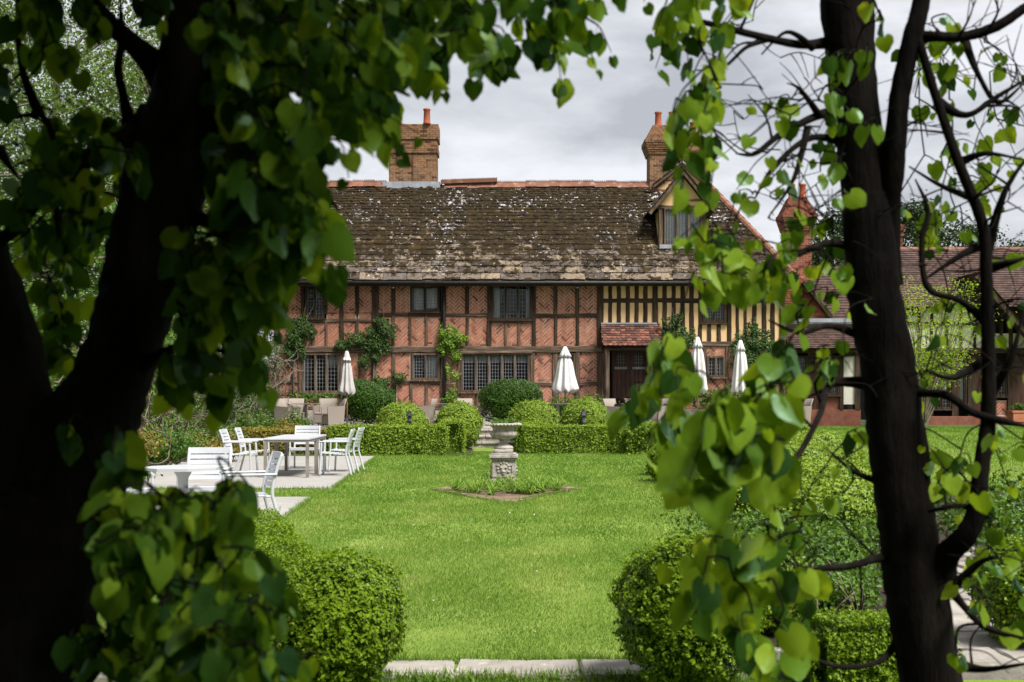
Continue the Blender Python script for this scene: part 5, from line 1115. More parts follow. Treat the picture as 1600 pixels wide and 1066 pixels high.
bowl = m.lathe([(.07, 0), (.13, .02), (.19, hb * .14), (.22, hb * .28), (.225, hb * .42), (.205, hb * .52), (.18, hb * .54), (.185, hb * .62), (.195, hb * .74), (.23, hb * .84), (.285, hb * .87), (.295, hb * .91), (.288, hb * 1.0), (.26, hb * 1.0), (.22, hb * .88), (.0, hb * .86)], 60, (UX, UY, zu), flute=fl).build('bowl', M['stone'], urn, True)
m = MB()
for j in range(30): a = 6.283 * j / 30; m.lathe([(.004, -.02), (.02, -.012), (.024, 0), (.02, .012), (.004, .02)], 6, (UX + .292 * math.cos(a), UY + .292 * math.sin(a), RT - .028))
m.build('rim_beads', M['stone'], bowl, True)
shrub('urn_plant', 'small leafy plant growing in the stone urn', 'plant', (UX, UY), .24, .24, .16, 500, .045, 'shrub', 61, z0=RT - .05, nst=14, spread=4, twig=.005)
# bed round it: bricks set on edge and lily leaves
bed = tag(empty('urn_bed', (UX, 20, 0)), kind='structure')
m = MB().add([(*p, .02) for p in diamond], [(0, 1, 2, 3)]); m.build('mulch', M['mulch'], bed)
bk = [MB().box(-.105, .105, -.05, .05, -.04, .035, b=.008).mesh('edging_brick', M['edge_brick']) for _ in range(1)][0]
for i in range(4):
    a = Vector((*diamond[i], 0)); b = Vector((*diamond[(i+1) % 4], 0)); L_ = (b - a).length; n = int(L_ / .225); an = math.atan2((b - a).y, (b - a).x)
    for rowi in range(2):
        for k in range(n):
            c_ = a.lerp(b, (k + .5) / n); inw = (Vector((UX, 20.1, 0)) - c_).normalized(); c_ = c_ + inw * (.05 + rowi * .14); o = bpy.data.objects.new('edging_brick', bk); col.objects.link(o); o.parent = bed; o.matrix_parent_inverse = bed.matrix_basis.inverted()
            o.location = (c_.x + rnd.uniform(-.02, .02), c_.y + rnd.uniform(-.03, .03), rnd.uniform(-.022, .004)); o.rotation_euler = (rnd.uniform(-.04, .04), rnd.uniform(-.04, .04), an + rnd.uniform(-.12, .12))
r = np.random.default_rng(77)
m = MB(); nb = 900
for i in range(85):
    a = rnd.uniform(0, 6.283); q = math.sqrt(rnd.random()); bx, by = UX + .05 + math.cos(a) * q * .92, 19.85 + math.sin(a) * q * 1.15
    if abs(bx - UX) < .27 and abs(by - UY) < .27: continue
    for k in range(14):
        an = rnd.uniform(0, 6.283); l = rnd.uniform(.2, .46); hgt = rnd.uniform(.08, .24); w_ = rnd.uniform(.006, .011); tt = rnd.random(); sx, sy = math.cos(an), math.sin(an); vs = []
        for q_ in range(5):
            f = q_ / 4; x, y, zz = bx + sx * l * f, by + sy * l * f, hgt * (1 - (1 - min(1, f * 1.45)) ** 2) - max(0, f - .55) * hgt * 1.1; ww = w_ * (1 - f ** 2.5) + .001
            vs += [(x - sy * ww, y + sx * ww, zz + .01), (x + sy * ww, y - sx * ww, zz + .01)]
        m.add(vs, [(2*q_, 2*q_+1, 2*q_+3, 2*q_+2) for q_ in range(4)], tt)
tag(m.build('lily_leaves', M['strap']), 'clump of arching strap leaves round the urn pedestal', 'plant', kind='stuff')

# ------------------------------------------------------------------ garden furniture
def tables_white(x0, x1, y0, y1, label):
    t = thing('patio_table', label, 'table', ((x0+x1)/2, (y0+y1)/2, .028), 'two square tables pushed together'); z = .028
    MB().box(x0 - .005, x1 + .005, y0 - .005, y1 + .005, z + .70, z + .735, b=.006).build('table_top', M['table_top'], t)
    MB().box(x0 + .01, x1 - .01, y0 + .01, y1 - .01, z + .66, z + .70).build('apron', M['steel'], t)
    for a in (x0 + .03, x1 - .03):
        for b in (y0 + .03, y1 - .03): MB().box(a - .028, a + .028, b - .028, b + .028, z, z + .662).build('leg', M['steel'], t)
tables_white(-4.62, -3.78, 22.6, 23.66, 'square grey-topped table at the near end of the far patio'); tables_white(-4.62, -3.78, 23.68, 24.75, 'square grey-topped table pushed against the back of the near one')

def white_chair():
    t = empty('garden_chair', (0, 0, 0)); W = .27; mt = M['white_plastic']
    # seat faces -y (front), back at +y
    for sx in (-1, 1):
        f = MB(); f.tube(smooth_path([(sx*(W+.02), -.27, 0), (sx*(W+.005), -.25, .35), (sx*(W+.005), -.235, .64)], 4), [.02]*9, 8); f.build('front_leg', mt, t, True)
        b = MB(); b.tube(smooth_path([(sx*(W+.01), .33, 0), (sx*(W-.005), .25, .3), (sx*(W-.01), .22, .46), (sx*(W-.015), .27, .7), (sx*(W-.02), .335, .88)], 4), [.02]*17, 8); b.build('rear_leg', mt, t, True)
        a = MB(); a.box(sx*(W+.005) - .028, sx*(W+.005) + .028, -.28, .27, .64, .665, b=.01); a.build('arm_rest', mt, t)
    for k in range(6):
        y0 = -.27 + k * .083; s = MB(); s.box(-W, W, y0, y0 + .072, .425 - k * .006, .447 - k * .006, b=.008); s.build('seat_slat', mt, t)
    MB().box(-W, W, -.275, -.25, .385, .425, b=.006).build('seat_rail', mt, t)
    for k in range(6):
        z0 = .50 + k * .063; y = .205 + (z0 - .46) * .28; n = 8; m = MB(); vs = []
        top = .05 if k < 5 else .075
        for j in range(n + 1):
            f = j / n; x = -W + .01 + (2 * W - .02) * f; yy = y + .03 * (1 - (2*f-1)**2)
            vs += [(x, yy, z0), (x, yy + .012, z0 + top), (x, yy + .03, z0 + top), (x, yy + .018, z0)]
        m.add(vs, [(j*4+q, (j+1)*4+q, (j+1)*4+(q+1) % 4, j*4+(q+1) % 4) for j in range(n) for q in range(4)] + [(0,1,2,3), (n*4+3, n*4+2, n*4+1, n*4)]); m.build('back_slat', mt, t)
    return t
wc = white_chair(); gw = 'white slatted garden chairs on the patios'
tag(wc, 'white slatted armchair at the far end of the long table', 'chair', gw)
wc.location = (-4.33, 25.45, .028); wc.rotation_euler = (0, 0, 0)
for (x, y, a, lab) in ((-5.15, 23.05, 90, 'white slatted armchair at the left, nearer of the two'), (-5.12, 24.15, 93, 'white slatted armchair at the left, farther of the two'), (-3.38, 23.3, -88, 'white slatted armchair with a caster at the right of the table, nearer of the two'), (-3.36, 24.5, -94, 'white slatted armchair at the right of the table, farther of the two'),
        (-3.72, 14.75, 4, 'white slatted chair facing us behind the near table'), (-2.98, 13.75, -68, 'white slatted chair half turned away beside the near table'), (-4.55, 14.2, 80, 'white slatted chair mostly hidden by the left trunk')):
    copy_tree(wc, loc=(x, y, .028), rz=R(a), label=lab)
t = thing('pedestal_table', 'eight-sided white pedestal table half hidden by dark leaves', 'table', (-3.72, 13.75, .028)); m = MB()
pl = [(-3.72 + .45 * math.cos(R(22.5 + 45 * k)) , 13.75 + .45 * math.sin(R(22.5 + 45 * k))) for k in range(8)]
m.add([(x, y, .755) for x, y in pl] + [(x, y, .725) for x, y in pl], [tuple(range(8)), tuple(range(15, 7, -1))] + [(i, i+8, (i+1) % 8 + 8, (i+1) % 8) for i in range(8)]); m.build('table_top', M['table_top'], t)
MB().lathe([(.26, 0), (.24, .03), (.07, .06), (.05, .3), (.06, .6), (.11, .69), (.11, .70)], 16, (-3.72, 13.75, .028)).build('pedestal', M['white_plastic'], t, True)

def wicker_chair():
    t = empty('wicker_chair', (0, 0, 0)); mt = M['wicker']
    # wrap-round back: leaning, widening to the top; front is -y
    m = MB(); n = 10; vs = []
    for (z, w, y, th) in ((.06, .25, .2, .04), (.42, .26, .22, .04), (.66, .285, .28, .04), (.88, .31, .345, .035)):
        for s_ in (0, 1):
            for j in range(n + 1):
                f = j / n * 2 - 1; vs.append((w * f, y + .05 * (1 - f*f) + (th if s_ else 0) - .05, z))
    st = 2 * (n + 1); fs = []
    for i in range(3):
        for j in range(n): fs += [(i*st+j, i*st+j+1, (i+1)*st+j+1, (i+1)*st+j), (i*st+n+1+j, (i+1)*st+n+1+j, (i+1)*st+n+2+j, i*st+n+2+j)]
        fs += [(i*st, (i+1)*st, (i+1)*st+n+1, i*st+n+1), (i*st+n, i*st+2*n+1, (i+1)*st+2*n+1, (i+1)*st+n)]
    fs += [(3*st+j, 3*st+j+1, 3*st+n+2+j, 3*st+n+1+j) for j in range(n)] + [(j, n+1+j, n+2+j, j+1) for j in range(n)]
    m.add(vs, fs).build('backrest', mt, t, True)
    for s_ in (-1, 1):
        m = MB(); m.add([(s_*.27, -.27, .08), (s_*.31, -.27, .08), (s_*.31, .22, .08), (s_*.27, .22, .08), (s_*.275, -.3, .62), (s_*.32, -.3, .62), (s_*.32, .27, .66), (s_*.275, .27, .66)], [(0,3,2,1), (4,5,6,7), (0,1,5,4), (1,2,6,5), (2,3,7,6), (3,0,4,7)]); m.build('side_panel', mt, t)
    MB().box(-.27, .27, -.27, .2, .36, .43, b=.02).build('seat', mt, t); MB().box(-.268, .268, -.265, -.235, .1, .358).build('front_apron', mt, t)
    for sx in (-1, 1):
        for y in (-.25, .17): MB().box(sx*.285 - .02, sx*.285 + .02, y - .02, y + .02, 0, .09).build('leg', M['steel'], t)
    return t
wk = wicker_chair(); gk = 'taupe wicker armchairs on the terrace'; tag(wk, 'taupe wicker armchair at the far left of the terrace facing right', 'chair', gk)
wk.location = (gx(449, 37.6), 37.6, ZT + .02); wk.rotation_euler = (0, 0, R(62))
for (px, d_, a, lab) in ((463, 39.3, 20, 'wicker armchair behind the left round table, seen from the front'), (508, 39.5, -10, 'wicker armchair with wide back behind the left table'), (521, 37.7, -62, 'wicker armchair facing left beside the wooden parasol pole'), (664, 38.2, -100, 'wicker armchair between the two left box balls'), (735, 39.6, 40, 'wicker armchair whose back peeks over the ball left of the steps'), (823, 39.3, -50, 'wicker armchair peeking over the ball beside the urn'),
        (964, 38.0, 48, 'wicker armchair before the door facing right'), (1010, 37.2, 222, 'wicker armchair near the door with its back to us'), (1028, 38.6, -70, 'wicker armchair facing left behind the door table'), (994, 39.6, 10, 'wicker armchair peeking out behind the door table'), (1055, 37.2, -100, 'wicker armchair facing left under the hanging leaves'), (1249, 37.6, -80, 'wicker armchair at the far right of the terrace'), (1210, 38.6, 40, 'wicker armchair under the rightmost parasol')):
    copy_tree(wk, loc=(gx(px, d_), d_, ZT + .02), rz=R(a), label=lab)
def round_table():
    t = empty('round_table', (0, 0, 0)); MB().lathe([(.02, .70), (.46, .705), (.47, .715), (.46, .725), (.02, .727)], 36).build('table_top', M['dark_top'], t)
    MB().lathe([(.27, 0), (.26, .02), (.05, .04), (.045, .68), (.12, .70), (.12, .703)], 14).build('pedestal', M['steel'], t, True); return t
rtb = round_table(); tag(rtb, 'round dark-topped table amid the left wicker chairs', 'table', 'round terrace tables'); rtb.location = (gx(478, 38.2), 38.2, ZT + .02)
for (px, d_, lab) in ((512, 40.4, 'round dark-topped table behind the left chairs near the wall'), (690, 38.7, 'round table behind the pale ball left of the steps'), (872, 38.6, 'round table under the white middle parasol'), (984, 38.3, 'round dark-topped table in front of the oak door'), (1060, 38.6, 'round table under the third parasol'), (1232, 38.8, 'round table under the rightmost parasol')):
    copy_tree(rtb, loc=(gx(px, d_), d_, ZT + .02), rz=0, label=lab)
def parasol(px, d_, top, hem, wd, mat, pole, label, seed):
    t = thing('closed_parasol', label, 'parasol', (gx(px, d_), d_, ZT), 'closed parasols on the terrace'); c = (gx(px, d_), d_, 0); H = gz(top, d_); zh = gz(hem, d_); R0 = wd * d_ / F / 2; rr = random.Random(seed); ph = [rr.uniform(-.12, .12) for _ in range(8)]
    n = 48
    def fl_(i, j): k = j / n * 8; return (1 + .26 * min(1, i / 3) * math.cos(k * 2 * math.pi) + ph[int(k) % 8] * .6 * min(1, i / 4))
    prof = [(.012, H - .02), (.05, H - .08), (R0 * .42, H - .36), (R0 * .55, H - .5), (R0 * .72, H - .9), (R0 * .9, zh + .22), (R0 * 1.0, zh + .06), (R0 * .93, zh), (R0 * .5, zh + .03)]
    m = MB(); m.lathe(prof, n, c, flute=fl_)
    for q, v in enumerate(m.v):
        if abs(v[2] - zh) < .07: m.v[q] = (v[0], v[1], v[2] + .05 * math.sin(math.atan2(v[1] - c[1], v[0] - c[0]) * 8 + seed))
    m.build('canopy', M[mat], t, True)
    cp = MB().lathe([(.012, H + .02), (.05, H - .01), (R0 * .40, H - .22), (R0 * .56, H - .33), (R0 * .5, H - .33), (.1, H - .2)], n, c, flute=lambda i, j: 1 + .16 * min(1, i / 2) * math.cos(j / n * 16 * math.pi)).build('vent_cap', M[mat], t, True)
    MB().lathe([(.012, H), (.022, H + .02), (.022, H + .045), (.004, H + .06)], 10, c).build('finial', M['iron'], t, True)
    MB().tube([(c[0], c[1], ZT), (c[0], c[1], H - .05)], .026, 10).build('pole', M[pole], t, True); MB().lathe([(.24, ZT + .015), (.24, ZT + .06), (.06, ZT + .09), (.045, ZT + .3)], 18, c).build('base', M['iron'], t, True)
parasol(542, 38.0, 549, 616, 23, 'grey_canvas', 'pole_wood', 'closed greyish parasol on a wooden pole at the left', 1); parasol(883, 38.6, 542, 612, 33, 'canvas', 'steel', 'closed bright white parasol in the middle of the terrace', 2)
parasol(1090, 38.6, 527, 612, 27, 'canvas', 'steel', 'closed white parasol half hidden by hanging leaves', 3); parasol(1157, 38.8, 532, 612, 26, 'canvas', 'steel', 'closed white parasol furthest right on the terrace', 4)
def lantern(px, py0, py1, d_, label):
    x = gx(px, d_); zt = gz(py0, d_); zb = gz(py1, d_); t = thing('garden_lantern', label, 'lantern', (x, d_, 0), 'black garden lanterns by the box balls'); h = zt - zb
    MB().lathe([(.002, zt), (.03, zt - .03), (.045, zt - h * .2), (.11, zt - h * .42), (.115, zt - h * .46), (.02, zt - h * .46)], 6, (x, d_, 0)).build('hood', M['iron'], t)
    MB().lathe([(.06, zt - h * .46), (.055, zt - h * .85), (.02, zt - h * .85)], 6, (x, d_, 0)).build('lamp_glass', M['dark_top'], t)
    MB().lathe([(.07, zb - .02), (.075, zb + .03), (.02, zb + .04)], 6, (x, d_, 0)).build('base', M['iron'], t); MB().tube([(x, d_, -.02), (x, d_, zb)], .03, 8).build('post', M['iron'], t)
lantern(640, 641, 661, 34.3, 'black lantern in front of the leftmost box ball'); lantern(912, 638, 664, 34.2, 'black lantern in front of the rightmost box ball')
t = thing('planter_box', 'terracotta planter box by the wall of the right wing', 'planter', (gx(1592, 42), 42, ZT)); MB().box(gx(1579, 42), gx(1612, 42), 41.8, 42.3, gz(660, 42), gz(643, 42), b=.02).build('box', M['terracotta'], t)
MB().box(gx(1578, 42), gx(1613, 42), 41.78, 42.32, gz(644, 42) - .02, gz(643, 42) + .03).build('rim', M['terracotta'], t)
shrub('planter_plant', 'leafy plant growing in the terracotta planter', 'plant', (gx(1594, 42), 42.05), .35, .2, .4, 500, .07, 'shrub', 91, z0=gz(643, 42) - .03, nst=10, spread=4)
# wrought iron gate at the left corner of the house
t = thing('iron_gate', 'tall black iron gate against the left corner of the house', 'gate', (gx(440, 41.6), 41.6, ZT)); xa, xb = gx(425, 41.6), gx(457, 41.6); zt = gz(561, 41.6)
for x in (xa, xb): MB().tube([(x, 41.6, ZT), (x, 41.6, zt + .05)], .03, 8).build('gate_post', M['iron'], t)
for z in (ZT + .12, ZT + 1.0, zt): MB().bar((xa, 41.6, z), (xb, 41.6, z), .02, .035).build('gate_rail', M['iron'], t)
for k in range(1, 6): x = xa + (xb - xa) * k / 6; MB().tube([(x, 41.6, ZT + .12), (x, 41.6, zt)], .011, 6).build('gate_bar', M['iron'], t)

# ------------------------------------------------------------------ climbers on the house
def climber(label, blobs, n, size, mat, seed, stems=(), y=DW - .12, density_tint=.4, name='wall_climber', cat='climber', group='climbers on the house front'):
    """blobs: (px, py, rx, ry) in facade pixels"""
    r = np.random.default_rng(seed); t = thing(name, label, cat, (fx(blobs[0][0]), DW - .1, ZT), group); A = np.array([b[2] * b[3] for b in blobs], float); pick = r.choice(len(blobs), n, p=A / A.sum()); B = np.array(blobs)[pick]
    a = r.uniform(0, 6.283, n); q = r.random(n) ** .55; lum = 1 + .28 * np.sin(a * 3 + B[:, 0]) + .18 * np.sin(a * 7 + B[:, 1]); px = B[:, 0] + np.cos(a) * q * B[:, 2] * lum; py = B[:, 1] + np.sin(a) * q * B[:, 3] * lum
    C = np.c_[(px - 800) / S, y - .28 * r.random(n) * (1.05 - q), CH + (HZ - py) / S]; C[:, 2] = np.maximum(C[:, 2], ZT + .03)
    leaf_object('foliage', C, np.tile(np.array([0, -1.0, .5]), (n, 1)), size * r.uniform(.6, 1.3, n), np.clip(r.normal(density_tint, .25, n), 0, 1), M[mat], t, seed, tilt=.5)
    m = MB()
    for st in stems: pts = smooth_path([(fx(p[0]), DW - .1 - (.03 * (k % 2)), fz(p[1])) for k, p in enumerate(st)], 5); m.tube(pts, [.028 * (1 - .6 * i / len(pts)) for i in range(len(pts))], 6)
    if stems: m.build('stem', M['vine_stem'], t, True)
    return t
climber('dark climber left of the ground floor window at the house corner', [(464, 530, 15, 30), (478, 516, 14, 18), (455, 555, 8, 14)], 1500, .09, 'climber', 1, [[(455, 640), (457, 600), (462, 560), (470, 520), (480, 470)], [(470, 560), (481, 540), (484, 520), (478, 505), (490, 480), (492, 468)]])
climber('broad dark climber sprawling above the left parasol', [(560, 533, 26, 12), (590, 540, 22, 14), (605, 520, 14, 22), (535, 540, 12, 9), (578, 520, 10, 10), (594, 505, 7, 12), (570, 565, 9, 12), (588, 558, 8, 10)], 2400, .085, 'climber', 2, [[(584, 640), (584, 600), (586, 560), (596, 535), (600, 500), (598, 480)], [(586, 560), (560, 535), (530, 540)]])
climber('small dark climber below the broad one near the dark mound', [(600, 598, 9, 9), (625, 590, 11, 9), (612, 615, 6, 10), (590, 590, 5, 6)], 600, .08, 'climber', 3, [[(606, 640), (606, 615), (612, 600), (626, 590)]])
climber('bright green climber beside the downpipe', [(703, 535, 15, 22), (718, 530, 12, 12), (692, 522, 8, 12), (712, 558, 8, 10), (712, 588, 7, 8), (693, 550, 5, 8), (700, 580, 4, 12)], 1700, .085, 'climber_pale', 4, [[(700, 640), (702, 600), (704, 560), (706, 530), (712, 510)]], density_tint=.5)
climber('small loose climber low by the downpipe', [(704, 622, 14, 10), (708, 612, 6, 10)], 420, .075, 'climber_pale', 5, [[(704, 640), (706, 615)]])
climber('reddish-green climber between porch and third parasol', [(1050, 520, 22, 22), (1042, 545, 14, 20), (1072, 530, 14, 16), (1035, 585, 9, 40), (1055, 560, 12, 18), (1060, 500, 8, 12)], 2600, .08, 'climber', 6, [[(1035, 640), (1034, 590), (1040, 550), (1052, 515), (1050, 480)]])
climber('dark climber around the rightmost parasol', [(1180, 535, 26, 20), (1165, 560, 16, 30), (1200, 545, 16, 18), (1185, 580, 20, 26), (1175, 515, 12, 14), (1148, 560, 8, 40), (1200, 600, 16, 24)], 3200, .085, 'climber', 7, [[(1185, 640), (1184, 600), (1180, 560), (1176, 520), (1180, 495)]])
climber('tall plants below the right windows beside the terrace chairs', [(1090, 620, 34, 14), (1150, 618, 40, 14)], 1400, .09, 'shrub', 8, (), y=DW - .3)
climber('low rose foliage under the left ground floor window', [(478, 625, 12, 8), (500, 622, 16, 8), (520, 622, 12, 7), (462, 620, 8, 12)], 700, .08, 'shrub', 9, [[(478, 640), (480, 620)]], y=DW - .5)

# ------------------------------------------------------------------ left boundary: wall, dead vine, shrubs
wall = thing('garden_wall', 'old brick garden wall under dry vines at the left', 'wall', (-8.2, 30, 0))
MB().box(-8.5, -8.2, 16, 41.8, -.1, 2.5).build('wall_core', M['mortar'], wall); m = MB()
for k in range(30):
    y = 16 - (.115 if k % 2 else 0)
    while y < 41.7: m.box(-8.21, -8.19, max(16, y) + .006, min(y + .23, 41.8) - .006, k * .083 + .006, k * .083 + .077, brick_tint()); y += .23
tag(m.build('wall_bricks', M['red_brick'], wall), kind='stuff'); MB().box(-8.55, -8.13, 16, 41.8, 2.5, 2.58, b=.02).build('coping', M['stone'], wall)
def dry_vine(label, y0, y1, xw, n, seed, hmax=3.0):
    rr = random.Random(seed); t = thing('dry_vine', label, 'vine', (xw, (y0+y1)/2, 0), 'dry vines on the left wall'); m = MB()
    for i in range(n):
        y = rr.uniform(y0, y1); x = xw + rr.uniform(0, .5); z = 0 if rr.random() < .4 else rr.uniform(.2, hmax * .8); p = Vector((x, y, z)); d = Vector((rr.uniform(-.2, .2), rr.uniform(-.5, .5), rr.uniform(.2, 1))); pts = [tuple(p)]; L_ = rr.uniform(.12, .28)
        for k in range(rr.randint(6, 12)):
            d = (d + Vector((rr.gauss(0, .35), rr.gauss(0, .5), rr.gauss(-.03 if p.z > 1.2 else .06, .42)))).normalized(); p = p + d * L_; p.x = min(max(p.x, xw - .05), xw + 1.0); p.z = min(max(p.z, .05), hmax); pts.append(tuple(p))
        sp = smooth_path(pts, 3); r0 = rr.uniform(.008, .028); m.tube(sp, [r0 * (1 - .6 * k / len(sp)) for k in range(len(sp))], 5, tint=rr.random())
    m.build('stem', M['vine_stem'], t, True)
dry_vine('tangle of dry grey-brown vine stems in the corner by the house', 36.5, 41.3, -8.1, 190, 1, 3.4); dry_vine('tangle of dry vine stems along the left wall beyond the tables', 26, 36, -8.1, 260, 2, 3.0); dry_vine('tangle of dry vine stems behind the left trunk', 17, 26, -8.1, 240, 3, 2.6)
for i, (x, y, w_, h_, mt, lab) in enumerate(((-7.2, 33.6, .8, 1.3, 'shrub', 'bright green bush at the left end of the hedges'), (-6.6, 34.8, .7, .95, 'tawny', 'tawny rounded bush left of the wicker chairs'), (-6.0, 33.4, .55, .8, 'tawny', 'small tawny grass mound behind the white chairs'), (-7.5, 30.5, .8, 1.0, 'shrub', 'green bush below the dry vines'), (-6.9, 28.2, .8, .8, 'tawny', 'tawny low bush at the left of the far patio'), (-7.3, 25.8, .9, 1.0, 'shrub', 'green bush by the left wall near the trunk'), (-6.6, 36.4, .6, 1.3, 'shrub', 'green shrub beside the iron gate'), (-5.6, 34.6, .5, .75, 'box_far', 'pale green shrub under the left wicker chairs'), (-7.4, 22.6, .9, 1.1, 'tawny', 'tawny bush behind the near white chairs'), (-7.2, 38.6, .55, 1.4, 'climber', 'dark leafy shrub at the foot of the gate'), (-6.4, 19.4, .7, .7, 'shrub', 'low green bush between the two patios'))):
    shrub('border_shrub', lab, 'shrub', (x, y), w_, w_, h_, 3400, .075, mt, 100 + i, 'mixed shrubs of the left border', nst=22, spread=5, stem='vine_stem')
climber_pts = np.random.default_rng(5)
for i, (y0, y1, mt) in enumerate(((33, 40, 'climber'), (24, 32, 'shrub'), (17, 24, 'shrub'))):
    n = 8000; C = np.c_[-8.0 + .5 * climber_pts.random(n), climber_pts.uniform(y0, y1, n), climber_pts.uniform(.1, 3.3, n)]; k = vnoise(C * 1.1, 60 + i) > -.1; C = C[k]; t = thing('wall_ivy', ('leafy ivy on the wall near the house corner', 'leafy ivy on the wall left of the far patio', 'leafy ivy on the wall behind the left trunk')[i], 'climber', (-8, (y0+y1)/2, 0), 'ivy on the left wall')
    leaf_object('foliage', C, np.tile(np.array([1.0, -.4, .5]), (len(C), 1)), .09, np.clip(climber_pts.normal(.45, .25, len(C)), 0, 1), M[mt], t, i)

# ------------------------------------------------------------------ trees behind
def far_tree(name, label, base, H, cr, mat, n, size, seed, group=None, trunk_r=.25, bark='pale_bark', clear=.25, droop=0.0, puffs=70, squash=1.0, puff=.22):
    r = np.random.default_rng(seed); rr = random.Random(seed); t = thing(name, label, 'tree', base, group); b = Vector(base); tk = MB(); pts = smooth_path([tuple(b), tuple(b + Vector((rr.uniform(-.3, .3), 0, H * .35))), tuple(b + Vector((rr.uniform(-.5, .5), 0, H * .7))), tuple(b + Vector((rr.uniform(-.4, .4), 0, H * .95)))], 5)
    tk.tube(pts, [trunk_r * (1 - .9 * i / len(pts)) for i in range(len(pts))], 8); cen = []
    for i in range(puffs):
        f = rr.uniform(clear, 1.0); g = math.sin(math.pi * min(1, (f - clear) / (1 - clear) * .92 + .08)) ** .6; a = rr.uniform(0, 6.283); q = rr.uniform(.15, 1) ** .6; c = b + Vector((math.cos(a) * cr * g * q, math.sin(a) * cr * g * q, H * f * squash)); cen.append(tuple(c))
        if i % 2 == 0:
            s_ = Vector(pts[min(len(pts) - 1, int(len(pts) * f * .8))]); tk.tube(smooth_path([tuple(s_), tuple(s_.lerp(c, .5) + Vector((0, 0, .3))), tuple(c)], 3), [trunk_r * .28 * (1 - .8 * k / 7) for k in range(7)], 5)
    tk.build('trunk', M[bark], t, True)
    cen = np.array(cen); idx = r.integers(0, len(cen), n); g = r.normal(0, 1, (n, 3)); C = cen[idx] + g * cr * puff * np.array([1, 1, .75 + droop]); C[:, 2] -= droop * np.abs(g[:, 2]) * cr * .3; C[:, 2] = np.maximum(C[:, 2], base[2] + .3)
    leaf_object('crown', C, g + np.array([0, 0, .5]), size * r.uniform(.6, 1.35, n), np.clip(r.normal(.45, .25, n) + .15 * vnoise(C * .8, seed), 0, 1), M[mat], t, seed); return t
far_tree('birch_tree', 'tall fine-leaved pale green tree at the far left', (-14.8, 40, 0), 19, 5.2, 'birch', 44000, .13, 201, 'trees behind the left wall', puffs=110, droop=.5)
far_tree('birch_tree', 'fine-leaved tree behind the left trunk', (-10.6, 36, 0), 11.5, 3.4, 'birch', 26000, .12, 202, 'trees behind the left wall', puffs=70, droop=.5)
far_tree('birch_tree', 'fine-leaved tree at the left frame edge behind the branches', (-15.5, 31, 0), 15, 4.2, 'birch', 34000, .13, 203, 'trees behind the left wall', puffs=90, droop=.5)
far_tree('broadleaf_tree', 'dense green tree low behind the left garden wall', (-11.2, 30, 0), 6.2, 2.4, 'shrub', 11000, .13, 204, 'trees behind the left wall', puffs=50)
far_tree('broadleaf_tree', 'dark green tree beside the house end behind the vines', (-11.4, 46, 0), 9, 2.6, 'climber', 11000, .13, 205, 'trees behind the left wall', puffs=50)
for i, (px, d_, top, w_, lab) in enumerate(((1428, 62, 322, 2.6, 'dark pine top above the red ridge right of the trunk'), (1305, 66, 330, 2.8, 'dark pine behind the red brick chimney'), (1510, 68, 350, 2.6, 'dark pine top above the far right roof'), (1585, 64, 372, 2.4, 'low dark pine at the right frame edge'))):
    far_tree('pine_tree', lab, (gx(px, d_), d_, 0), gz(top, d_) / 1.02, w_, 'pine', 8000, .2, 210 + i, 'pines behind the right wing', trunk_r=.3, clear=.5, puffs=34, puff=.17)
# small acer before the right wing: many stems, flat sprays
t = thing('acer_tree', 'small bright green acer with many bare stems before the white wing', 'tree', (gx(1440, 39.5), 39.5, ZT)); b0 = Vector((gx(1440, 39.5), 39.5, ZT - .1)); rr = random.Random(5); m = MB(); cen = []
for i in range(26):
    tip = at(rr.uniform(1392, 1545), rr.uniform(430, 560), 39.5 + rr.uniform(-1.2, 1.2)); md = b0.lerp(tip, .45) + Vector((rr.uniform(-.2, .2), rr.uniform(-.3, .3), .1)); p = smooth_path([tuple(b0 + Vector((rr.uniform(-.1, .1), rr.uniform(-.1, .1), 0))), tuple(md), tuple(tip)], 6); m.tube(p, [.035 * (1 - .8 * k / len(p)) for k in range(len(p))], 6); cen += [p[k] for k in range(6, len(p))]
m.build('stem', M['pale_bark'], t, True); r = np.random.default_rng(9); cen = np.array(cen); n = 5200; C = cen[r.integers(0, len(cen), n)] + r.normal(0, 1, (n, 3)) * np.array([.26, .26, .07])
leaf_object('crown', C, np.tile(np.array([0, 0, 1.0]), (n, 1)), .085 * r.uniform(.6, 1.3, n), np.clip(r.normal(.5, .25, n), 0, 1), M['acer'], t, 3, tilt=.35)

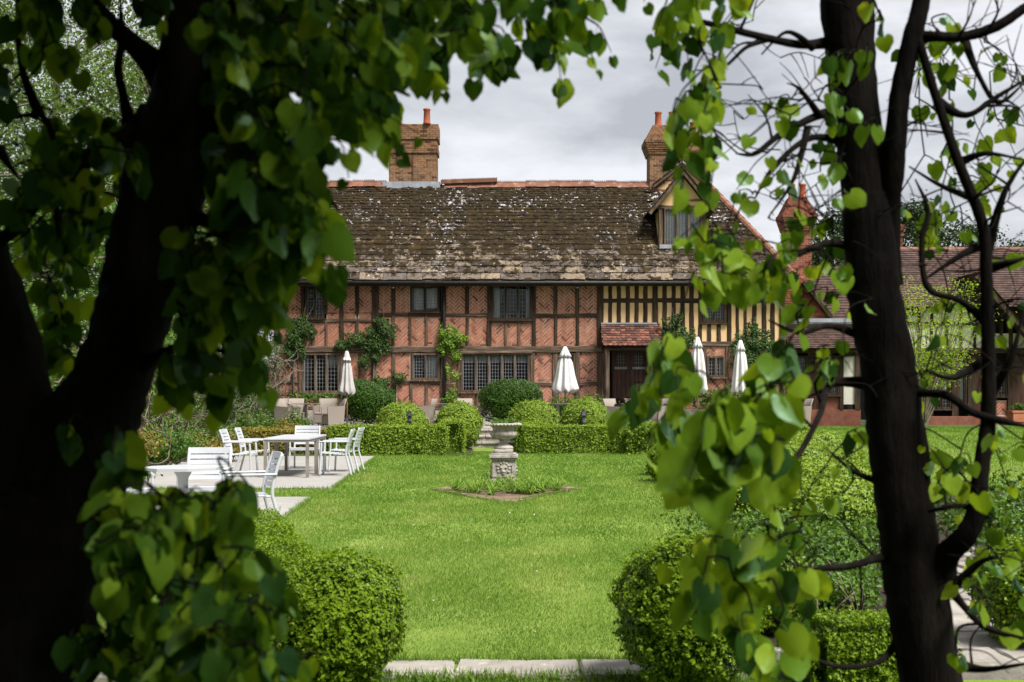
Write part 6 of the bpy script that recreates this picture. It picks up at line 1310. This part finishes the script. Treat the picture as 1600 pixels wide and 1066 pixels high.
# ------------------------------------------------------------------ the two lime trees that frame the view
def leaf_mesh(seed):
    """heart-shaped lime leaf with petiole: hangs along +y, 1 unit long; folded along the midrib and curled"""
    r_ = random.Random(seed); V = []; UV = []; Fc = []; rows = [0.0, .04, .14, .30, .50, .68, .84, .95, 1.0]; wid = [.20, .36, .455, .49, .44, .33, .18, .07, .0]
    fold = r_.uniform(.10, .38); curl = r_.uniform(-.15, .45); tw = r_.uniform(-.3, .3); pet = .42; nb = [-.06, -.035, 0, 0, 0, 0, 0, 0, 0]; sk = r_.uniform(-.04, .04)
    for i, (v, w) in enumerate(zip(rows, wid)):
        for j, u in enumerate((-1, -.55, 0, .55, 1)):
            x = u * w + sk * v + (.015 * (-1) ** i if abs(u) == 1 else 0); y = v - (.16 * abs(u) * max(0, 1 - v * 5)) + (.03 if u == 0 and i == 0 else 0); z = abs(u) * w * fold - curl * v * v * .5 + tw * u * w * v + .03 * math.sin(v * 9 + u * 3)
            V.append((x, pet + y, z)); UV.append((u * w, v))
    for i in range(len(rows) - 1):
        for j in range(4): Fc.append((i*5+j, i*5+j+1, (i+1)*5+j+1, (i+1)*5+j))
    n = len(V); bend = r_.uniform(-.15, .15); pts = [(0, 0, 0), (bend * .5, pet * .5, .04), (sk * 0, pet + .02, 0)]
    for (x, y, z) in pts:
        for a in range(3): V.append((x + .012 * math.cos(a * 2.1), y, z + .012 * math.sin(a * 2.1))); UV.append((0.0, .5))
    for k in range(2):
        for a in range(3): Fc.append((n+k*3+a, n+k*3+(a+1) % 3, n+(k+1)*3+(a+1) % 3, n+(k+1)*3+a))
    return V, Fc, UV
LEAF = [leaf_mesh(s_) for s_ in range(10)]
def leaf_data(V, Fc, UV, name='leaf', mat='lime_leaf'):
    me = bpy.data.meshes.new(name); me.from_pydata(V, [], Fc); me.update(); uvl = me.uv_layers.new(name='UVMap')
    idx = np.empty(len(me.loops), dtype=np.int32); me.loops.foreach_get('vertex_index', idx); uvl.data.foreach_set('uv', np.asarray(UV, dtype=np.float32)[idx].ravel())
    me.polygons.foreach_set('use_smooth', np.ones(len(me.polygons), dtype=bool)); me.materials.append(M[mat]); return me
LEAF_ME = [leaf_data(*l) for l in LEAF]; SUNLIT_ME = [leaf_data(*l, mat='young_lime_leaf') for l in LEAF]

class Lime:
    def __init__(s, label, base, seed, ls=1.0, young=.1):
        s.young = young
        s.ls = ls
        s.t = thing('lime_tree', label, 'tree', base, 'lime trees framing the view'); s.r = random.Random(seed); s.skel = []; s.leaves = []
    def limb(s, pts, name='branch', n=7, sides=10, wob=.05):
        """pts: (px, py, d, radius in px)"""
        if name == 'branch': pts = [(pts[0][0], pts[0][1], pts[0][2] + .06, pts[0][3] * 1.6)] + ([(pts[1][0], pts[1][1], max(pts[1][2], pts[0][2]), pts[1][3])] if len(pts) > 2 else []) + list(pts[2:-1]) + [(*pts[-1][:3], pts[-1][3] * .4)]
        W = [(*at(p[0], p[1], p[2]), p[3] * p[2] / F) for p in pts]; sp = smooth_path(W, n); P = [Vector(q[:3]) for q in sp]; rad = [max(.0015, q[3]) for q in sp]
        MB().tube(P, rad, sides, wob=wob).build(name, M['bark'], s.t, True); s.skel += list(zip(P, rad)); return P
    def twig(s, P, r0, r1, sides=5):
        sp = smooth_path([tuple(p) for p in P], 5); m_ = len(sp); MB().tube(sp, [r0 + (r1 - r0) * k / (m_ - 1) for k in range(m_)], sides, wob=.08).build('twig', M['bark'], s.t, True); s.skel += [(Vector(q), r1) for q in sp]; return [Vector(q) for q in sp]
    def nearest(s, p): return min(s.skel, key=lambda q: (q[0] - p).length_squared + .02 * max(0, q[0].z - p.z > 9))
    def leaf(s, p, size, face=None):
        r = s.r; tip = Vector((r.gauss(0, .38), r.gauss(0, .38), -1 + r.uniform(-.1, .45))).normalized(); a = r.uniform(-1.15, 1.15) + (math.pi if r.random() < .5 else 0)
        nrm = Vector((math.sin(a), -math.cos(a), .55 * r.random() * (1 if r.random() < .8 else -1))); nrm = (nrm - tip * nrm.dot(tip)).normalized(); side = tip.cross(nrm)
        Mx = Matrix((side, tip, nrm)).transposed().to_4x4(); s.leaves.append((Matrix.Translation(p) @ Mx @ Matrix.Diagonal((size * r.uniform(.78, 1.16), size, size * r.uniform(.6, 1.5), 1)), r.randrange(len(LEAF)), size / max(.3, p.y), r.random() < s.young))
    def spray(s, a, b, n, size, bare=.25, sag=.04):
        size = size * s.ls
        """a leafy twig from pixel point a to b, tied back to the nearest limb"""
        r = s.r; up = .85 * size * F / a[2]; A = at(a[0], a[1] - up, a[2]); B = at(b[0], b[1] - up, b[2]); c = s.nearest(A); c2 = s.nearest(B)
        if (c2[0] - B).length < (c[0] - A).length and abs(B.z - A.z) < .06: A, B, c = B, A, c2
        if (c[0] - A).length > .02:
            md = c[0].lerp(A, .5) + Vector((r.gauss(0, .012), r.gauss(0, .012), r.uniform(-.005, .025))); s.twig([c[0], md, A], min(.005, max(.0022, c[1] * .6)), .0022)
        M1 = A.lerp(B, .45) + Vector((r.gauss(0, .008), r.gauss(0, .01), sag * r.uniform(.1, .6))); sp = s.twig([A, M1, B], .0021, .0009)
        for k in range(n):
            f = bare + (1 - bare) * (k + r.uniform(-.3, .3)) / max(1, n - 1); q = sp[int(max(0, min(1, f)) * (len(sp) - 1))]; s.leaf(q, size * r.uniform(.55, 1.28) * (.75 if k == n - 1 else 1))
    def fill(s, poly, n, d0, d1, size, vec, per=6, jit=40):
        """n leaves on sprays whose mid points lie in a patch of the view"""
        r = s.r; xs = [p[0] for p in poly]; ys = [p[1] for p in poly]; made = 0; cand = []
        while made < n:
            x, y = r.uniform(min(xs), max(xs)), r.uniform(min(ys), max(ys))
            if not in_poly(np.array([x]), np.array([y]), poly)[0]: continue
            d = r.uniform(d0, d1); vx, vy = vec[0] + r.uniform(-jit, jit), vec[1] + r.uniform(-jit, jit); cand.append(((x - vx * .5, y - vy * .5, d), (x + vx * .5, y + vy * .5, d + r.uniform(-.12, .12)))); made += per
        cand.sort(key=lambda q: (s.nearest(at(*q[0]))[0] - at(*q[0])).length)
        for a, b in cand: s.spray(a, b, per, size)
    def bare(s, poly, n, d0, d1, vec):
        """leafless side twigs, each with two or three short shoots"""
        r = s.r; xs = [p[0] for p in poly]; ys = [p[1] for p in poly]; k = 0
        while k < n:
            x, y = r.uniform(min(xs), max(xs)), r.uniform(min(ys), max(ys))
            if not in_poly(np.array([x]), np.array([y]), poly)[0]: continue
            k += 1; B = at(x, y, r.uniform(d0, d1)); c = s.nearest(B); dv = B - c[0]
            if dv.length < .03: continue
            B = c[0] + dv.normalized() * max(dv.length, .12); md = c[0].lerp(B, .5) + Vector((r.gauss(0, .015), r.gauss(0, .015), r.gauss(.01, .015))); sp = s.twig([c[0], md, B], min(.0042, max(.002, c[1] * .55)), .0011)
            for q in range(r.randint(1, 3)):
                o = sp[r.randint(3, len(sp) - 2)]; e = o + (dv.normalized() + Vector((r.gauss(0, .7), r.gauss(0, .5), r.gauss(.15, .7)))).normalized() * r.uniform(.04, .13); s.twig([o, o.lerp(e, .5) + Vector((0, 0, r.gauss(0, .006))), e], .0016, .0008)
    def finish(s, keep=300):
        s.leaves.sort(key=lambda q: -q[2]); big = s.leaves[:keep]; rest = s.leaves[keep:]
        # the largest in view singly, the rest as one mass
        for mtx, k, _, lit in big:
            o = bpy.data.objects.new('leaf', (SUNLIT_ME if lit else LEAF_ME)[k]); col.objects.link(o); o.parent = s.t; o.matrix_parent_inverse = s.t.matrix_basis.inverted(); o.matrix_basis = mtx
        for lit in (False, True):
            V, Fc, UV = [], [], []
            for mtx, k, _, y_ in rest:
                if y_ != lit: continue
                v, f, u = LEAF[k]; n = len(V); V += [tuple(mtx @ Vector(p)) for p in v]; Fc += [tuple(i + n for i in q) for q in f]; UV += u
            tag(kid(link(bpy.data.objects.new('smaller_leaves', leaf_data(V, Fc, UV, 'smaller_leaves', 'young_lime_leaf' if lit else 'lime_leaf')), s.t)), kind='stuff')
    def crown(s, c, rad, n, size, seed, floor, puffs=60):
        """unseen leaf masses of the tree, shaped for the shade they throw"""
        r = np.random.default_rng(seed); u = r.normal(0, 1, (puffs, 3)); u /= np.linalg.norm(u, axis=1, keepdims=True); cen = np.array(c) + u * (r.random(puffs) ** .4)[:, None] * np.array(rad)
        C = cen[r.integers(0, puffs, n)] + r.normal(0, .34, (n, 3)); C = C[C[:, 2] > floor(C)]
        leaf_object('crown', C, np.tile(np.array([0, 0, 1.0]), (len(C), 1)) , size * r.uniform(.7, 1.3, len(C)), np.clip(r.normal(.45, .25, len(C)), 0, 1), M['crown'], s.t, seed, aspect=.85)
        m = MB(); b = s.skel[0][0]
        for q in cen[::4]:
            a = max((k for k in s.skel if k[1] > .03), key=lambda k: k[0].z)[0]; qq = Vector(q)
            if qq.z > floor(np.array([q]))[0]: m.tube(smooth_path([tuple(a), tuple(a.lerp(qq, .5) + Vector((0, 0, .3))), tuple(qq)], 4), [.03 * (1 - .8 * k / 9) for k in range(9)], 5)
        m.build('crown_branches', M['bark'], s.t, True)
floor_ = lambda C: np.maximum(2.3, 2.2 + .42 * np.maximum(C[:, 1], 0))

# left tree -------------------------------------------------------
bs = at(30, 617 + F * CH / 2.25, 2.25)
L = Lime('dark forked lime tree close by at the left, with hanging heart-shaped leaves', (bs.x, bs.y, -.03), 21, .47, .03)
L.limb([(20, 2010, 2.25, 170), (28, 1500, 2.25, 132), (24, 1150, 2.25, 112), (30, 980, 2.25, 116), (48, 840, 2.25, 122), (72, 760, 2.25, 110)], 'trunk', sides=16)
L.limb([(58, 880, 2.25, 96), (98, 760, 2.25, 96), (140, 660, 2.25, 76), (172, 600, 2.25, 62), (206, 500, 2.25, 59), (230, 400, 2.25, 64), (264, 262, 2.25, 65), (297, 150, 2.25, 58), (311, 0, 2.25, 48), (318, -200, 2.25, 44), (345, -600, 2.25, 34), (380, -1100, 2.3, 22)], 'trunk', sides=16)
L.limb([(30, 900, 2.25, 100), (18, 740, 2.25, 84), (-4, 600, 2.25, 80), (-36, 470, 2.25, 74), (-76, 330, 2.2, 62), (-120, 60, 2.15, 58), (-180, -300, 2.1, 44), (-230, -800, 2.1, 28)], 'trunk', sides=16)
L.limb([(240, 190, 2.25, 20), (205, 212, 2.25, 17), (150, 240, 2.22, 15), (100, 275, 2.2, 14), (60, 310, 2.2, 13), (20, 360, 2.2, 12), (-30, 400, 2.2, 10)])
L.limb([(270, 130, 2.25, 22), (220, 80, 2.22, 18), (175, 40, 2.2, 15), (140, 0, 2.2, 13), (100, -60, 2.2, 10)])
L.limb([(205, 210, 2.24, 9), (195, 160, 2.22, 8), (185, 110, 2.2, 7), (190, 60, 2.2, 6), (188, 0, 2.2, 5)]); L.limb([(100, 275, 2.2, 7), (85, 220, 2.2, 6), (62, 180, 2.2, 5), (0, 190, 2.2, 4)]); L.limb([(62, 180, 2.2, 6), (35, 110, 2.2, 6), (28, 40, 2.2, 5), (30, -30, 2.2, 4)])
L.limb([(105, 270, 2.2, 6), (140, 290, 2.2, 5), (190, 310, 2.2, 4)]); L.limb([(85, 300, 2.2, 5), (90, 350, 2.2, 4), (95, 410, 2.2, 4)]); L.limb([(0, 235, 2.1, 6), (15, 260, 2.1, 5), (35, 285, 2.1, 4)])
L.limb([(315, 20, 2.25, 30), (400, -20, 2.2, 22), (520, -40, 2.2, 17), (660, -40, 2.25, 12), (800, -20, 2.35, 8), (900, 0, 2.4, 5)]); L.limb([(310, 60, 2.25, 24), (380, 50, 2.1, 18), (470, 70, 2.0, 13), (560, 110, 2.0, 9), (640, 150, 2.05, 6)])
L.limb([(290, 190, 2.25, 20), (340, 190, 2.1, 15), (420, 220, 2.0, 11), (480, 270, 1.95, 8), (530, 330, 1.95, 5)]); L.limb([(250, 330, 2.25, 18), (310, 340, 2.1, 13), (370, 380, 2.0, 9), (410, 450, 1.95, 6), (430, 520, 1.95, 4)])
L.limb([(160, 640, 2.2, 14), (240, 560, 2.1, 9), (310, 540, 2.0, 7), (370, 560, 1.95, 4)])
L.limb([(90, 1100, 2.2, 16), (180, 1000, 2.1, 12), (250, 900, 2.0, 10), (310, 820, 1.95, 7), (350, 770, 1.9, 4)]); L.limb([(180, 1010, 2.1, 10), (270, 1000, 2.0, 8), (350, 960, 1.95, 7), (400, 1000, 1.9, 5), (440, 1060, 1.9, 3)]); L.limb([(330, 890, 1.95, 6), (340, 870, 1.95, 7), (365, 905, 1.95, 5), (400, 930, 1.95, 3)])
L.fill([(340, -60), (700, -60), (680, 120), (590, 200), (500, 250), (400, 270), (340, 200)], 810, 1.7, 2.7, .092, (50, 70)); L.fill([(640, -60), (950, -60), (955, 40), (910, 100), (780, 110), (700, 150), (640, 160)], 270, 1.9, 2.6, .088, (40, 60))
L.fill([(340, 260), (480, 260), (500, 380), (500, 450), (440, 480), (380, 440), (320, 380)], 255, 1.75, 2.3, .1, (30, 70)); L.fill([(300, 400), (410, 430), (420, 560), (400, 620), (330, 560), (290, 480)], 105, 1.8, 2.3, .1, (25, 70)); L.fill([(225, 540), (310, 540), (330, 650), (250, 670)], 30, 1.9, 2.2, .1, (20, 50))
L.fill([(-20, -20), (250, -20), (220, 120), (60, 140), (-20, 200)], 99, 1.8, 2.6, .09, (20, 50)); L.fill([(60, 200), (200, 200), (180, 360), (60, 360), (0, 420), (0, 300)], 108, 1.8, 2.5, .09, (20, 50)); L.fill([(60, 360), (150, 360), (150, 520), (100, 560)], 54, 2.3, 2.6, .09, (10, 50))
L.fill([(190, 860), (300, 850), (390, 890), (420, 960), (450, 1040), (480, 1100), (160, 1100)], 495, 1.6, 2.3, .09, (40, -10), jit=60); L.fill([(200, 800), (320, 800), (400, 830), (360, 880), (200, 890)], 90, 1.7, 2.1, .1, (40, 20))
L.fill([(20, 330), (190, 330), (170, 480), (130, 640), (70, 620)], 84, 2.1, 2.6, .1, (10, 50)); L.fill([(120, 700), (230, 680), (260, 900), (200, 1000), (130, 1080)], 66, 1.8, 2.2, .1, (20, 30)); L.fill([(240, 560), (390, 560), (410, 620), (300, 660), (240, 660)], 30, 1.85, 2.2, .105, (20, 50)); L.fill([(320, 770), (400, 760), (420, 840), (340, 850)], 18, 1.8, 2.0, .105, (10, 50))
for (a, b, n, s_) in (((720, 60, 2.3), (745, 150, 2.3), 4, .085), ((760, 110, 2.3), (795, 130, 2.3), 3, .075), ((860, 90, 2.3), (878, 160, 2.3), 5, .085), ((905, 70, 2.3), (930, 130, 2.3), 3, .07), ((930, 60, 2.4), (955, 105, 2.4), 3, .075), ((590, 210, 2.0), (625, 285, 2.0), 4, .09), ((520, 250, 2.0), (545, 310, 2.0), 3, .085), ((560, 200, 2.05), (655, 240, 2.05), 4, .085), ((470, 380, 1.9), (520, 470, 1.9), 4, .1), ((410, 480, 1.9), (430, 560, 1.9), 3, .09), ((640, 130, 2.1), (690, 170, 2.1), 3, .085), ((370, 560, 1.9), (400, 600, 1.9), 3, .1)): L.spray(a, b, n, s_)
L.crown((-1.9, 1.0, 4.5), (2.4, 3.4, 1.6), 36000, .17, 31, floor_, puffs=170); L.crown((-4.2, 1.2, 3.0), (1.7, 2.4, 2.2), 9000, .2, 35, lambda C: np.where(C[:, 0] < -1.6 - .45 * np.maximum(C[:, 1], 0), .2, 9.0), puffs=70); L.crown((-2.2, 5.0, 6.0), (2.4, 1.9, 1.1), 9000, .17, 36, lambda C: np.maximum(floor_(C), 2.3 + .44 * C[:, 1]), puffs=60); L.bare([(0, 0), (240, 0), (200, 420), (0, 420)], 34, 2.0, 2.5, (0, 0)); L.finish(300)  # crown masses above, beside and ahead added out of view to block sky and sun

# right tree ------------------------------------------------------
bs = at(1560, 617 + F * CH / 3.0, 3.0)
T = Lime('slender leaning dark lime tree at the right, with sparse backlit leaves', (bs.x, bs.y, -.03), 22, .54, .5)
T.limb([(1545, 1640, 3.0, 70), (1500, 1300, 3.0, 52), (1456, 1066, 3.0, 47), (1432, 928, 3.0, 48), (1417, 816, 3.0, 45), (1400, 680, 3.0, 44), (1388, 580, 3.0, 42), (1367, 468, 3.0, 41), (1360, 393, 3.0, 40), (1350, 280, 3.0, 36), (1334, 150, 3.0, 36), (1323, 0, 3.0, 40), (1312, -200, 3.0, 36), (1290, -600, 3.0, 26), (1270, -1000, 3.0, 16)], 'trunk', sides=16)
T.limb([(1372, 440, 3.0, 24), (1384, 340, 2.95, 22), (1396, 250, 2.95, 18), (1406, 150, 2.92, 16), (1425, 60, 2.9, 15), (1440, 0, 2.9, 14), (1460, -150, 2.9, 12), (1490, -500, 2.9, 8)], 'branch')
T.limb([(1455, 905, 2.95, 24), (1480, 866, 2.9, 21), (1508, 838, 2.88, 18), (1526, 800, 2.86, 15), (1532, 741, 2.86, 13), (1543, 666, 2.86, 12), (1545, 600, 2.86, 11), (1543, 505, 2.86, 10.5), (1541, 430, 2.86, 9.5), (1535, 350, 2.86, 9), (1498, 255, 2.86, 8), (1462, 150, 2.87, 7), (1445, 94, 2.88, 6.5), (1432, 50, 2.9, 6), (1428, 10, 2.92, 5)])
T.limb([(1428, 62, 2.9, 9), (1455, 57, 2.9, 8.5), (1505, 57, 2.9, 8), (1558, 41, 2.9, 8), (1605, 10, 2.9, 7), (1660, -20, 2.9, 5)]); T.limb([(1400, 874, 2.98, 8), (1376, 872, 2.95, 7), (1330, 884, 2.9, 6), (1290, 888, 2.88, 5), (1249, 891, 2.85, 4)]); T.limb([(1410, 608, 2.95, 8), (1440, 614, 2.9, 7), (1480, 618, 2.88, 7), (1518, 644, 2.86, 6), (1555, 655, 2.84, 6), (1610, 668, 2.82, 5)])
T.limb([(1370, 400, 2.98, 7), (1300, 380, 2.9, 6), (1240, 400, 2.85, 5), (1190, 420, 2.8, 4), (1120, 430, 2.75, 3)]); T.limb([(1380, 540, 2.98, 6), (1300, 510, 2.9, 5), (1250, 520, 2.85, 4), (1200, 500, 2.85, 3)]); T.limb([(1372, 600, 2.98, 8), (1300, 600, 2.8, 6), (1280, 650, 2.6, 5), (1240, 720, 2.5, 5), (1180, 760, 2.4, 4), (1120, 740, 2.35, 3)])
T.limb([(1330, 170, 2.98, 8), (1280, 180, 2.9, 7), (1220, 210, 2.85, 5), (1180, 240, 2.8, 4), (1150, 240, 2.75, 3)]); T.limb([(1330, 60, 2.98, 9), (1260, 70, 2.9, 7), (1200, 60, 2.85, 6), (1120, 40, 2.75, 5), (1040, 20, 2.7, 4)]); T.limb([(1325, -40, 2.98, 9), (1230, -30, 2.85, 8), (1120, -20, 2.7, 6), (1030, -30, 2.6, 4)]); T.limb([(1340, 230, 2.98, 6), (1270, 215, 2.9, 5), (1210, 260, 2.85, 4), (1180, 310, 2.85, 3)])
T.limb([(1262, 200, 2.9, 4), (1240, 280, 2.9, 3.5), (1200, 340, 2.9, 2.5)]); T.limb([(1200, 60, 2.85, 4), (1165, 75, 2.85, 3.2), (1130, 105, 2.8, 2.4), (1085, 110, 2.8, 1.5)]); T.limb([(1280, 180, 2.9, 4), (1250, 140, 2.88, 3), (1230, 130, 2.88, 2)]); T.limb([(1270, 75, 2.9, 4), (1230, 50, 2.88, 3), (1190, 85, 2.88, 3)])
T.limb([(1545, 505, 2.86, 6), (1500, 470, 2.86, 5), (1450, 450, 2.86, 5), (1440, 380, 2.86, 4.5), (1450, 330, 2.86, 4), (1430, 280, 2.86, 3)]); T.limb([(1545, 560, 2.86, 6), (1490, 590, 2.86, 5), (1450, 580, 2.86, 4)]); T.limb([(1540, 380, 2.86, 6), (1500, 400, 2.86, 5), (1440, 440, 2.86, 4)]); T.limb([(1505, 57, 2.9, 5), (1530, 120, 2.9, 4), (1560, 160, 2.9, 4), (1600, 130, 2.9, 3)])
T.limb([(1465, 160, 2.86, 6), (1510, 180, 2.86, 5), (1560, 150, 2.86, 4), (1610, 120, 2.86, 3)]); T.limb([(1540, 400, 2.86, 6), (1570, 300, 2.86, 5), (1610, 240, 2.86, 4)]); T.limb([(1543, 420, 2.86, 6), (1580, 410, 2.86, 5), (1610, 400, 2.86, 4)]); T.limb([(1498, 255, 2.86, 5), (1540, 240, 2.86, 4), (1600, 250, 2.86, 3)]); T.limb([(1520, 310, 2.86, 4), (1470, 290, 2.86, 3.5), (1420, 260, 2.86, 3)]); T.limb([(1545, 620, 2.86, 6), (1580, 560, 2.86, 5), (1600, 480, 2.86, 4)])
T.limb([(1470, 900, 2.95, 8), (1500, 940, 2.8, 6), (1540, 980, 2.75, 5), (1610, 1000, 2.7, 5)]); T.limb([(1480, 925, 2.9, 6), (1530, 880, 2.85, 5), (1560, 870, 2.85, 4)]); T.limb([(1500, 1040, 2.95, 6), (1540, 1046, 2.8, 5), (1610, 1036, 2.75, 5)]); T.limb([(1420, 960, 2.98, 6), (1380, 1030, 2.8, 5), (1300, 1040, 2.6, 4), (1230, 1000, 2.5, 3)]); T.limb([(1400, 760, 2.98, 5), (1340, 740, 2.8, 4), (1290, 700, 2.7, 3)]); T.limb([(1530, 800, 2.86, 5), (1500, 790, 2.86, 4), (1470, 795, 2.86, 4), (1450, 800, 2.9, 4)])
T.fill([(965, -30), (1150, -30), (1140, 90), (1060, 110), (990, 70)], 70, 2.3, 3.0, .08, (-30, 60), per=4); T.fill([(1040, 80), (1110, 90), (1125, 240), (1115, 310), (1060, 310), (1045, 200)], 58, 2.3, 2.9, .085, (-20, 70), per=4, jit=25); T.fill([(1110, 190), (1250, 170), (1330, 260), (1300, 440), (1200, 440), (1130, 300)], 45, 2.6, 3.2, .075, (-40, 30), per=3)
T.fill([(1080, 380), (1240, 380), (1240, 470), (1110, 480), (1080, 440)], 75, 2.3, 2.9, .08, (-40, 20), per=4); T.fill([(1020, 610), (1060, 570), (1075, 630), (1125, 640), (1190, 640), (1205, 550), (1240, 560), (1250, 700), (1200, 780), (1100, 790), (1000, 720), (975, 650)], 124, 1.9, 2.6, .118, (-50, 50), per=4); T.fill([(1090, 860), (1220, 850), (1290, 930), (1260, 1080), (1150, 1080), (1090, 960)], 86, 2.1, 2.7, .1, (-40, 50), per=4)
T.fill([(1270, 20), (1370, 30), (1390, 120), (1360, 260), (1280, 250)], 21, 2.5, 2.85, .085, (-10, 30), per=2); T.fill([(1400, 60), (1600, 60), (1600, 420), (1440, 420), (1400, 300)], 101, 2.9, 3.8, .075, (30, 30), per=3); T.fill([(1420, 700), (1610, 700), (1610, 820), (1440, 800)], 44, 2.6, 3.2, .075, (20, 20), per=3); T.fill([(1480, 820), (1620, 820), (1620, 1060), (1500, 1060)], 40, 2.6, 3.2, .075, (20, 20), per=3); T.fill([(1220, 440), (1340, 420), (1340, 700), (1260, 700)], 40, 2.6, 3.1, .075, (-20, 30), per=3); T.fill([(1430, 440), (1600, 440), (1600, 680), (1440, 680)], 24, 2.9, 3.4, .07, (20, 30), per=2); T.fill([(1180, 760), (1330, 740), (1330, 880), (1200, 860)], 27, 2.5, 3.0, .075, (-20, 30), per=3)
T.bare([(1120, 20), (1320, 0), (1340, 420), (1150, 360)], 46, 2.7, 3.2, (0, 0)); T.bare([(1400, 0), (1620, 0), (1620, 640), (1430, 600)], 80, 2.8, 3.3, (0, 0)); T.bare([(1230, 430), (1350, 430), (1350, 1000), (1200, 900)], 24, 2.6, 3.1, (0, 0)); T.bare([(1480, 760), (1620, 720), (1620, 1060), (1500, 1050)], 20, 2.7, 3.1, (0, 0))
T.crown((3.4, 2.4, 5.2), (1.8, 1.8, 1.2), 500, .12, 32, floor_, puffs=40); T.finish(300)

# unseen leaf screen added behind the viewpoint to keep the near trees in shade
r = np.random.default_rng(55); n = 12000; C = np.c_[r.uniform(-9, 9, n), r.uniform(-4.5, -1.6, n), r.uniform(0, 6.5, n)]
o = leaf_object('shade_screen', C, r.normal(0, 1, (n, 3)) * .3 + np.array([0, 1.0, .2]), .34, r.uniform(0, 1, n), M['crown'], None, 4); tag(o, 'unseen leaf screen added behind the viewpoint for shade', 'shade_screen', kind='stuff')
